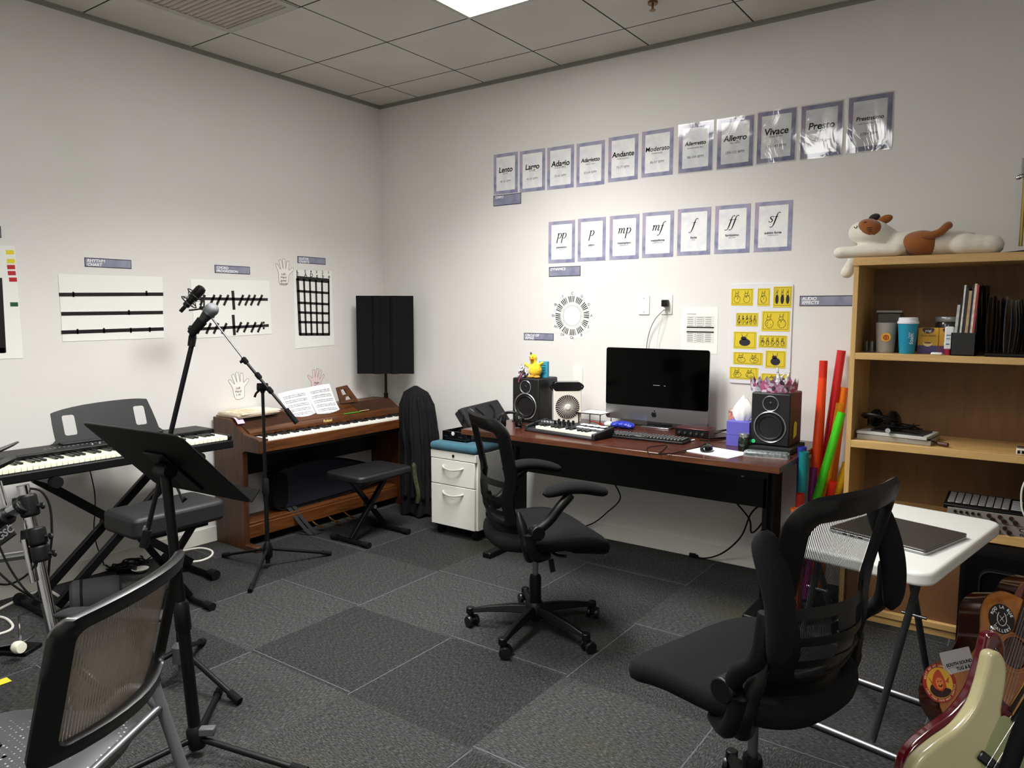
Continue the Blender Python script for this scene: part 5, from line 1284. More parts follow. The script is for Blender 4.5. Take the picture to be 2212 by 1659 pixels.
def on_cup(s, hz, size, ang, rr_):
    em_ = Matrix.Rotation(rad(ang), 3, 'Z') @ em; sd_ = em_.cross(ZU)
    sd_ = sd_ if sd_.cross(ZU).dot(em_) > 0 else -sd_
    r_ = rr_(hz); return textp(s, size, c+em_*(r_+.0012)+ZU*hz, ZU, -sd_, WHINK, t, 'lettering')
on_cup('Fueled', .085, .009, 8, lambda z: .0305+.0117*z/.138); on_cup('foam', .07, .026, 24, lambda z: .0305+.0117*z/.138)
def teabox(x0, w_, lab, words, cols, y=-.30):
    t = thing('tea_box', lab, 'box', (x0+w_/2, y+.04, S2), 0, 'tea boxes on the second shelf')
    part('carton', MB().box((x0, y, S2+.0005), (x0+w_, y+.075, S2+.118)), mat('carton_'+cols[0], cols[0], .5), t, bevel=.001)
    part('lower_band', MB().box((x0+.001, y-.0006, S2+.001), (x0+w_-.001, y, S2+.038)), mat('carton_'+cols[1], cols[1], .5), t)
    xm = x0+w_/2
    part('logo_patch', MB().prism(smooth2([(-.022, .012), (.022, .012), (.017, -.006), (0, -.012), (-.017, -.006)], 3), .0008, (xm, y-.0004, S2+.104), XU, ZU), mat('plum_ink', '3a1026', .5), t)
    textp('yogi', .016, Vector((xm, y-.0022, S2+.105)), XU, ZU, WHINK, t)
    for i, s in enumerate(words): textp(s, .012, Vector((xm, y-.0012, S2+.083-i*.011)), XU, ZU, mat('maroon_ink', '5a1420', .6), t)
    part('cup_picture', MB().prism([(.019*math.cos(a_), .017*math.sin(a_) if math.sin(a_) < 0 else .004*math.sin(a_)) for a_ in [2*pi*i/24 for i in range(24)]], .0008, (xm, y-.0008, S2+.050), XU, ZU), mat('cup_cream', 'e5cf8f', .5), t)
    part('tea_picture', MB().prism([(.016*math.cos(a_), .0035*math.sin(a_)) for a_ in [2*pi*i/20 for i in range(20)]], .0008, (xm, y-.0018, S2+.050), XU, ZU), mat('tea_brown', '7a2f14', .4), t)
teabox(3.735, .082, 'yellow and purple tea carton next to the blue cup', ['Stress Relief'], ('c79a24', '4a3f78'))
teabox(3.819, .075, 'second tea carton, partly hidden by the white tube', ['Calming'], ('c79326', '5c2a62'))
t = thing('lidded_jar', 'jar with a pale lid behind the tea boxes', 'jar', (3.84, -.17, S2))
part('jar', MB().lathe([(.05, 0), (.052, .006), (.052, .13), (.045, .145)], (3.84, -.165, S2+.0005)), mat('jar_dark', '2a2a2a', .2), t)
part('lid', MB().lathe([(.050, .145), (.052, .15), (.052, .165), (.05, .168)], (3.84, -.165, S2)), mat('jar_lid', '9fa3a4', .3, .5), t)
c = Vector((3.862, -.345, S2+.0005))
t = thing('cream_tube', 'white and crimson squeeze tube standing on its cap', 'tube', c)
part('tube', MB().box((c.x-.017, c.y-.008, c.z+.024), (c.x+.017, c.y+.012, c.z+.125)), mat('tube_white', 'dedfe0', .35), t, bevel=.005); part('cap', MB().cyl(c, c+Vector((0, 0, .025)), .015), mat('crimson_cap', '8a0f2c', .4), t)
part('print', MB().box((c.x-.010, c.y-.0092, c.z+.085), (c.x+.012, c.y-.0082, c.z+.089)).box((c.x-.010, c.y-.0092, c.z+.07), (c.x+.006, c.y-.0082, c.z+.073)).box((c.x-.010, c.y-.0092, c.z+.045), (c.x+.003, c.y-.0082, c.z+.05)), mat('teal_ink', '2a6a72', .5), t)
single('eraser', MB().box((3.80, -.405, S2+.0005), (3.845, -.378, S2+.012)), WHT, 'small white rounded object at the shelf edge in front of the tea boxes', 'eraser', bevel=.005)
# black magazine holder with books
hx0, hx1 = 3.873, 3.965
t = thing('magazine_holder', 'black open-top magazine holder full of books on the second shelf', 'holder', ((hx0+hx1)/2, -.28, S2))
mb = MB().box((hx0, -.385, S2+.0005), (hx1, -.381, S2+.10)).box((hx0, -.385, S2+.0005), (hx0+.003, -.14, S2+.10)).box((hx1-.003, -.385, S2+.0005), (hx1, -.14, S2+.20)).box((hx0, -.144, S2+.0005), (hx1, -.14, S2+.24)).box((hx0, -.385, S2+.0005), (hx1, -.14, S2+.004))
part('holder', mb, mat('holder_black', '101012', .5), t)
bk = [(.012, .215, 'b9bcb4', 'thin pale booklet at the left end of the holder'), (.010, .245, '15161a', 'tall thin black booklet with a white edge in the holder'), (.008, .30, 'd6d3cc', 'tall white-edged book in the holder'), (.011, .285, '2a2024', 'dark book with worn spine in the holder'), (.012, .275, 'b39a70', 'tan book with orange foot in the holder'), (.008, .30, '1c1f3a', 'navy book in the holder'), (.010, .305, 'd9c6b2', 'cream spined book in the holder'), (.008, .30, 'a83238', 'red book beside the cream one in the holder')]
x = hx0+.004
for i, (w_, h_, c_, lb_) in enumerate(bk):
    w_ *= .98; tl = .012
    mm = MB(); z0 = S2+.006; mm.add([(x, -.370, z0), (x+w_-.001, -.370, z0), (x+w_-.001, -.17, z0), (x, -.17, z0), (x+tl, -.370, z0+h_), (x+w_-.001+tl, -.370, z0+h_), (x+w_-.001+tl, -.17, z0+h_), (x+tl, -.17, z0+h_)], [(0, 3, 2, 1), (4, 5, 6, 7), (0, 1, 5, 4), (1, 2, 6, 5), (2, 3, 7, 6), (3, 0, 4, 7)])
    single('book', mm, mat('spine_'+c_, c_, .6, noise=(40, .2)), lb_, 'book', 'books in the black holder'); x += w_
# spiral books and hanging file folders
R_ = random.Random(5)
tt_ = thing('file_rack', 'black wire file rack holding grey folders on the second shelf', 'rack', (4.2, -.27, S2))
part('tray', MB().box((4.00, -.385, S2+.0005), (4.50, -.381, S2+.014)).box((4.0, -.385, S2+.0005), (4.5, -.12, S2+.004)), BLKM, tt_)
x = 3.975
cols = ['111113', '19191b', '8b8c8e', '141416', '7a7b7d', '5a1c20', '0f0f11', 'c9cacc', 'a5a6a8', 'b5b6b8', 'd0d1d3', '6c6d6f', '2c2c2e', 'a8a9ab', '8a8b8d', '4a4b4d', '9a9b9e', '8a6440', '333436', '232426', '4c4d50', '1d1d1f', '505153', '2c2d2f', '17181a', '3f4042', '232325', '48494b', '1a1a1c', '303133']
i = 0
while x < 4.46:
    w_ = R_.uniform(.008, .017); h_ = .235+R_.uniform(-.012, .01) if x > 4.0 else .29
    c_ = cols[i % len(cols)]; am = R_.uniform(-.006, .010); zb = S2+.0155
    mm = MB()
    mm.grid(lambda u, v_, x=x, am=am, h_=h_, w_=w_: Vector((x+am*math.sin(v_*pi)+.004*u, -.365+.20*u, zb+h_*v_)), 1, 8, w_*.35)
    single('file_folder', mm, mat('folder_'+c_, c_, .6), 'one of the upright grey and black folders in the file rack', 'folder', 'upright folders in the file rack')
    x += w_; i += 1
mb = MB()
for k_ in range(12): mb.tube([(3.975+.012*math.cos(a_), -.37+.018*k_, S2+.31+.0+.009*math.sin(a_)) for a_ in [2*pi*j/10 for j in range(10)]], .0012, 4, closed=True)
# third shelf: books, headphones, cable
for i, (z, w_, c_, lb_) in enumerate(((0, .31, '8f8a7e', 'thick grey book at the bottom under the headphones on the third shelf'), (.024, .30, 'b9b9b4', 'white-edged book on the grey book under the headphones'))):
    single('book', MB().box((-.155, -.11, 0), (-.155+w_, .11, .022 if i == 0 else .014), Matrix.Translation((3.672, -.26, S3+.001+z)) @ Matrix.Rotation(rad(-4-3*i), 4, 'Z')), mat('cover_'+c_, c_, .5), lb_, 'book', 'books under the headphones', bevel=.0015)
single('notebook', MB().box((-.10, -.08, 0), (.12, .08, .006), Matrix.Translation((3.675, -.27, S3+.0402)) @ Matrix.Rotation(rad(-10), 4, 'Z')), mat('dark_cover', '1b1d22', .4), 'thin dark notebook on top of the two books under the headphones', 'notebook', bevel=.001)
c = Vector((3.61, -.27, S3+.048)); headphones(c, 'black headphones on top of the books on the third shelf', rad(160))
mb = MB(); R_ = random.Random(9)
for k_ in range(4):
    mb.tube(smooth([Vector((3.66+.09*math.cos(a_)+R_.uniform(-.02, .02), -.28+.05*math.sin(a_)+R_.uniform(-.012, .012), S3+.055+R_.uniform(0, .03))) for a_ in [2*pi*j/7 for j in range(8)]], 5), .0028, 6)
mb.tube(smooth([(3.70, -.34, S3+.055), (3.76, -.36, S3+.05), (3.80, -.37, S3+.03), (3.84, -.36, S3+.016)], 6), .003, 6)
single('coiled_cable', mb, BLKR, 'tangled black headphone cable spilling off the books on the third shelf', 'cable')
p = PY(1930, 925, -.36)
single('jack_plug', MB().cyl((3.645, -.374, S3+.056), (3.645, -.392, S3+.056), .011, n=20), CHR, 'round silver jack end in the black cable tangle', 'plug')
single('marker', MB().tube([(3.84, -.35, S3+.012), (3.885, -.37, S3+.012)], .009, 10), mat('brown_marker', '4a2a1c', .5), 'short brown marker beside the book pile on the third shelf', 'marker')
t = thing('harmonica', 'small silver and ivory harmonica at the right end of the third shelf', 'harmonica', (4.19, -.36, S3))
part('body', MB().box((4.135, -.395, S3+.0005), (4.26, -.35, S3+.028)), mat('ivory', 'cfc7b2', .4), t, bevel=.004)
mb = MB()
for i in range(8): mb.box((4.14+i*.015, -.3965, S3+.007), (4.149+i*.015, -.3945, S3+.02))
part('holes', mb, INK, t); part('cover_plate', MB().box((4.137, -.39, S3+.028), (4.258, -.352, S3+.034)), STL, t, bevel=.003)
# fourth shelf: rack units, pad controller, silver case
def rack_unit(z0, lab, y0=-.40, dx=0, tint='8d8981'):
    t = thing('rack_preamp', lab, 'audio unit', (4.1, y0+.12, z0), 0, 'rack preamps on the fourth shelf')
    fm = mat('rack_face_'+tint, tint, .4, .4)
    x0_, x1_ = 3.90+dx, 4.382+dx
    part('chassis', MB().box((x0_+.02, y0+.004, z0), (x1_-.02, y0+.25, z0+.043)), STL, t); part('face_plate', MB().box((x0_, y0, z0), (x1_, y0+.004, z0+.044)), fm, t, bevel=.001)
    for i in range(5): part('knob', MB().cyl((x0_+.03+i*.022, y0-.010, z0+.03), (x0_+.03+i*.022, y0, z0+.03), .0062, n=12), BLK, t)
    for i in range(3):
        for dx_, dz_, r_ in ((0, .031, .0085), (.016, .014, .0095)):
            part('knob', MB().cyl((x0_+.155+i*.040+dx_, y0-.013, z0+dz_), (x0_+.155+i*.040+dx_, y0, z0+dz_), r_, n=14), mat('dark_red_knob', '2c1518', .3), t)
    xo = x0_+.315
    part('badge_oval', MB().prism([(.031*math.cos(a_), .010*math.sin(a_)) for a_ in [2*pi*i/28 for i in range(28)]], .0016, (xo, y0-.0002, z0+.030), XU, ZU), mat('oval_dark', '3a2f2b', .4), t)
    part('badge_inlay', MB().prism([(.025*math.cos(a_), .0065*math.sin(a_)) for a_ in [2*pi*i/28 for i in range(28)]], .0008, (xo, y0-.0018, z0+.030), XU, ZU), mat('oval_light', 'b5afa4', .3, .5), t)
    textp('EUREKA', .013, Vector((xo, y0-.0008, z0+.010)), XU, ZU, INK, t, bold=.0006, spacing=1.2)
    for i in range(3): part('knob', MB().cyl((x0_+.385+i*.030, y0-.012, z0+.028-(i % 2)*.012), (x0_+.385+i*.030, y0, z0+.028-(i % 2)*.012), .009, n=14), mat('dark_red_knob'), t)
rack_unit(S4+.0005, 'lower of the two stacked silver rack preamps on the fourth shelf', dx=-.02)
rack_unit(S4+.046, 'upper of the two stacked silver rack preamps, right under the pad strip', dx=.0)
z0 = S4+.092
t = thing('pad_controller', 'black strip controller with a row of eight silver pads on the rack preamps', 'controller', (4.02, -.30, z0))
M_ = Matrix.Translation((4.035, -.33, z0)) @ Matrix.Rotation(rad(-3), 4, 'Z') @ Matrix.Rotation(rad(14), 4, 'X')
part('body', MB().box((-.15, -.06, 0), (.15, .08, .022), M_), BLK, t, bevel=.003)
for i in range(8): part('pad', MB().box((-.138+i*.029, -.035, .022), (-.113+i*.029, .068, .025), M_), mat('pad_silver', '8f8d8c', .35, .5), t, bevel=.001, seg=1)
mb = MB()
for i in range(8): mb.box((.098, -.03+i*.012, .022), (.135, -.026+i*.012, .0232), M_)
part('slot_lines', mb, mat('label_grey', 'b5b5b8', .5), t)
t = thing('flight_case', 'black case with silver metal edges at the right end of the fourth shelf', 'case', (4.32, -.27, S4+.0905))
fx0_, fy0_, z0 = 4.195, -.385, S4+.0905
part('panel', MB().box((fx0_+.006, fy0_+.006, z0+.002), (4.43, -.13, z0+.17)), BLK, t)
mb = MB()
for a, b_ in (((fx0_, fy0_, z0), (fx0_+.02, fy0_+.02, z0+.175)), ((fx0_, fy0_, z0), (4.44, fy0_+.02, z0+.018)), ((fx0_, fy0_, z0+.157), (4.44, fy0_+.02, z0+.175)), ((fx0_, fy0_, z0+.157), (fx0_+.02, -.13, z0+.175))): mb.box(a, b_)
part('metal_edge', mb, STL, t, bevel=.002); part('handle', MB().tube(smooth([(4.215, fy0_-.004, z0+.12), (4.23, fy0_-.025, z0+.13), (4.33, fy0_-.025, z0+.13)], 4), .009, 10), STL, t)
single('cable', MB().tube(smooth([(4.22, -.36, S4+.272), (4.185, -.40, S4+.265), (4.165, -.42, S4+.21), (4.168, -.43, S4+.14), (4.18, -.435, S4+.105), (4.195, -.43, S4+.08)], 7), .0035, 8), mat('white_cord', 'd5d3ca'), 'white cable hanging in front of the silver-edged case', 'cable')
single('cable', MB().tube(smooth([(4.24, -.33, S4+.27), (4.20, -.35, S4+.30), (4.22, -.30, S4+.32), (4.28, -.33, S4+.275), (4.24, -.36, S4+.30)], 6), .004, 8), BLKR, 'black cable bundle on top of the silver-edged case', 'cable')
# plush calico cat on top
TB = 1.7045
def py(px, py_, y=-.25): return PY(px, py_, y)
t = thing('plush_cat', 'long white and orange plush calico cat sleeping on top of the bookcase', 'plush toy', (3.72, -.26, TB))
wp_ = mat('cream_plush', 'd9d4c6', .95, sheen=.3, bump=(220, .5, .003)); op = mat('orange_plush', '8c501b', .95, sheen=.3, bump=(220, .5, .003)); dp = mat('dark_plush', '2c2220', .95, sheen=.2)
b = MB()
hc = py(1880, 505, -.27); b.ell(hc, (.098, .085, .066), (0, .15, 0)); b.ell(py(1912, 512, -.25), (.055, .06, .05))
for px_, r_ in ((1950, (.075, .09, .062)), (1990, (.085, .095, .066)), (2035, (.085, .095, .064)), (2075, (.08, .09, .058))): 
    q_ = py(px_, 515, -.24); q_.z = TB+r_[2]*.98; b.ell(q_, r_)
for y_ in (-.31, -.18):
    for px_, r_ in ((2085, .048), (2110, .045), (2137, .042)):
        q_ = py(px_, 515, y_); q_.z = TB+r_; b.ell(q_, (.06, r_, r_))
q0 = py(1840, 545, -.34); q0.z = TB+.030
for i in range(7):
    u = i/6; b.ell((3.405+.22*u, -.335+.015*u, TB+.031+.004*u), (.045, .036, .030))
for i in range(4): b.ell((3.60-.012*i, -.19, TB+.03), (.05, .035, .03))
part('body', b, wp_, t, remesh=.009, ang=180)
b = MB()
for i in range(5):
    u = i/4; b.ell((3.44-.035*u, -.20-.02*u, TB+.018-.075*u), (.03, .03, .03))
part('hanging_paw', b, wp_, t, remesh=.008, ang=180)
part('face_patch', MB().ell(hc+Vector((.006, -.030, .016)), (.062, .062, .048), (0, .5, 0)), op, t, ang=180)
part('ear', MB().ell(py(1912, 474, -.25), (.034, .018, .020), (0, -.35, 0)), op, t); part('ear', MB().ell(py(1889, 470, -.22), (.026, .018, .018), (0, -.3, 0)), dp, t)
qb = py(1985, 512, -.27); part('back_patch', MB().ell((qb.x+.01, -.265, TB+.062), (.092, .090, .060)), op, t, ang=180)
tl = [py(1990, 507, -.34), py(2010, 508, -.345), py(2030, 502, -.34), py(2044, 490, -.33), py(2050, 486, -.31)]
part('tail', MB().tube(smooth(tl, 6), [.012]+[.017]*20+[.017]*3+[.012], 14), op, t, ang=180)
fy_ = hc.y-.088
mb = MB(); 
for k_ in range(3): mb.tube([hc+Vector((.0+.004*k_, -.0925-.0*k_, .018-.008*k_)), hc+Vector((.022, -.0895, .020-.008*k_))], .0013, 5)
mb.tube(smooth([hc+Vector((-.062, -.058, .03)), hc+Vector((-.05, -.066, .022)), hc+Vector((-.046, -.069, .034))], 4), .0018, 5); mb.tube([hc+Vector((-.016, -.083, .045)), hc+Vector((-.003, -.084, .048))], .0018, 5)
part('stitched_face', mb, INK, t)
single('folded_cloth', MB().grid(lambda u, v_: Vector((4.03+.36*u, -.38+.30*v_, TB+.001+.028*math.sin(u*pi*.6)*math.sin(v_*pi)+.004*math.sin(9*u))), 14, 10, .004), BLKF, 'flat black cloth lying on the bookcase top at the right edge', 'cloth')
# brass pole fittings at the right edge
t = thing('brass_pole', 'sliver of a tall brass and chrome pole with clamp wings at the right edge', 'pole', (4.205, -.30, TB+.03))
brs = mat('brass_pole', 'a08a4c', .3, .9)
xb = PY(2211, 400, -.30).x; zz_ = lambda p_: PY(2211, p_, -.30).z
part('pole', MB().cyl((xb+.004, -.30, TB+.03), (xb+.004, -.30, zz_(275)), .0075), brs, t)
part('finial', MB().ell((xb, -.30, zz_(270)), (.011, .011, .011)).cyl((xb+.002, -.30, zz_(282)), (xb+.002, -.30, zz_(274)), .012), CHR, t)
part('band', MB().cyl((xb+.004, -.30, zz_(302)), (xb+.004, -.30, zz_(290)), .0085), mat('brown_band', '5a3320', .5), t)
part('clamp_wing', MB().ell((xb-.014, -.30, zz_(381)), (.018, .008, .010), (0, -.5, 0)).cyl((xb, -.30, zz_(376)), (xb, -.30, zz_(342)), .012), CHR, t)
# ================================================================ chairs
meshm = bpy.data.materials.new('chair_mesh'); meshm.use_nodes = True; MATS['chair_mesh'] = meshm
def mesh_fabric(m, col, nu, nv, open_, rough=.8, diag=False):
    k = N(m); b = k.b; b.inputs['Base Color'].default_value = col; b.inputs['Roughness'].default_value = rough; b.inputs['Specular IOR Level'].default_value = .2
    tc = k.add('ShaderNodeTexCoord'); sp = k.add('ShaderNodeSeparateXYZ'); k.link(tc.outputs['UV'], sp.inputs[0])
    a = k.math('FRACT', k.math('MULTIPLY', sp.outputs[0], nu)); c = k.math('FRACT', k.math('MULTIPLY', sp.outputs[1], nv))
    hole = k.math('MULTIPLY', k.math('GREATER_THAN', a, 1-open_), k.math('GREATER_THAN', c, .18))
    k.link(k.math('SUBTRACT', 1.0, hole), b.inputs['Alpha'])
mesh_fabric(meshm, (.008, .008, .009, 1), 75, 190, .48)
FR = mat('chair_plastic', '050506', .42, bump=(500, .15, .0003), spec=.3)
SEATF = mat('chair_fabric', '08080a', .9, spec=.2); kk = N(SEATF); kk.bump(kk.math('ADD', kk.noise(kk.tc('Object', (420, 420, 420)), 1, 2), kk.math('MULTIPLY', kk.noise(kk.tc(), 90, 2), .4)), .8, .002)

def ring_frame(fn, uo, vo, ro, ui, vi, ri, th, n=10):
    """frame between an outer and an inner rounded rectangle in (u,v), laid on the surface fn(u,v,offset)"""
    def rr_(u, v, r):
        out = []
        for cx, cy, a0 in ((u[1], v[0], -90), (u[1], v[1], 0), (u[0], v[1], 90), (u[0], v[0], 180)):
            ccx = cx-r[0]*(1 if cx == u[1] else -1); ccy = cy-r[1]*(1 if cy == v[1] else -1)
            for k_ in range(n+1):
                a = rad(a0+90*k_/n); out.append((ccx+r[0]*math.cos(a), ccy+r[1]*math.sin(a)))
            nx = {-90: ((u[1]), (v[1])), 0: None, 90: None, 180: None}
        P = []; m = len(out)
        for i in range(m):
            a, b = out[i], out[(i+1) % m]; P.append(a)
            L = math.hypot(b[0]-a[0], b[1]-a[1])
            if L > .12:
                for j in range(1, 8): P.append((a[0]+(b[0]-a[0])*j/8, a[1]+(b[1]-a[1])*j/8))
        return P
    A = rr_(uo, vo, ro); B = rr_(ui, vi, ri)
    if len(A) != len(B): raise ValueError('ring')
    mb = MB(); m = len(A); vs = []
    for (a, b) in zip(A, B):
        e = .15
        vs += [fn(a[0], a[1], th*.5), fn(a[0]+(b[0]-a[0])*e, a[1]+(b[1]-a[1])*e, 0), fn(a[0]+(b[0]-a[0])*(1-e), a[1]+(b[1]-a[1])*(1-e), 0), fn(b[0], b[1], th*.5),
               fn(a[0]+(b[0]-a[0])*(1-e), a[1]+(b[1]-a[1])*(1-e), th), fn(a[0]+(b[0]-a[0])*e, a[1]+(b[1]-a[1])*e, th)]
    fs = [(i*6+k_, ((i+1) % m)*6+k_, ((i+1) % m)*6+(k_+1) % 6, i*6+(k_+1) % 6) for i in range(m) for k_ in range(6)]
    mb.add(vs, fs); return mb
def office_chair(loc, heading, base_ang, lab, arms_up, tag_on_lever=False, lift=0):
    t = thing('office_chair', lab, 'chair', (0, 0, 0), 0, 'black mesh office chairs')
    # base
    hubz = .105
    part('base_hub', MB().lathe([(.040, .065), (.045, .085), (.042, .125), (.032, .14)], (0, 0, 0)), FR, t)
    for i in range(5):
        a = rad(base_ang+72*i-heading+90); d = Vector((math.cos(a), math.sin(a), 0)); s_ = d.cross(ZU)
        mb = MB(); prof = [(.03, .125, .088, .026), (.12, .118, .084, .021), (.22, .102, .076, .018), (.305, .082, .064, .015)]
        vs = []
        for r_, zt, zb, w_ in prof:
            p = d*r_; vs += [p+s_*w_+ZU*zb, p+s_*w_*.6+ZU*zt, p-s_*w_*.6+ZU*zt, p-s_*w_+ZU*zb]
        fs = [(j*4+k_, j*4+(k_+1) % 4, (j+1)*4+(k_+1) % 4, (j+1)*4+k_) for j in range(3) for k_ in range(4)]+[(3, 2, 1, 0), (12, 13, 14, 15)]
        mb.add(vs, fs); mb.cyl(d*.305+ZU*.058, d*.305+ZU*.088, .019)
        lg = part('base_leg', mb, FR, t, bevel=.004)
        ca = rad(40*i+20); cd_ = Vector((math.cos(ca), math.sin(ca), 0)); ax = cd_.cross(ZU); o = d*.305+cd_*.014
        mb = MB(); 
        for s2 in (-1, 1): mb.lathe([(.010, .012*s2), (.026, .012*s2), (.0275, .018*s2), (.024, .027*s2), (.006, .028*s2)], o+ZU*.0275, ax, 20)
        mb.cyl(o+ZU*.0275-ax*.012, o+ZU*.0275+ax*.012, .012); mb.cyl(d*.305+ZU*.03, d*.305+ZU*.06, .011)
        part('caster', mb, mat('caster_black', '0a0a0a', .35), lg)
    part('column_sleeve', MB().lathe([(.022, .05), (.027, .06), (.027, .25), (.024, .262)], (0, 0, 0)), FR, t)
    part('gas_column', MB().cyl((0, 0, .16), (0, 0, .395), .0135), STL, t)
    part('mechanism', MB().box((-.075, -.13, .388), (.075, .10, .425)).cyl((-.05, .135, .385), (.05, .135, .385), .0), FR, t, bevel=.01)
    part('tension_knob', MB().cyl((0, .085, .352), (0, .085, .40), .034), FR, t, bevel=.005)
    lv = part('height_lever', MB().tube(smooth([(.05, .02, .395), (.16, .03, .385), (.235, .045, .40)], 4), .007, 8), FR, t)
    if tag_on_lever:
        part('hang_tag', MB().obox((.06, .05, .33), (.075, .055, .275), .028, .006).tube([(.05, .03, .39), (.055, .045, .36), (.06, .05, .33)], .002, 6), mat('tag_black', '121214', .4), t, bevel=.002)
        textp('Flash', .012, Vector((.068, .045, .30)), Vector((.2, 0, -1)), Vector((1, 0, .2)), WHINK, t)
    # seat: saddle-shaped cushion with rounded outline and falling front edge
    def seat(u, v_, top=True):
        a = 2*pi*u; n_ = 3.2; c_, s_ = math.cos(a), math.sin(a)
        rx = .255; ry = .262
        k_ = (abs(c_)**n_+abs(s_)**n_)**(-1/n_)
        x = rx*k_*c_*v_*(1+.04*s_); y = .045+ry*k_*s_*v_
        z = .492-.035*(v_**6)+.022*(abs(x)/rx)**2-.050*max(0, (y-.08)/.2)**2+.006*(y < -.1)
        return x, y, z
    mb = MB(); nu, rings = 56, [0.0, .3, .55, .75, .88, .96, 1.0]
    vs = [Vector(seat(0, 0))]; fs = []
    for r_ in rings[1:]:
        for i in range(nu): vs.append(Vector(seat(i/nu, r_)))
    bt = []
    for dz, sc in ((.022, 1.012), (.045, .99), (.055, .93), (.058, .5)):
        for i in range(nu):
            x, y, z = seat(i/nu, 1.0); vs.append(Vector((x*sc, .035+(y-.035)*sc, z-dz)))
    nr = len(rings)-1+4
    for i in range(nu): fs.append((0, 1+i, 1+(i+1) % nu))
    for j in range(nr-1):
        for i in range(nu): a0 = 1+j*nu; fs.append((a0+i, a0+nu+i, a0+nu+(i+1) % nu, a0+(i+1) % nu))
    fs.append(tuple(1+(nr-1)*nu+i for i in range(nu)))
    mb.add(vs, fs); part('seat', mb, SEATF, t, ang=70)
    part('seat_pan', MB().prism(rrect(.40, .36, .08, 5, 0, .02), .02, (0, 0, .418)), FR, t, bevel=.008)
    # back support arms
    for s_ in (-1, 1):
        part('back_support', MB().tube(smooth([(s_*.10, -.06, .402), (s_*.19, -.10, .40), (s_*.240, -.125, .44), (s_*.230, -.145, .52), (s_*.203, -.158, .60)], 6), [.020]*4+[.026]*12+[.022]*5+[.018, .015, .012, .008], 12), FR, t)
        part('support_cover', MB().tube(smooth([(s_*.20, -.02, .405), (s_*.25, -.09, .415), (s_*.262, -.12, .46), (s_*.262, -.13, .52)], 5), [.012]+[.022]*14+[.026], 10), FR, t)
    zb0, zb1 = .50, 1.0
    def wid(v_): return .205+.045*v_+(-.025*math.sin(max(0, min(1, v_/.5))*pi))
    def back(u, v_, off=0):
        x = (2*u-1)*wid(v_); y = -.17-.10*max(0, v_)**1.15+.055*(2*u-1)**2-.030*math.sin(max(0, min(1, v_/.45))*pi)-off
        z = zb0+(zb1-zb0)*v_-.012*(2*u-1)**4*v_; return Vector((x, y, z))
    def strip(u0, u1, v0, v1, th, nu_=10, nv_=10, off=0): return MB().grid(lambda a, b_: back(u0+(u1-u0)*a, v0+(v1-v0)*b_, off), nu_, nv_, th)
    part('back_frame', ring_frame(back, (0, 1), (.02, 1.0), (.16, .12), (.13, .87), (.10, .865), (.07, .06), .028), FR, t, ang=60)
    part('mesh_panel', MB().grid(lambda a, b_: back(.06+.88*a, .06+.88*b_, -.002), 18, 24), meshm, t, ang=180)
    # lumbar basket: three cross slats and bottom rail bulging to the rear
    def lum(u, v_):
        p = back(u, v_, 0); p.y -= .028*(1-(2*u-1)**2); return p
    for v0, v1, nm in ((.385, .44, 'lumbar_slat'), (.255, .30, 'lumbar_slat'), (.135, .18, 'lumbar_slat')):
        part(nm, MB().grid(lambda a, b_: lum(a, v0+(v1-v0)*b_), 20, 2, -.012), FR, t, bevel=.003)
    part('bottom_rail', MB().grid(lambda a, b_: lum(a, -.08+.14*b_), 20, 3, -.020), FR, t, bevel=.005)
    part('lumbar_spine', MB().grid(lambda a, b_: lum(.40+.20*a, -.02+.42*b_)+Vector((0, .002, 0)), 4, 8, -.008) , FR, t)
    # arms
    for s_ in (-1, 1):
        piv = Vector((s_*.262, -.10, .525))
        A = Matrix.Identity(3) if not arms_up else Matrix.Rotation(rad(82), 3, 'X')
        def L(p): return piv+A @ Vector((s_*p[0], p[1], p[2]))
        br = part('arm_bracket', MB().tube(smooth([L((0, -.01, 0)), L((.010, .05, .045)), L((.014, .10, .105)), L((.008, .15+(.05 if arms_up else 0), .150-(.02 if arms_up else 0)))], 5), [.026]+[.021]*14+[.019], 12), FR, t)
        part('pivot_cap', MB().cyl(piv-Vector((s_*.02, 0, 0)), piv+Vector((s_*.026, 0, 0)), .031), FR, br, bevel=.004)
        n_ = 22; pts = []; rs = []
        def pad(u, v_):
            a = 2*pi*u; y = .03+.30*v_; w_ = .048*max(0, 1-abs(2*v_-1)**5)**.5*(.85+.25*v_); h_ = .025*max(0, 1-abs(2*v_-1)**6)**.5
            return L((-.002+w_*math.cos(a)-.01*v_, y+(.05 if arms_up else 0), .158-(.02 if arms_up else 0)+.022*math.sin(pi*min(1, v_*1.1))-.012*v_+h_*math.sin(a)))
        part('arm_pad', MB().grid(lambda a, b_: pad(a, .003+.994*b_), 20, n_), SEATF, t, ang=180)
    for ch in [o for o in bpy.data.objects if o.parent == t]:
        if ch.name.split('.')[0] in ('base_hub', 'base_leg', 'column_sleeve'): continue
        ch.location.z += lift
    t.location = loc; t.rotation_euler = (0, 0, rad(heading-90)); return t
office_chair((2.385, -1.415, 0), 55, -155, 'black mesh-back office chair with arms down standing in front of the desk', False, True, .02)
office_chair((3.622, -2.213, 0), 163, 118, 'black mesh-back office chair with flipped-up arms in the right foreground', True, False, .055)

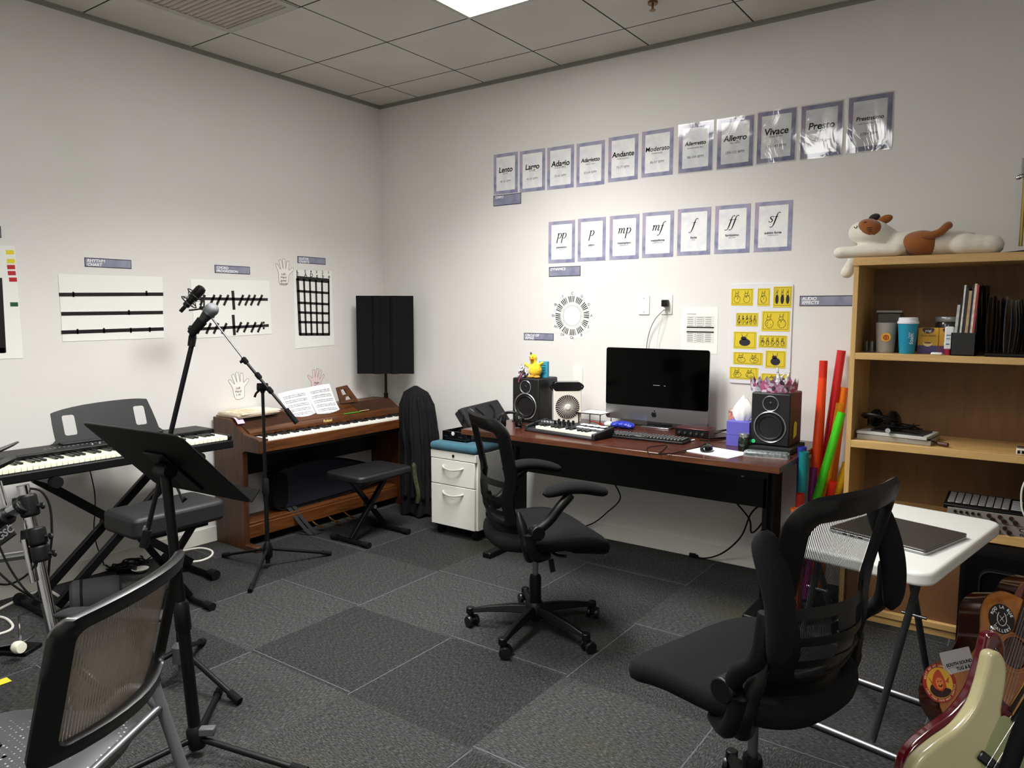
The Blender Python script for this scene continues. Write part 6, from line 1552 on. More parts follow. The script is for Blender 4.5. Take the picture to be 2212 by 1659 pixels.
# ---- foreground nesting chair with taupe mesh back
taupe = bpy.data.materials.new('taupe_mesh'); taupe.use_nodes = True
mesh_fabric(taupe, (.34, .29, .24, 1), 60, 130, .20)
t = thing('stacking_chair', 'armchair with taupe mesh back and grey tube legs at the lower left corner', 'chair', (2.40, -3.48, 0))
hd = Vector((-.86, -.51, 0)).normalized(); rt = Vector((hd.y, -hd.x, 0))     # facing, and the sitter's right
bc = Vector((2.575, -3.372, .735)); 
def BK(u, v_, off=0):
    w_ = .24+.0*v_; s_ = 2*u-1
    base = bc+rt*(s_*w_*(.93+.09*v_)*(.84 if s_ > 0 else 1)-(.03*(1-v_)*max(0, -s_)))-hd*(.03*(2*v_-1))-hd*(.055*(1-s_*s_))-hd*off
    base.z = .735+(v_-.5)*.27+.012*(1-s_*s_)*(1 if v_ > .5 else -1)*abs(2*v_-1); return base
FRB = mat('chair_frame_black', '060607', .35)
part('mesh_back', MB().grid(lambda a, b_: BK(.04+.92*a, .03+.94*b_), 20, 20), taupe, t, ang=180)
ring = [BK(u, 0) for u in [i/10 for i in range(11)]]+[BK(1, v_) for v_ in [i/8 for i in range(1, 8)]]+[BK(1-u, 1) for u in [i/10 for i in range(11)]]+[BK(0, 1-v_) for v_ in [i/8 for i in range(1, 8)]]
part('back_frame', ring_frame(lambda u, v_, o=0: BK(u, v_, .006-o), (0, 1.0), (-.06, 1.04), (.07, .10), (.095, .915), (.085, .89), (.05, .07), -.026), FRB, t, ang=60)
gt = mat('grey_tube', '6c6d6f', .4, .35)
sc_ = bc+hd*.27; sc_.z = 0
for s_ in (-1, 1):
    up0 = bc+rt*s_*.25+hd*.11; up0.z = .655
    lo = bc+rt*s_*.26+hd*.07; lo.z = .50
    ft = bc+rt*s_*.285-hd*.06; ft.z = .0
    fr_ = bc+rt*s_*.28+hd*.50; fr_.z = .0
    part('arm_upright', MB().tube(smooth([up0+ZU*-.0, (up0+lo)/2+rt*s_*.008, lo], 4), .019, 12), FRB, t)
    part('rear_leg', MB().tube([lo+(up0-lo)*.03, lo.lerp(ft, .5), ft+ZU*.012], .0145, 14), gt, t)
    part('front_leg', MB().tube(smooth([lo.lerp(ft, .16), bc+rt*s_*.25+hd*.16-ZU*.27, fr_+ZU*.012], 6), .0145, 14), gt, t)
    for q_ in (ft, fr_): part('foot_cap', MB().cyl(q_+ZU*.0, q_+ZU*.03, .018), BLKR, t)
    pc = bc+rt*s_*.285; pc.z = .665
    def padf(u, v_, s_=s_, pc=pc):
        a = 2*pi*u; w_ = .030*max(0, 1-abs(2*v_-1)**6)**.5; h_ = .013*max(0, 1-abs(2*v_-1)**6)**.5
        p = pc+hd*(.03+.32*v_)+rt*(w_*math.cos(a)+.012*s_*math.sin(v_*pi)); p.z += h_*math.sin(a)-.05*max(0, v_-.9)*4*.3; return p
    part('arm_pad', MB().grid(lambda a, b_: padf(a, .004+.992*b_), 18, 20), mat('arm_grey', '1d1e20', .7, spec=.2), t, ang=180)
    part('arm_link', MB().tube(smooth([pc+hd*.29-ZU*.01, pc+hd*.32-ZU*.06, pc+hd*.27-ZU*.16, bc+rt*s_*.25+hd*.16-ZU*.27], 5), .013, 10), FRB, t)
part('cross_tube', MB().tube([bc-rt*.262+hd*.055-ZU*.30, bc+rt*.262+hd*.055-ZU*.30], .0115, 12), STL, t)
perf = mat('perforated_grey', '3a3b3d', .45); kk = N(perf)
vo = kk.add('ShaderNodeTexVoronoi'); vo.inputs['Scale'].default_value = 75; vo.inputs['Randomness'].default_value = .15; kk.link(kk.tc(), vo.inputs['Vector'])
kk.link(kk.ramp(vo.outputs['Distance'], [(.16, hexc('8f8f8d')), (.24, hexc('303133'))]), kk.b.inputs['Base Color'])
def seatf(u, v_):
    a = 2*pi*u; n_ = 4; c_, s2 = math.cos(a), math.sin(a); k_ = (abs(c_)**n_+abs(s2)**n_)**(-1/n_)
    p = sc_+rt*(.235*k_*c_*v_)+hd*(.225*k_*s2*v_); p.z = .452-.022*v_**8; return p
part('seat', MB().grid(lambda a, b_: seatf(a, .02+.98*b_), 40, 8, .0).grid(lambda a, b_: seatf(a, 1)-ZU*(.028*b_)+(sc_+ZU*.45-seatf(a, 1))*.05*b_, 40, 2), perf, t, ang=60)
part('seat_shell', MB().prism([(x, y) for x, y in rrect(.44, .42, .07, 5)], .02, sc_+ZU*.41, rt, -hd if rt.cross(hd).z < 0 else hd), FRB, t, bevel=.006)
# ================================================================ folding table with laptop
tc = Vector((3.82, -1.32, 0)); LA = Vector((.185, .983, 0)).normalized(); SA = Vector((LA.y, -LA.x, 0))  # long axis, short axis (towards +x)
TZ_ = .70; wpl = mat('table_plastic', 'd6d7d3', .45, bump=(350, .25, .0006))
t = thing('folding_table', 'small white plastic folding table with crossed grey legs by the bookcase', 'table', tc)
part('table_top', MB().prism(rrect(.46, .80, .055, 6), .042, tc+ZU*(TZ_-.042), SA, LA), wpl, t, bevel=.010, seg=4)
lgm = mat('table_leg_grey', '454648', .4, .5)
la0, la1 = PZ(1885, 1599, .03), PZ(1990, 1240, .655); lb0 = PZ(1968, 1500, .03)+SA*.07; lb1 = PZ(1968, 1241, .655)
la1 = la0.copy(); la1 = PZ(1985, 1250, .655); 
for sh in (0, -.30):
    for a_, b_ in ((la0, la1), (lb0, lb1)):
        part('leg', MB().tube([a_+SA*sh, b_+SA*sh], .0108, 12), lgm, t)
    m_ = la0.lerp(la1, .8)+SA*sh; part('leg_bolt', MB().cyl(m_-SA*.02, m_+SA*.05, .005), STL, t)
for k_ in (1, -1):
    part('foot_bar', MB().tube([tc-SA*.24+LA*.215*k_+ZU*.014, tc+SA*.24+LA*.215*k_+ZU*.014], .0125, 12), STL, t)
    part('top_bar', MB().tube([tc-SA*.18+LA*.13*k_+ZU*(TZ_-.055), tc+SA*.18+LA*.13*k_+ZU*(TZ_-.055)], .0125, 12), lgm, t)
    for s_ in (-1, 1): part('foot_cap', MB().cyl(tc+SA*.25*s_+LA*.215*k_+ZU*.014, tc+SA*.22*s_+LA*.215*k_+ZU*.014, .0145), BLKR, t)
P4 = [PZ(*q_, TZ_+.02) for q_ in ((2062, 1140), (2000, 1188), (1847, 1150))]
U_ = (P4[1]-P4[2]).normalized(); V_ = (P4[0]-P4[1]); V_ = (V_-U_*V_.dot(U_)); d_ = V_.length; V_.normalize(); w_ = .32; d_ = max(.22, min(.30, d_))
c = P4[1]-U_*w_/2+V_*d_/2; c.z = TZ_+.0005
t = thing('laptop', 'closed grey laptop on the white folding table', 'laptop', c)
lapm = mat('laptop_grey', '5d5b58', .35, .7)
part('base', MB().prism(rrect(w_, d_, .01, 4), .010, c, U_, V_), mat('laptop_silver', '9a9b9c', .35, .8), t, bevel=.002)
part('lid', MB().prism(rrect(w_, d_, .01, 4), .006, c+ZU*.0115, U_, V_), lapm, t, bevel=.002)
part('seam', MB().prism(rrect(w_-.006, d_-.006, .01, 4), .002, c+ZU*.0098, U_, V_), BLKR, t)
mb = MB(); F_ = frame(c, U_, V_)
for x_ in (-.11, -.085, -.055): mb.box((x_, -d_/2-.0006, .003), (x_+.014, -d_/2+.002, .007), F_)
part('ports', mb, INK, t)

# ================================================================ guitars on the right
def guitar_frame(px, py, t_, ax_px, lean):
    """centre at a pixel and depth, neck axis direction given in the picture, leaning back by lean"""
    O = PD(px, py, t_); ax_ = Vector(ax_px).normalized()
    U = (_r*ax_.x-_u*ax_.y)*math.cos(lean)+_f*math.sin(lean); U.normalize()
    Wv = (_r*ax_.y+_u*ax_.x); Wv = (Wv-U*Wv.dot(U)).normalized()
    if U.cross(Wv).dot(_f) > 0: pass
    Nn = U.cross(Wv); 
    if Nn.dot(_f) > 0: Wv = -Wv
    return O, U, Wv
def acoustic(O, U, V, topm, sidem, lab, stickers=False, s=1.0):
    # x along the neck (0 = sound hole), y across
    t = thing('acoustic_guitar', lab, 'guitar', O-U*.33)
    h = [(.175, 0), (.173, .05), (.16, .105), (.12, .145), (.07, .152), (.02, .138), (-.03, .126), (-.08, .134), (-.13, .162), (-.18, .19), (-.235, .196), (-.285, .175), (-.32, .12), (-.335, .05)]
    outl = [(x*s, y*s) for x, y in h]+[(-.337*s, 0)]+[(x*s, -y*s) for x, y in h[:0:-1]]
    outl = smooth2(outl, 4); N_ = U.cross(V)
    part('back_and_sides', MB().prism(outl, .096*s, O-N_*.100*s, U, V), sidem, t, bevel=.003)
    hole = circ(.05*s, 36)
    part('top', MB().plate(outl, [hole[::-1]], .0022, O-N_*.0005, U, V), topm, t)
    part('binding', MB().tube([O+U*x+V*y-N_*.0005 for x, y in outl], .0026, 6, closed=True), mat('binding_tan', '8a5a2a', .4), t)
    part('sound_hole', MB().prism(circ(.0495*s, 36), .002, O-N_*.012, U, V), INK, t)
    for r_, m_ in ((.056, mat('rosette_brown', '4a2a12', .4)), (.061, mat('rosette_tan', 'a8743a', .4)), (.066, mat('rosette_brown'))):
        part('rosette', MB().tube([O+(U*math.cos(a_)+V*math.sin(a_))*r_*s+N_*.0005 for a_ in [2*pi*i/48 for i in range(48)]], .0016, 5, closed=True), m_, t)
    part('fretboard', MB().box((.058*s, -.028, 0), (.62*s, .028, .006), frame(O+N_*.001, U, V)), mat('rosewood', '24120b', .4), t)
    part('neck', MB().box((.16*s, -.024, -.02), (.62*s, .024, .0), frame(O, U, V)), sidem, t, bevel=.008)
    part('headstock', MB().prism([(x*s, y*s) for x, y in [(.62, -.025), (.64, -.034), (.80, -.038), (.80, .038), (.64, .034), (.62, .025)]], .015, O-N_*.012, U, V), sidem, t, bevel=.002)
    part('bridge', MB().box((-.215*s, -.08*s, 0), (-.185*s, .08*s, .009), frame(O, U, V)), mat('rosewood'), t, bevel=.003)
    for i in range(6):
        y = -.021+.0084*i
        part('string', MB().tube([O+U*(-.2*s)+V*y*1.3+N_*.010, O+U*.62*s+V*y*.9+N_*.009], .0006+.0001*i, 5), CHR, t)
    mb = MB()
    for k_ in range(12):
        x = .62*s-.56*s*(1-2**(-(19-k_)/12))/(1-2**(-19/12)); 
    for k_ in range(1, 16):
        x = (.62-.66*(1-2**(-k_/12)))*s
        if x > .06*s: mb.box((x-.0008, -.028, .006), (x+.0008, .028, .0075), frame(O+N_*.001, U, V))
    part('frets', mb, STL, t)
    return t, N_
gtop = wood('guitar_spruce', '8a4a0c', 'b06a18', 'Z', 1, .12, coat=.6, stretch=6); gside = wood('guitar_mahogany', '2a0f08', '481a0d', 'Y', 1, .12, coat=.6, stretch=8)
O, U, V = guitar_frame(2192, 1410, 2.40, (.53, -.85), .32)
ta, N_ = acoustic(O, U, V, gtop, gside, 'amber acoustic guitar covered in stickers, rearmost of the three in front')
Fg = frame(O, U, V)
def gpt(px, py):  # point of the guitar top seen at a pixel
    d = ray(px, py); tt = (O-CAM).dot(N_)/d.dot(N_); return CAM+d*tt+N_*.0032
def gdir(p0, p1): return (gpt(*p1)-gpt(*p0)).normalized()
# round black gallery sticker
c = gpt(2162, 1337); su = gdir((2140, 1330), (2185, 1338)); sv = (N_.cross(su)); 
st_ = part('round_sticker', MB().prism(circ(.0475, 40), .0006, c, su, sv), mat('sticker_black', '0c0c0c', .4), ta)
c1 = c+N_*.001
def arc_text(s, r_, a_mid, size, m_, parent, cc, su, sv, inward=False):
    span = size*.74/r_; n_ = len(s); out = MB()
    for i, ch in enumerate(s):
        a = a_mid+(-1 if not inward else 1)*((i-(n_-1)/2)*span); 
        if ch == ' ': continue
        rad_ = su*math.cos(a)+sv*math.sin(a); tan = su*math.sin(a)-sv*math.cos(a)
        if inward: tan = -tan; up = -rad_
        else: up = rad_
        out.merge(text_mb(ch, size, cc+rad_*r_, tan, up, bold=size*.04))
    return part('lettering', out, m_, parent, flat=True)
arc_text('ROQ LA RUE', .038, pi/2, .0135, WHINK, st_, c1, su, sv); arc_text('GALLERY', .038, -pi/2, .0135, WHINK, st_, c1, su, sv, True)
mb = MB(); mb.tube([c1+su*x+sv*y for x, y in [(-.010, .020), (-.016, .008), (-.017, -.006), (-.010, -.018), (0, -.022), (.010, -.018), (.017, -.006), (.016, .008), (.010, .020)]], .0013, 5)
mb.tube([c1+su*-.008+sv*-.008, c1+su*.008+sv*.010], .0009, 4).tube([c1+su*.008+sv*-.008, c1+su*-.008+sv*.010], .0009, 4)
for q_ in ((-1, 1), (1, 1), (-1, -1), (1, -1)): mb.tube([c1+su*.018*q_[0]+sv*.014*q_[1], c1+su*.026*q_[0]+sv*.022*q_[1]], .0007, 4)
part('horseshoe_emblem', mb, WHINK, st_)
# white rectangular sticker
c = gpt(2066, 1427); su = gdir((2045, 1432), (2105, 1418)); sv = N_.cross(su)
st_ = part('rectangular_sticker', MB().prism(rrect(.112, .068, .004, 3), .0006, c, su, sv), mat('sticker_white', 'b9b7b8', .5), ta); c1 = c+N_*.001
textp('SOUTH SOUND', .0135, c1+su*-.044+sv*-.008, su, sv, INK, st_, align='LEFT', bold=.0005); textp('TUG & BARGE', .0135, c1+su*-.012+sv*-.024, su, sv, INK, st_, align='LEFT', bold=.0005)
part('rule', MB().tube([c1+su*-.046+sv*-.0165, c1+su*.05+sv*-.0165], .0005, 4), INK, st_)
# round red sticker with a hooded laughing face
c = gpt(2028, 1475); su = gdir((2008, 1480), (2048, 1474)); sv = N_.cross(su)
st_ = part('round_sticker', MB().prism(circ(.0585, 40), .0006, c, su, sv), mat('sticker_red', '9c1f16', .4), ta); c1 = c+N_*.0008
part('yellow_field', MB().prism(circ(.046, 36), .0004, c1, su, sv), mat('sticker_yellow', 'd9a834', .5), st_); c2 = c1+N_*.0006
part('hood', MB().prism(smooth2([(-.024, -.03), (-.026, .005), (-.014, .028), (.004, .040), (.014, .024), (.020, .0), (.014, -.03)], 4), .0004, c2, su, sv), mat('hood_orange', 'b8421c', .5), st_)
part('face', MB().prism(smooth2([(-.012, -.012), (-.014, .006), (-.006, .016), (.006, .014), (.012, .002), (.006, -.014), (-.003, -.019)], 4), .0004, c2+N_*.0005, su, sv), mat('face_orange', 'd87a3c', .5), st_)
part('dark_collar', MB().prism(smooth2([(-.040, -.018), (-.030, .0), (-.020, -.014), (0, -.024), (.016, -.016), (.034, -.026), (.012, -.042), (-.022, -.038)], 3), .0004, c2+N_*.001, su, sv), mat('collar_dark', '2a0f10', .5), st_)
mb = MB(); c3 = c2+N_*.0011
for x_ in (-.006, .004): mb.tube([c3+su*(x_-.003)+sv*.005, c3+su*(x_+.002)+sv*.006], .0011, 4)
mb.tube(smooth([c3+su*-.007+sv*-.006, c3+su*-.001+sv*-.011, c3+su*.006+sv*-.005], 4), .0016, 5)
part('face_features', mb, INK, st_)
part('ear', MB().prism([(.020, .002), (.036, .014), (.030, -.004)], .0004, c2, su, sv).prism([(-.026, .006), (-.036, .024), (-.028, -.002)], .0004, c2, su, sv), mat('hood_orange'), st_)
arc_text('MEET ME AT LUNA PARK', .0515, pi/2, .0085, mat('cream_ink', 'e6cfa0', .5), st_, c1+N_*.0004, su, sv); arc_text('LUNA PARK CAFE WEST SEATTLE', .0515, -pi/2, .0072, mat('cream_ink'), st_, c1+N_*.0004, su, sv, True)
# mahogany guitar behind
O2, U2, V2 = guitar_frame(2258, 1372, 2.55, (.50, -.86), .14)
gred = wood('guitar_red_top', '5a160c', '84230f', 'Z', 1, .14, coat=.6, stretch=8)
acoustic(O2, U2, V2, gred, gside, 'reddish mahogany acoustic guitar mostly hidden behind the amber one')
# electric bodies
def electric(O, U, V, outl, th, bodym, lab, name, cat, fb_m, strings, sw, extras):
    t = thing(name, lab, cat, O-U*.2); N_ = U.cross(V)
    part('body', MB().prism(smooth2(outl, 4), th, O-N_*th, U, V), bodym, t, bevel=.013, seg=5)
    Fm = frame(O, U, V); extras(t, Fm, N_)
    part('neck', MB().box((.10, -.026, -.012), (.74, .026, .004), Fm), mat('maple_neck', 'a8803f', .3), t, bevel=.008)
    part('fretboard', MB().box((.09, -.029, .004), (.74, .029, .010), Fm), fb_m, t)
    mb = MB()
    for k_ in range(0, 18):
        x = .74-.80*(1-2**(-(k_+1)/12))
        if x > .095: mb.box((x-.0011, -.029, .010), (x+.0011, .029, .0118), Fm)
    part('frets', mb, CHR, t)
    for i in range(strings):
        y = (i-(strings-1)/2)*sw
        part('string', MB().tube([Fm @ Vector((-.17, y, .014)), Fm @ Vector((.74, y*.75, .014))], .0012-.00012*i if strings == 4 else .0005+.0001*i, 6), CHR, t)
    part('headstock', MB().prism(smooth2([(.74, -.022), (.76, -.04), (.92, -.05), (.93, -.01), (.88, .03), (.74, .022)], 3), .014, O-N_*.006, U, V), mat('maple_neck'), t)
    return t
jout = [(.165, .150), (.198, .160), (.216, .138), (.198, .104), (.15, .076), (.085, .045), (.075, 0), (.085, -.05), (.11, -.075), (.135, -.105), (.135, -.128), (.105, -.135), (.05, -.122), (-.02, -.112), (-.09, -.14), (-.16, -.165), (-.225, -.155), (-.26, -.09), (-.265, 0), (-.25, .09), (-.215, .150), (-.15, .172), (-.08, .155), (-.01, .128), (.06, .122), (.12, .135)]
red = mat('candy_red', '4a0512', .15, coat=.8); cream = mat('cream_lacquer', 'b5ad82', .25, coat=.5)
def ex_red(t, Fm, N_):
    part('pickguard', MB().prism(smooth2([(.10, .05), (.13, .09), (.06, .10), (-.06, .10), (-.12, .05), (-.12, -.04), (.08, -.04)], 3), .002, Fm @ Vector((0, 0, .0005)), Fm.to_3x3() @ XU, Fm.to_3x3() @ YU), mat('red_guard', '5a0a18', .2), t)
    part('strap_button', MB().cyl(Fm @ Vector((.230, .159, -.02)), Fm @ Vector((.245, .165, -.02)), .006).ell(Fm @ Vector((.247, .166, -.02)), .009), CHR, t)
def ex_cream(t, Fm, N_):
    part('pickguard', MB().prism(smooth2([(.10, -.03), (.135, -.10), (.08, -.118), (-.02, -.10), (-.12, -.13), (-.19, -.09), (-.12, -.03), (-.05, .03), (.05, .05), (.09, .045)], 3), .002, Fm @ Vector((0, 0, .0005)), Fm.to_3x3() @ XU, Fm.to_3x3() @ YU), mat('mint_guard', '8f9468', .3), t)
    part('pickup', MB().box((-.045, -.005, .002), (-.018, .052, .012), Fm), BLKG, t, bevel=.004); part('pickup', MB().box((-.075, -.052, .002), (-.048, .005, .012), Fm), BLKG, t, bevel=.004)
    part('strap_button', MB().cyl(Fm @ Vector((.208, .135, -.02)), Fm @ Vector((.218, .137, -.02)), .005).ell(Fm @ Vector((.219, .137, -.02)), .007), BLKG, t)
O3, U3, V3 = guitar_frame(2157, 1607, 1.985, (.62, -.785), .14)
electric(O3, U3, V3, [(x*1.12, y*1.12) for x, y in jout], .045, red, 'dark red glossy electric guitar between the acoustic and the cream bass', 'electric_guitar', 'guitar', mat('rosewood'), 6, .0095, ex_red)
O4, U4, V4 = guitar_frame(2160, 1632, 1.90, (.62, -.785), .14)
electric(O4, U4, V4, jout, .045, cream, 'cream electric bass guitar nearest the camera in the lower right corner', 'bass_guitar', 'bass guitar', mat('ebony', '0c0b0c', .3), 4, .018, ex_cream)
# guitar rack
t = thing('guitar_rack', 'black multi-guitar floor rack under the guitars at the lower right', 'rack', (4.3, -2.0, 0))
gx = [O-U*.34, O2-U2*.34, O3-U3*.28, O4-U4*.28]
mb = MB()
yb = min(p.y for p in gx)-.1; ye = max(p.y for p in gx)+.1
for x_ in (4.46, 4.60): part('rail', MB().tube([(x_, yb, .02), (x_, ye, .02)], .013, 10), BLKM, t)
for y_ in (yb, ye): part('cross_bar', MB().tube([(4.44, y_, .02), (4.62, y_, .02)], .013, 10), BLKM, t)
part('back_post', MB().tube([(4.55, yb, .02), (4.62, yb, .62), (4.62, ye, .62), (4.55, ye, .02)], .013, 10), BLKM, t)
part('support_arm', MB().tube([PD(2240, 1500, 1.72), PD(2205, 1585, 1.72), PD(2150, 1740, 1.72)], .019, 12), BLKR, t)
# gig bag in the lower bookcase compartment
t = thing('gig_bag', 'black padded gig bag standing in front of the bottom compartment of the bookcase', 'bag', (4.16, -.50, 0))
part('bag', MB().prism(rrect(.34, .47, .05, 5, 4.14, .236), .14, (0, -.43, 0), XU, ZU), mat('gig_nylon', '060607', .9, spec=.1, bump=(400, .5, .001)), t, bevel=.02, seg=3)
part('front_pocket', MB().prism(rrect(.16, .34, .04, 5, 4.12, .235), .04, (0, -.57, 0), XU, ZU), mat('gig_nylon'), t, bevel=.014, seg=3)
part('zip', MB().tube([(4.12+x, -.612, .235+z_) for x, z_ in rrect(.15, .33, .04, 5)], .003, 5, closed=True), mat('zip_grey', '1d1d1f', .5), t)

# ================================================================ drum rack at the left edge
td = 2.45
dcr = mat('rack_chrome', 'b9babd', .12, 1)
top = PD(49, 1050, td); botm = PD(104, 1310, td); botm2 = top+(botm-top)*((top.z-.02)/(top.z-botm.z))
t = thing('drum_rack', 'chrome drum rack post with black clamps at the left edge', 'drum rack', (botm2.x, botm2.y, 0))
part('post', MB().cyl(top, botm2, .019, n=24), dcr, t); part('post_cap', MB().cyl(top, top+(top-botm).normalized()*.004, .0185, n=24), STL, t)
part('foot', MB().cyl(botm2+ZU*-.02, botm2+ZU*.02, .028), BLKR, t)
ax = (top-botm).normalized()
def clamp(px, py, sz, off=(0, 0)):
    c = PD(px, py, td-.01); mb = MB(); mb.tube([c-ax*sz*.5, c-ax*sz*.4, c+ax*sz*.4, c+ax*sz*.5], [.024, .030, .030, .025], 10)
    mb.cbox((0, 0, 0), (.055, .03, sz*.7), frame(c-_r*.02, _r, _f)); 
    cl_ = part('clamp', mb, BLK, t, bevel=.004)
    part('wing_nut', MB().ell(c+_r*.045, (.016, .006, .012)).cyl(c+_r*.02, c+_r*.045, .005), mat('dark_latch'), cl_)
clamp(62, 1092, .075); clamp(80, 1158, .06); clamp(88, 1195, .055)
a, b_ = PD(-60, 1150, td+.05), PD(48, 1093, td-.04)
part('arm_tube', MB().cyl(a, b_, .019, n=22), dcr, t)
part('arm_clamp', MB().tube([PD(18, 1113, td-.02), PD(-4, 1126, td-.01)], .03, 12).tube([PD(42, 1098, td-.03), PD(52, 1090, td-.03)], .028, 12), BLK, t, bevel=.003)
part('name_plate', MB().obox(PD(-8, 1168, td-.05), PD(26, 1143, td-.05), .012, .045), mat('plate_dark', '1a1a1b', .3), t, bevel=.004)
textp('GSC', .032, PD(11, 1152, td-.060), (PD(26, 1141, td-.05)-PD(-8, 1166, td-.05)), _u+_r*.55, mat('plate_grey', '77787a', .4), t, shear=.2, bold=.001)
part('rod', MB().cyl(PD(52, 1165, td-.03), PD(72, 1258, td-.03), .0085, n=14), dcr, t)
part('rod', MB().cyl(PD(-3, 1040, td), PD(12, 1092, td), .0085, n=14), dcr, t)
part('cross_tube', MB().cyl(PD(-80, 1218, td+.1), PD(70, 1196, td+.06), .015, n=16), dcr, t)
for (px, py, r_, tt_) in ((-8, 988, .085, 2.6), (-20, 1010, .10, 2.62)): pass
c = PD(-22, 985, 2.6); nr = (ZU*.88-_r*.42+_f*-.10).normalized()
t = thing('drum_pad', 'dark rubber cymbal pad at the left picture edge', 'drum pad', c)
part('pad', MB().lathe([(.0, -.004), (.08, -.003), (.098, 0), (.096, .006), (.03, .012), (0, .016)], c, nr, 36), mat('pad_rubber', '2a2b2a', .6), t)
c = PD(-25, 1012, 2.6)
t = thing('drum_pad', 'second dark rubber pad just under the cymbal pad at the left edge', 'drum pad', c)
part('pad', MB().lathe([(.0, -.02), (.075, -.018), (.088, -.008), (.088, .008), (.0, .012)], c, nr, 36), mat('pad_rubber'), t)
# cables of the drums and floor clutter
def fl(px, py, z=.006): return PZ(px, py, z)
def cab(pts, r, m_, lab, n=7): return single('cable', MB().tube(smooth(pts, n), r, 8), m_, lab, 'cable')
wc_ = mat('white_cord')
cab([fl(385, 1192), fl(430, 1184), fl(457, 1190), fl(455, 1202), fl(430, 1212), fl(395, 1213), fl(370, 1208)], .0065, wc_, 'white cable loop on the carpet left of the wooden piano')
cab([fl(-10, 1320), fl(30, 1300), fl(60, 1285), fl(100, 1275), fl(130, 1290)], .007, wc_, 'white cable along the baseboard at the lower left')
cab([fl(-20, 1330), fl(10, 1335), fl(27, 1350), fl(20, 1362), fl(-10, 1372)], .006, wc_, 'white cable loop cut by the left picture edge')
cab([PD(85, 1205, td-.03), PD(60, 1240, td-.03), PD(20, 1262, td), PD(-20, 1258, td+.02)], .0035, BLKR, 'black cable drooping left from the drum rack clamps')
cab([PD(-10, 1160, td-.05), PD(20, 1225, td-.05), PD(60, 1280, td-.04), PD(100, 1300, td)], .0035, BLKR, 'black cable running down from the left edge to the chrome post')
cab([PD(-10, 1230, td-.02), PD(30, 1265, td-.03), PD(70, 1290, td-.03), PD(112, 1312, td)], .0035, BLKR, 'second black cable slanting down to the chrome post')
cab([PD(62, 1055, td+.02), PD(90, 1062, td+.02), PD(108, 1095, td+.03), PD(112, 1150, td+.03), PD(108, 1200, td+.03), PD(100, 1290, td+.02)], .004, BLKR, 'black cable looping from the top of the chrome post')
cab([(.25, -2.36, .705), PX(202, 1060, .02)+Vector((.01, 0, 0)), PX(205, 1105, .02), PX(203, 1140, .02), PX(208, 1175, .02), PX(222, 1212, .05), fl(225, 1226)], .003, BLKR, 'thin black cable hanging from the stage keyboard down the wall')
R_ = random.Random(11); mb = MB()
for k_ in range(7):
    P_ = [fl(225+R_.uniform(-15, 20), 1222+R_.uniform(-6, 6), .01)]
    for j in range(7): P_.append(fl(230+j*14+R_.uniform(-12, 12), 1226-j*3.0+R_.uniform(-8, 8), R_.uniform(.008, .05)))
    mb.tube(smooth(P_, 5), .0042, 6)
single('cable_tangle', mb, BLKR, 'tangle of black power cables on the floor by the left wall', 'cable')
t = thing('power_strip', 'white power strip with outlets behind the cable tangle at the left wall', 'power strip', fl(205, 1225, 0))
a, b_ = fl(170, 1240, .02), fl(218, 1224, .02); part('body', MB().obox(a, b_, .06, .036), WHT, t, bevel=.004)
mb = MB(); dd = (b_-a); nn_ = Vector((-dd.y, dd.x, 0)).normalized()
for i in range(5):
    q_ = a+dd*(.1+.2*i)+ZU*.0185
    for o_ in (-.012, .006): mb.cbox(tuple(q_+nn_*o_), (.006, .006, .002))
part('slots', mb, INK, t)
single('power_adapter', MB().box((-.05, -.035, 0), (.05, .035, .035), Matrix.Translation(fl(275, 1235, .001)) @ Matrix.Rotation(rad(60), 4, 'Z')), BLKG, 'black power adapter brick by the cable tangle', 'adapter', bevel=.004)
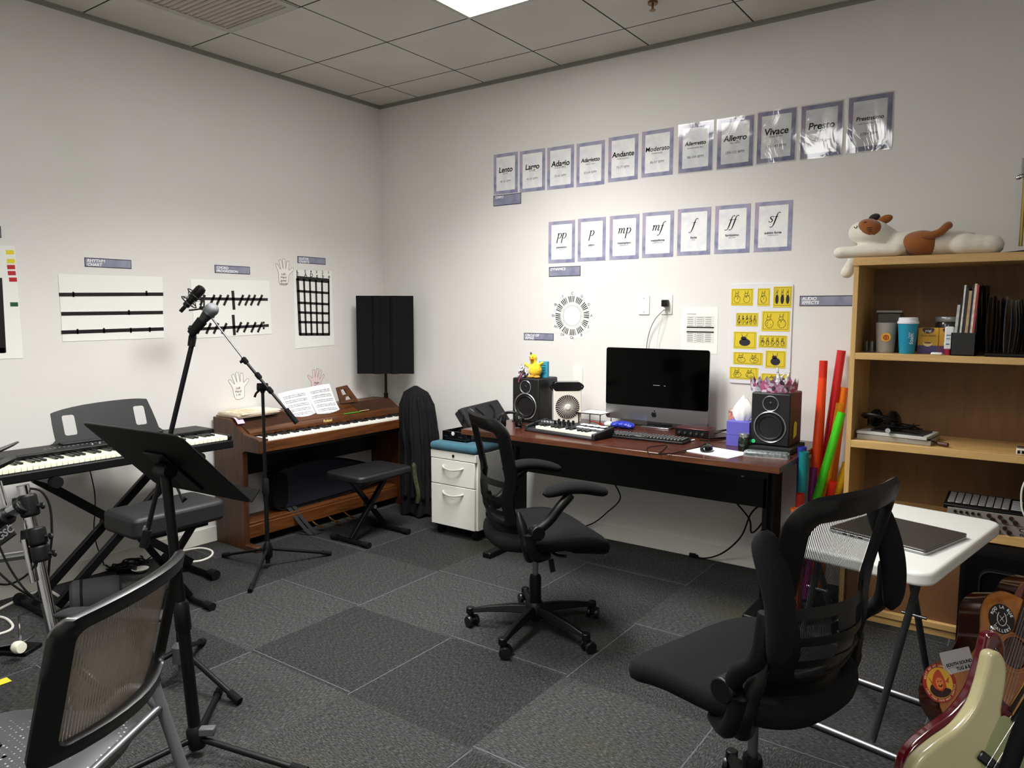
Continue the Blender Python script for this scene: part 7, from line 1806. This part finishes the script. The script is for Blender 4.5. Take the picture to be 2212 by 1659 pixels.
single('white_bowl', MB().lathe([(.012, 0), (.035, .012), (.045, .022), (.042, .022), (.03, .014)], fl(303, 1236, .001)), WHT, 'small white dish-shaped object on the floor near the adapter', 'dish')
# grey roll-shaped bag on the floor
c0, c1 = fl(150, 1300, .10), fl(262, 1262, .10); d_ = (c1-c0)
c0 = PD(150, 1283, depth(fl(190, 1300, .08))); c1 = PD(262, 1250, depth(fl(190, 1300, .08))+.1)
c0.z = c1.z = .088
t = thing('padded_roll', 'dark grey cylindrical padded bag with a strap on the floor at the left', 'bag', ((c0.x+c1.x)/2, (c0.y+c1.y)/2, 0))
d_ = (c1-c0).normalized(); L = (c1-c0).length
part('roll', MB().lathe([(.0, 0), (.07, .002), (.084, .015), (.086, .04), (.086, L-.03), (.08, L-.01), (.05, L), (0, L)], c0, d_, 32), mat('grey_canvas', '2e2f31', .8, bump=(300, .4, .001)), t)
part('strap', MB().lathe([(.0875, .045), (.0885, .047), (.0885, .055), (.0875, .057)], c0, d_, 32, cap=False), BLKR, t)
# pedal and small things at the lower left edge
c = fl(18, 1405, 0)
t = thing('drum_pedal', 'black drum pedal with a white beater at the lower left edge', 'drum pedal', c)
part('base', MB().box((-.14, -.05, .003), (.12, .05, .02), Matrix.Translation(c) @ Matrix.Rotation(rad(30), 4, 'Z')), BLKM, t, bevel=.004)
part('foot_board', MB().box((-.14, -.04, .0), (.10, .04, .008), Matrix.Translation(c+ZU*.03) @ Matrix.Rotation(rad(30), 4, 'Z') @ Matrix.Rotation(rad(-12), 4, 'Y')), STL, t, bevel=.003)
part('beater_post', MB().tube([c+Vector((.05, .03, .02)), c+Vector((.05, .03, .16))], .006, 8), CHR, t)
part('beater', MB().lathe([(.0, -.02), (.022, -.018), (.026, 0), (.022, .02), (0, .022)], PD(40, 1398, depth(c)-.1), (_r-_f*.4), 24), mat('beater_white', 'd9d9c6', .6), t)
single('yellow_note', MB().prism(rect(.05, .07), .001, fl(-2, 1475, .003), XU, YU), mat('yellow_note', 'c9bd2a'), 'scrap of yellow paper on the carpet at the left edge', 'paper')
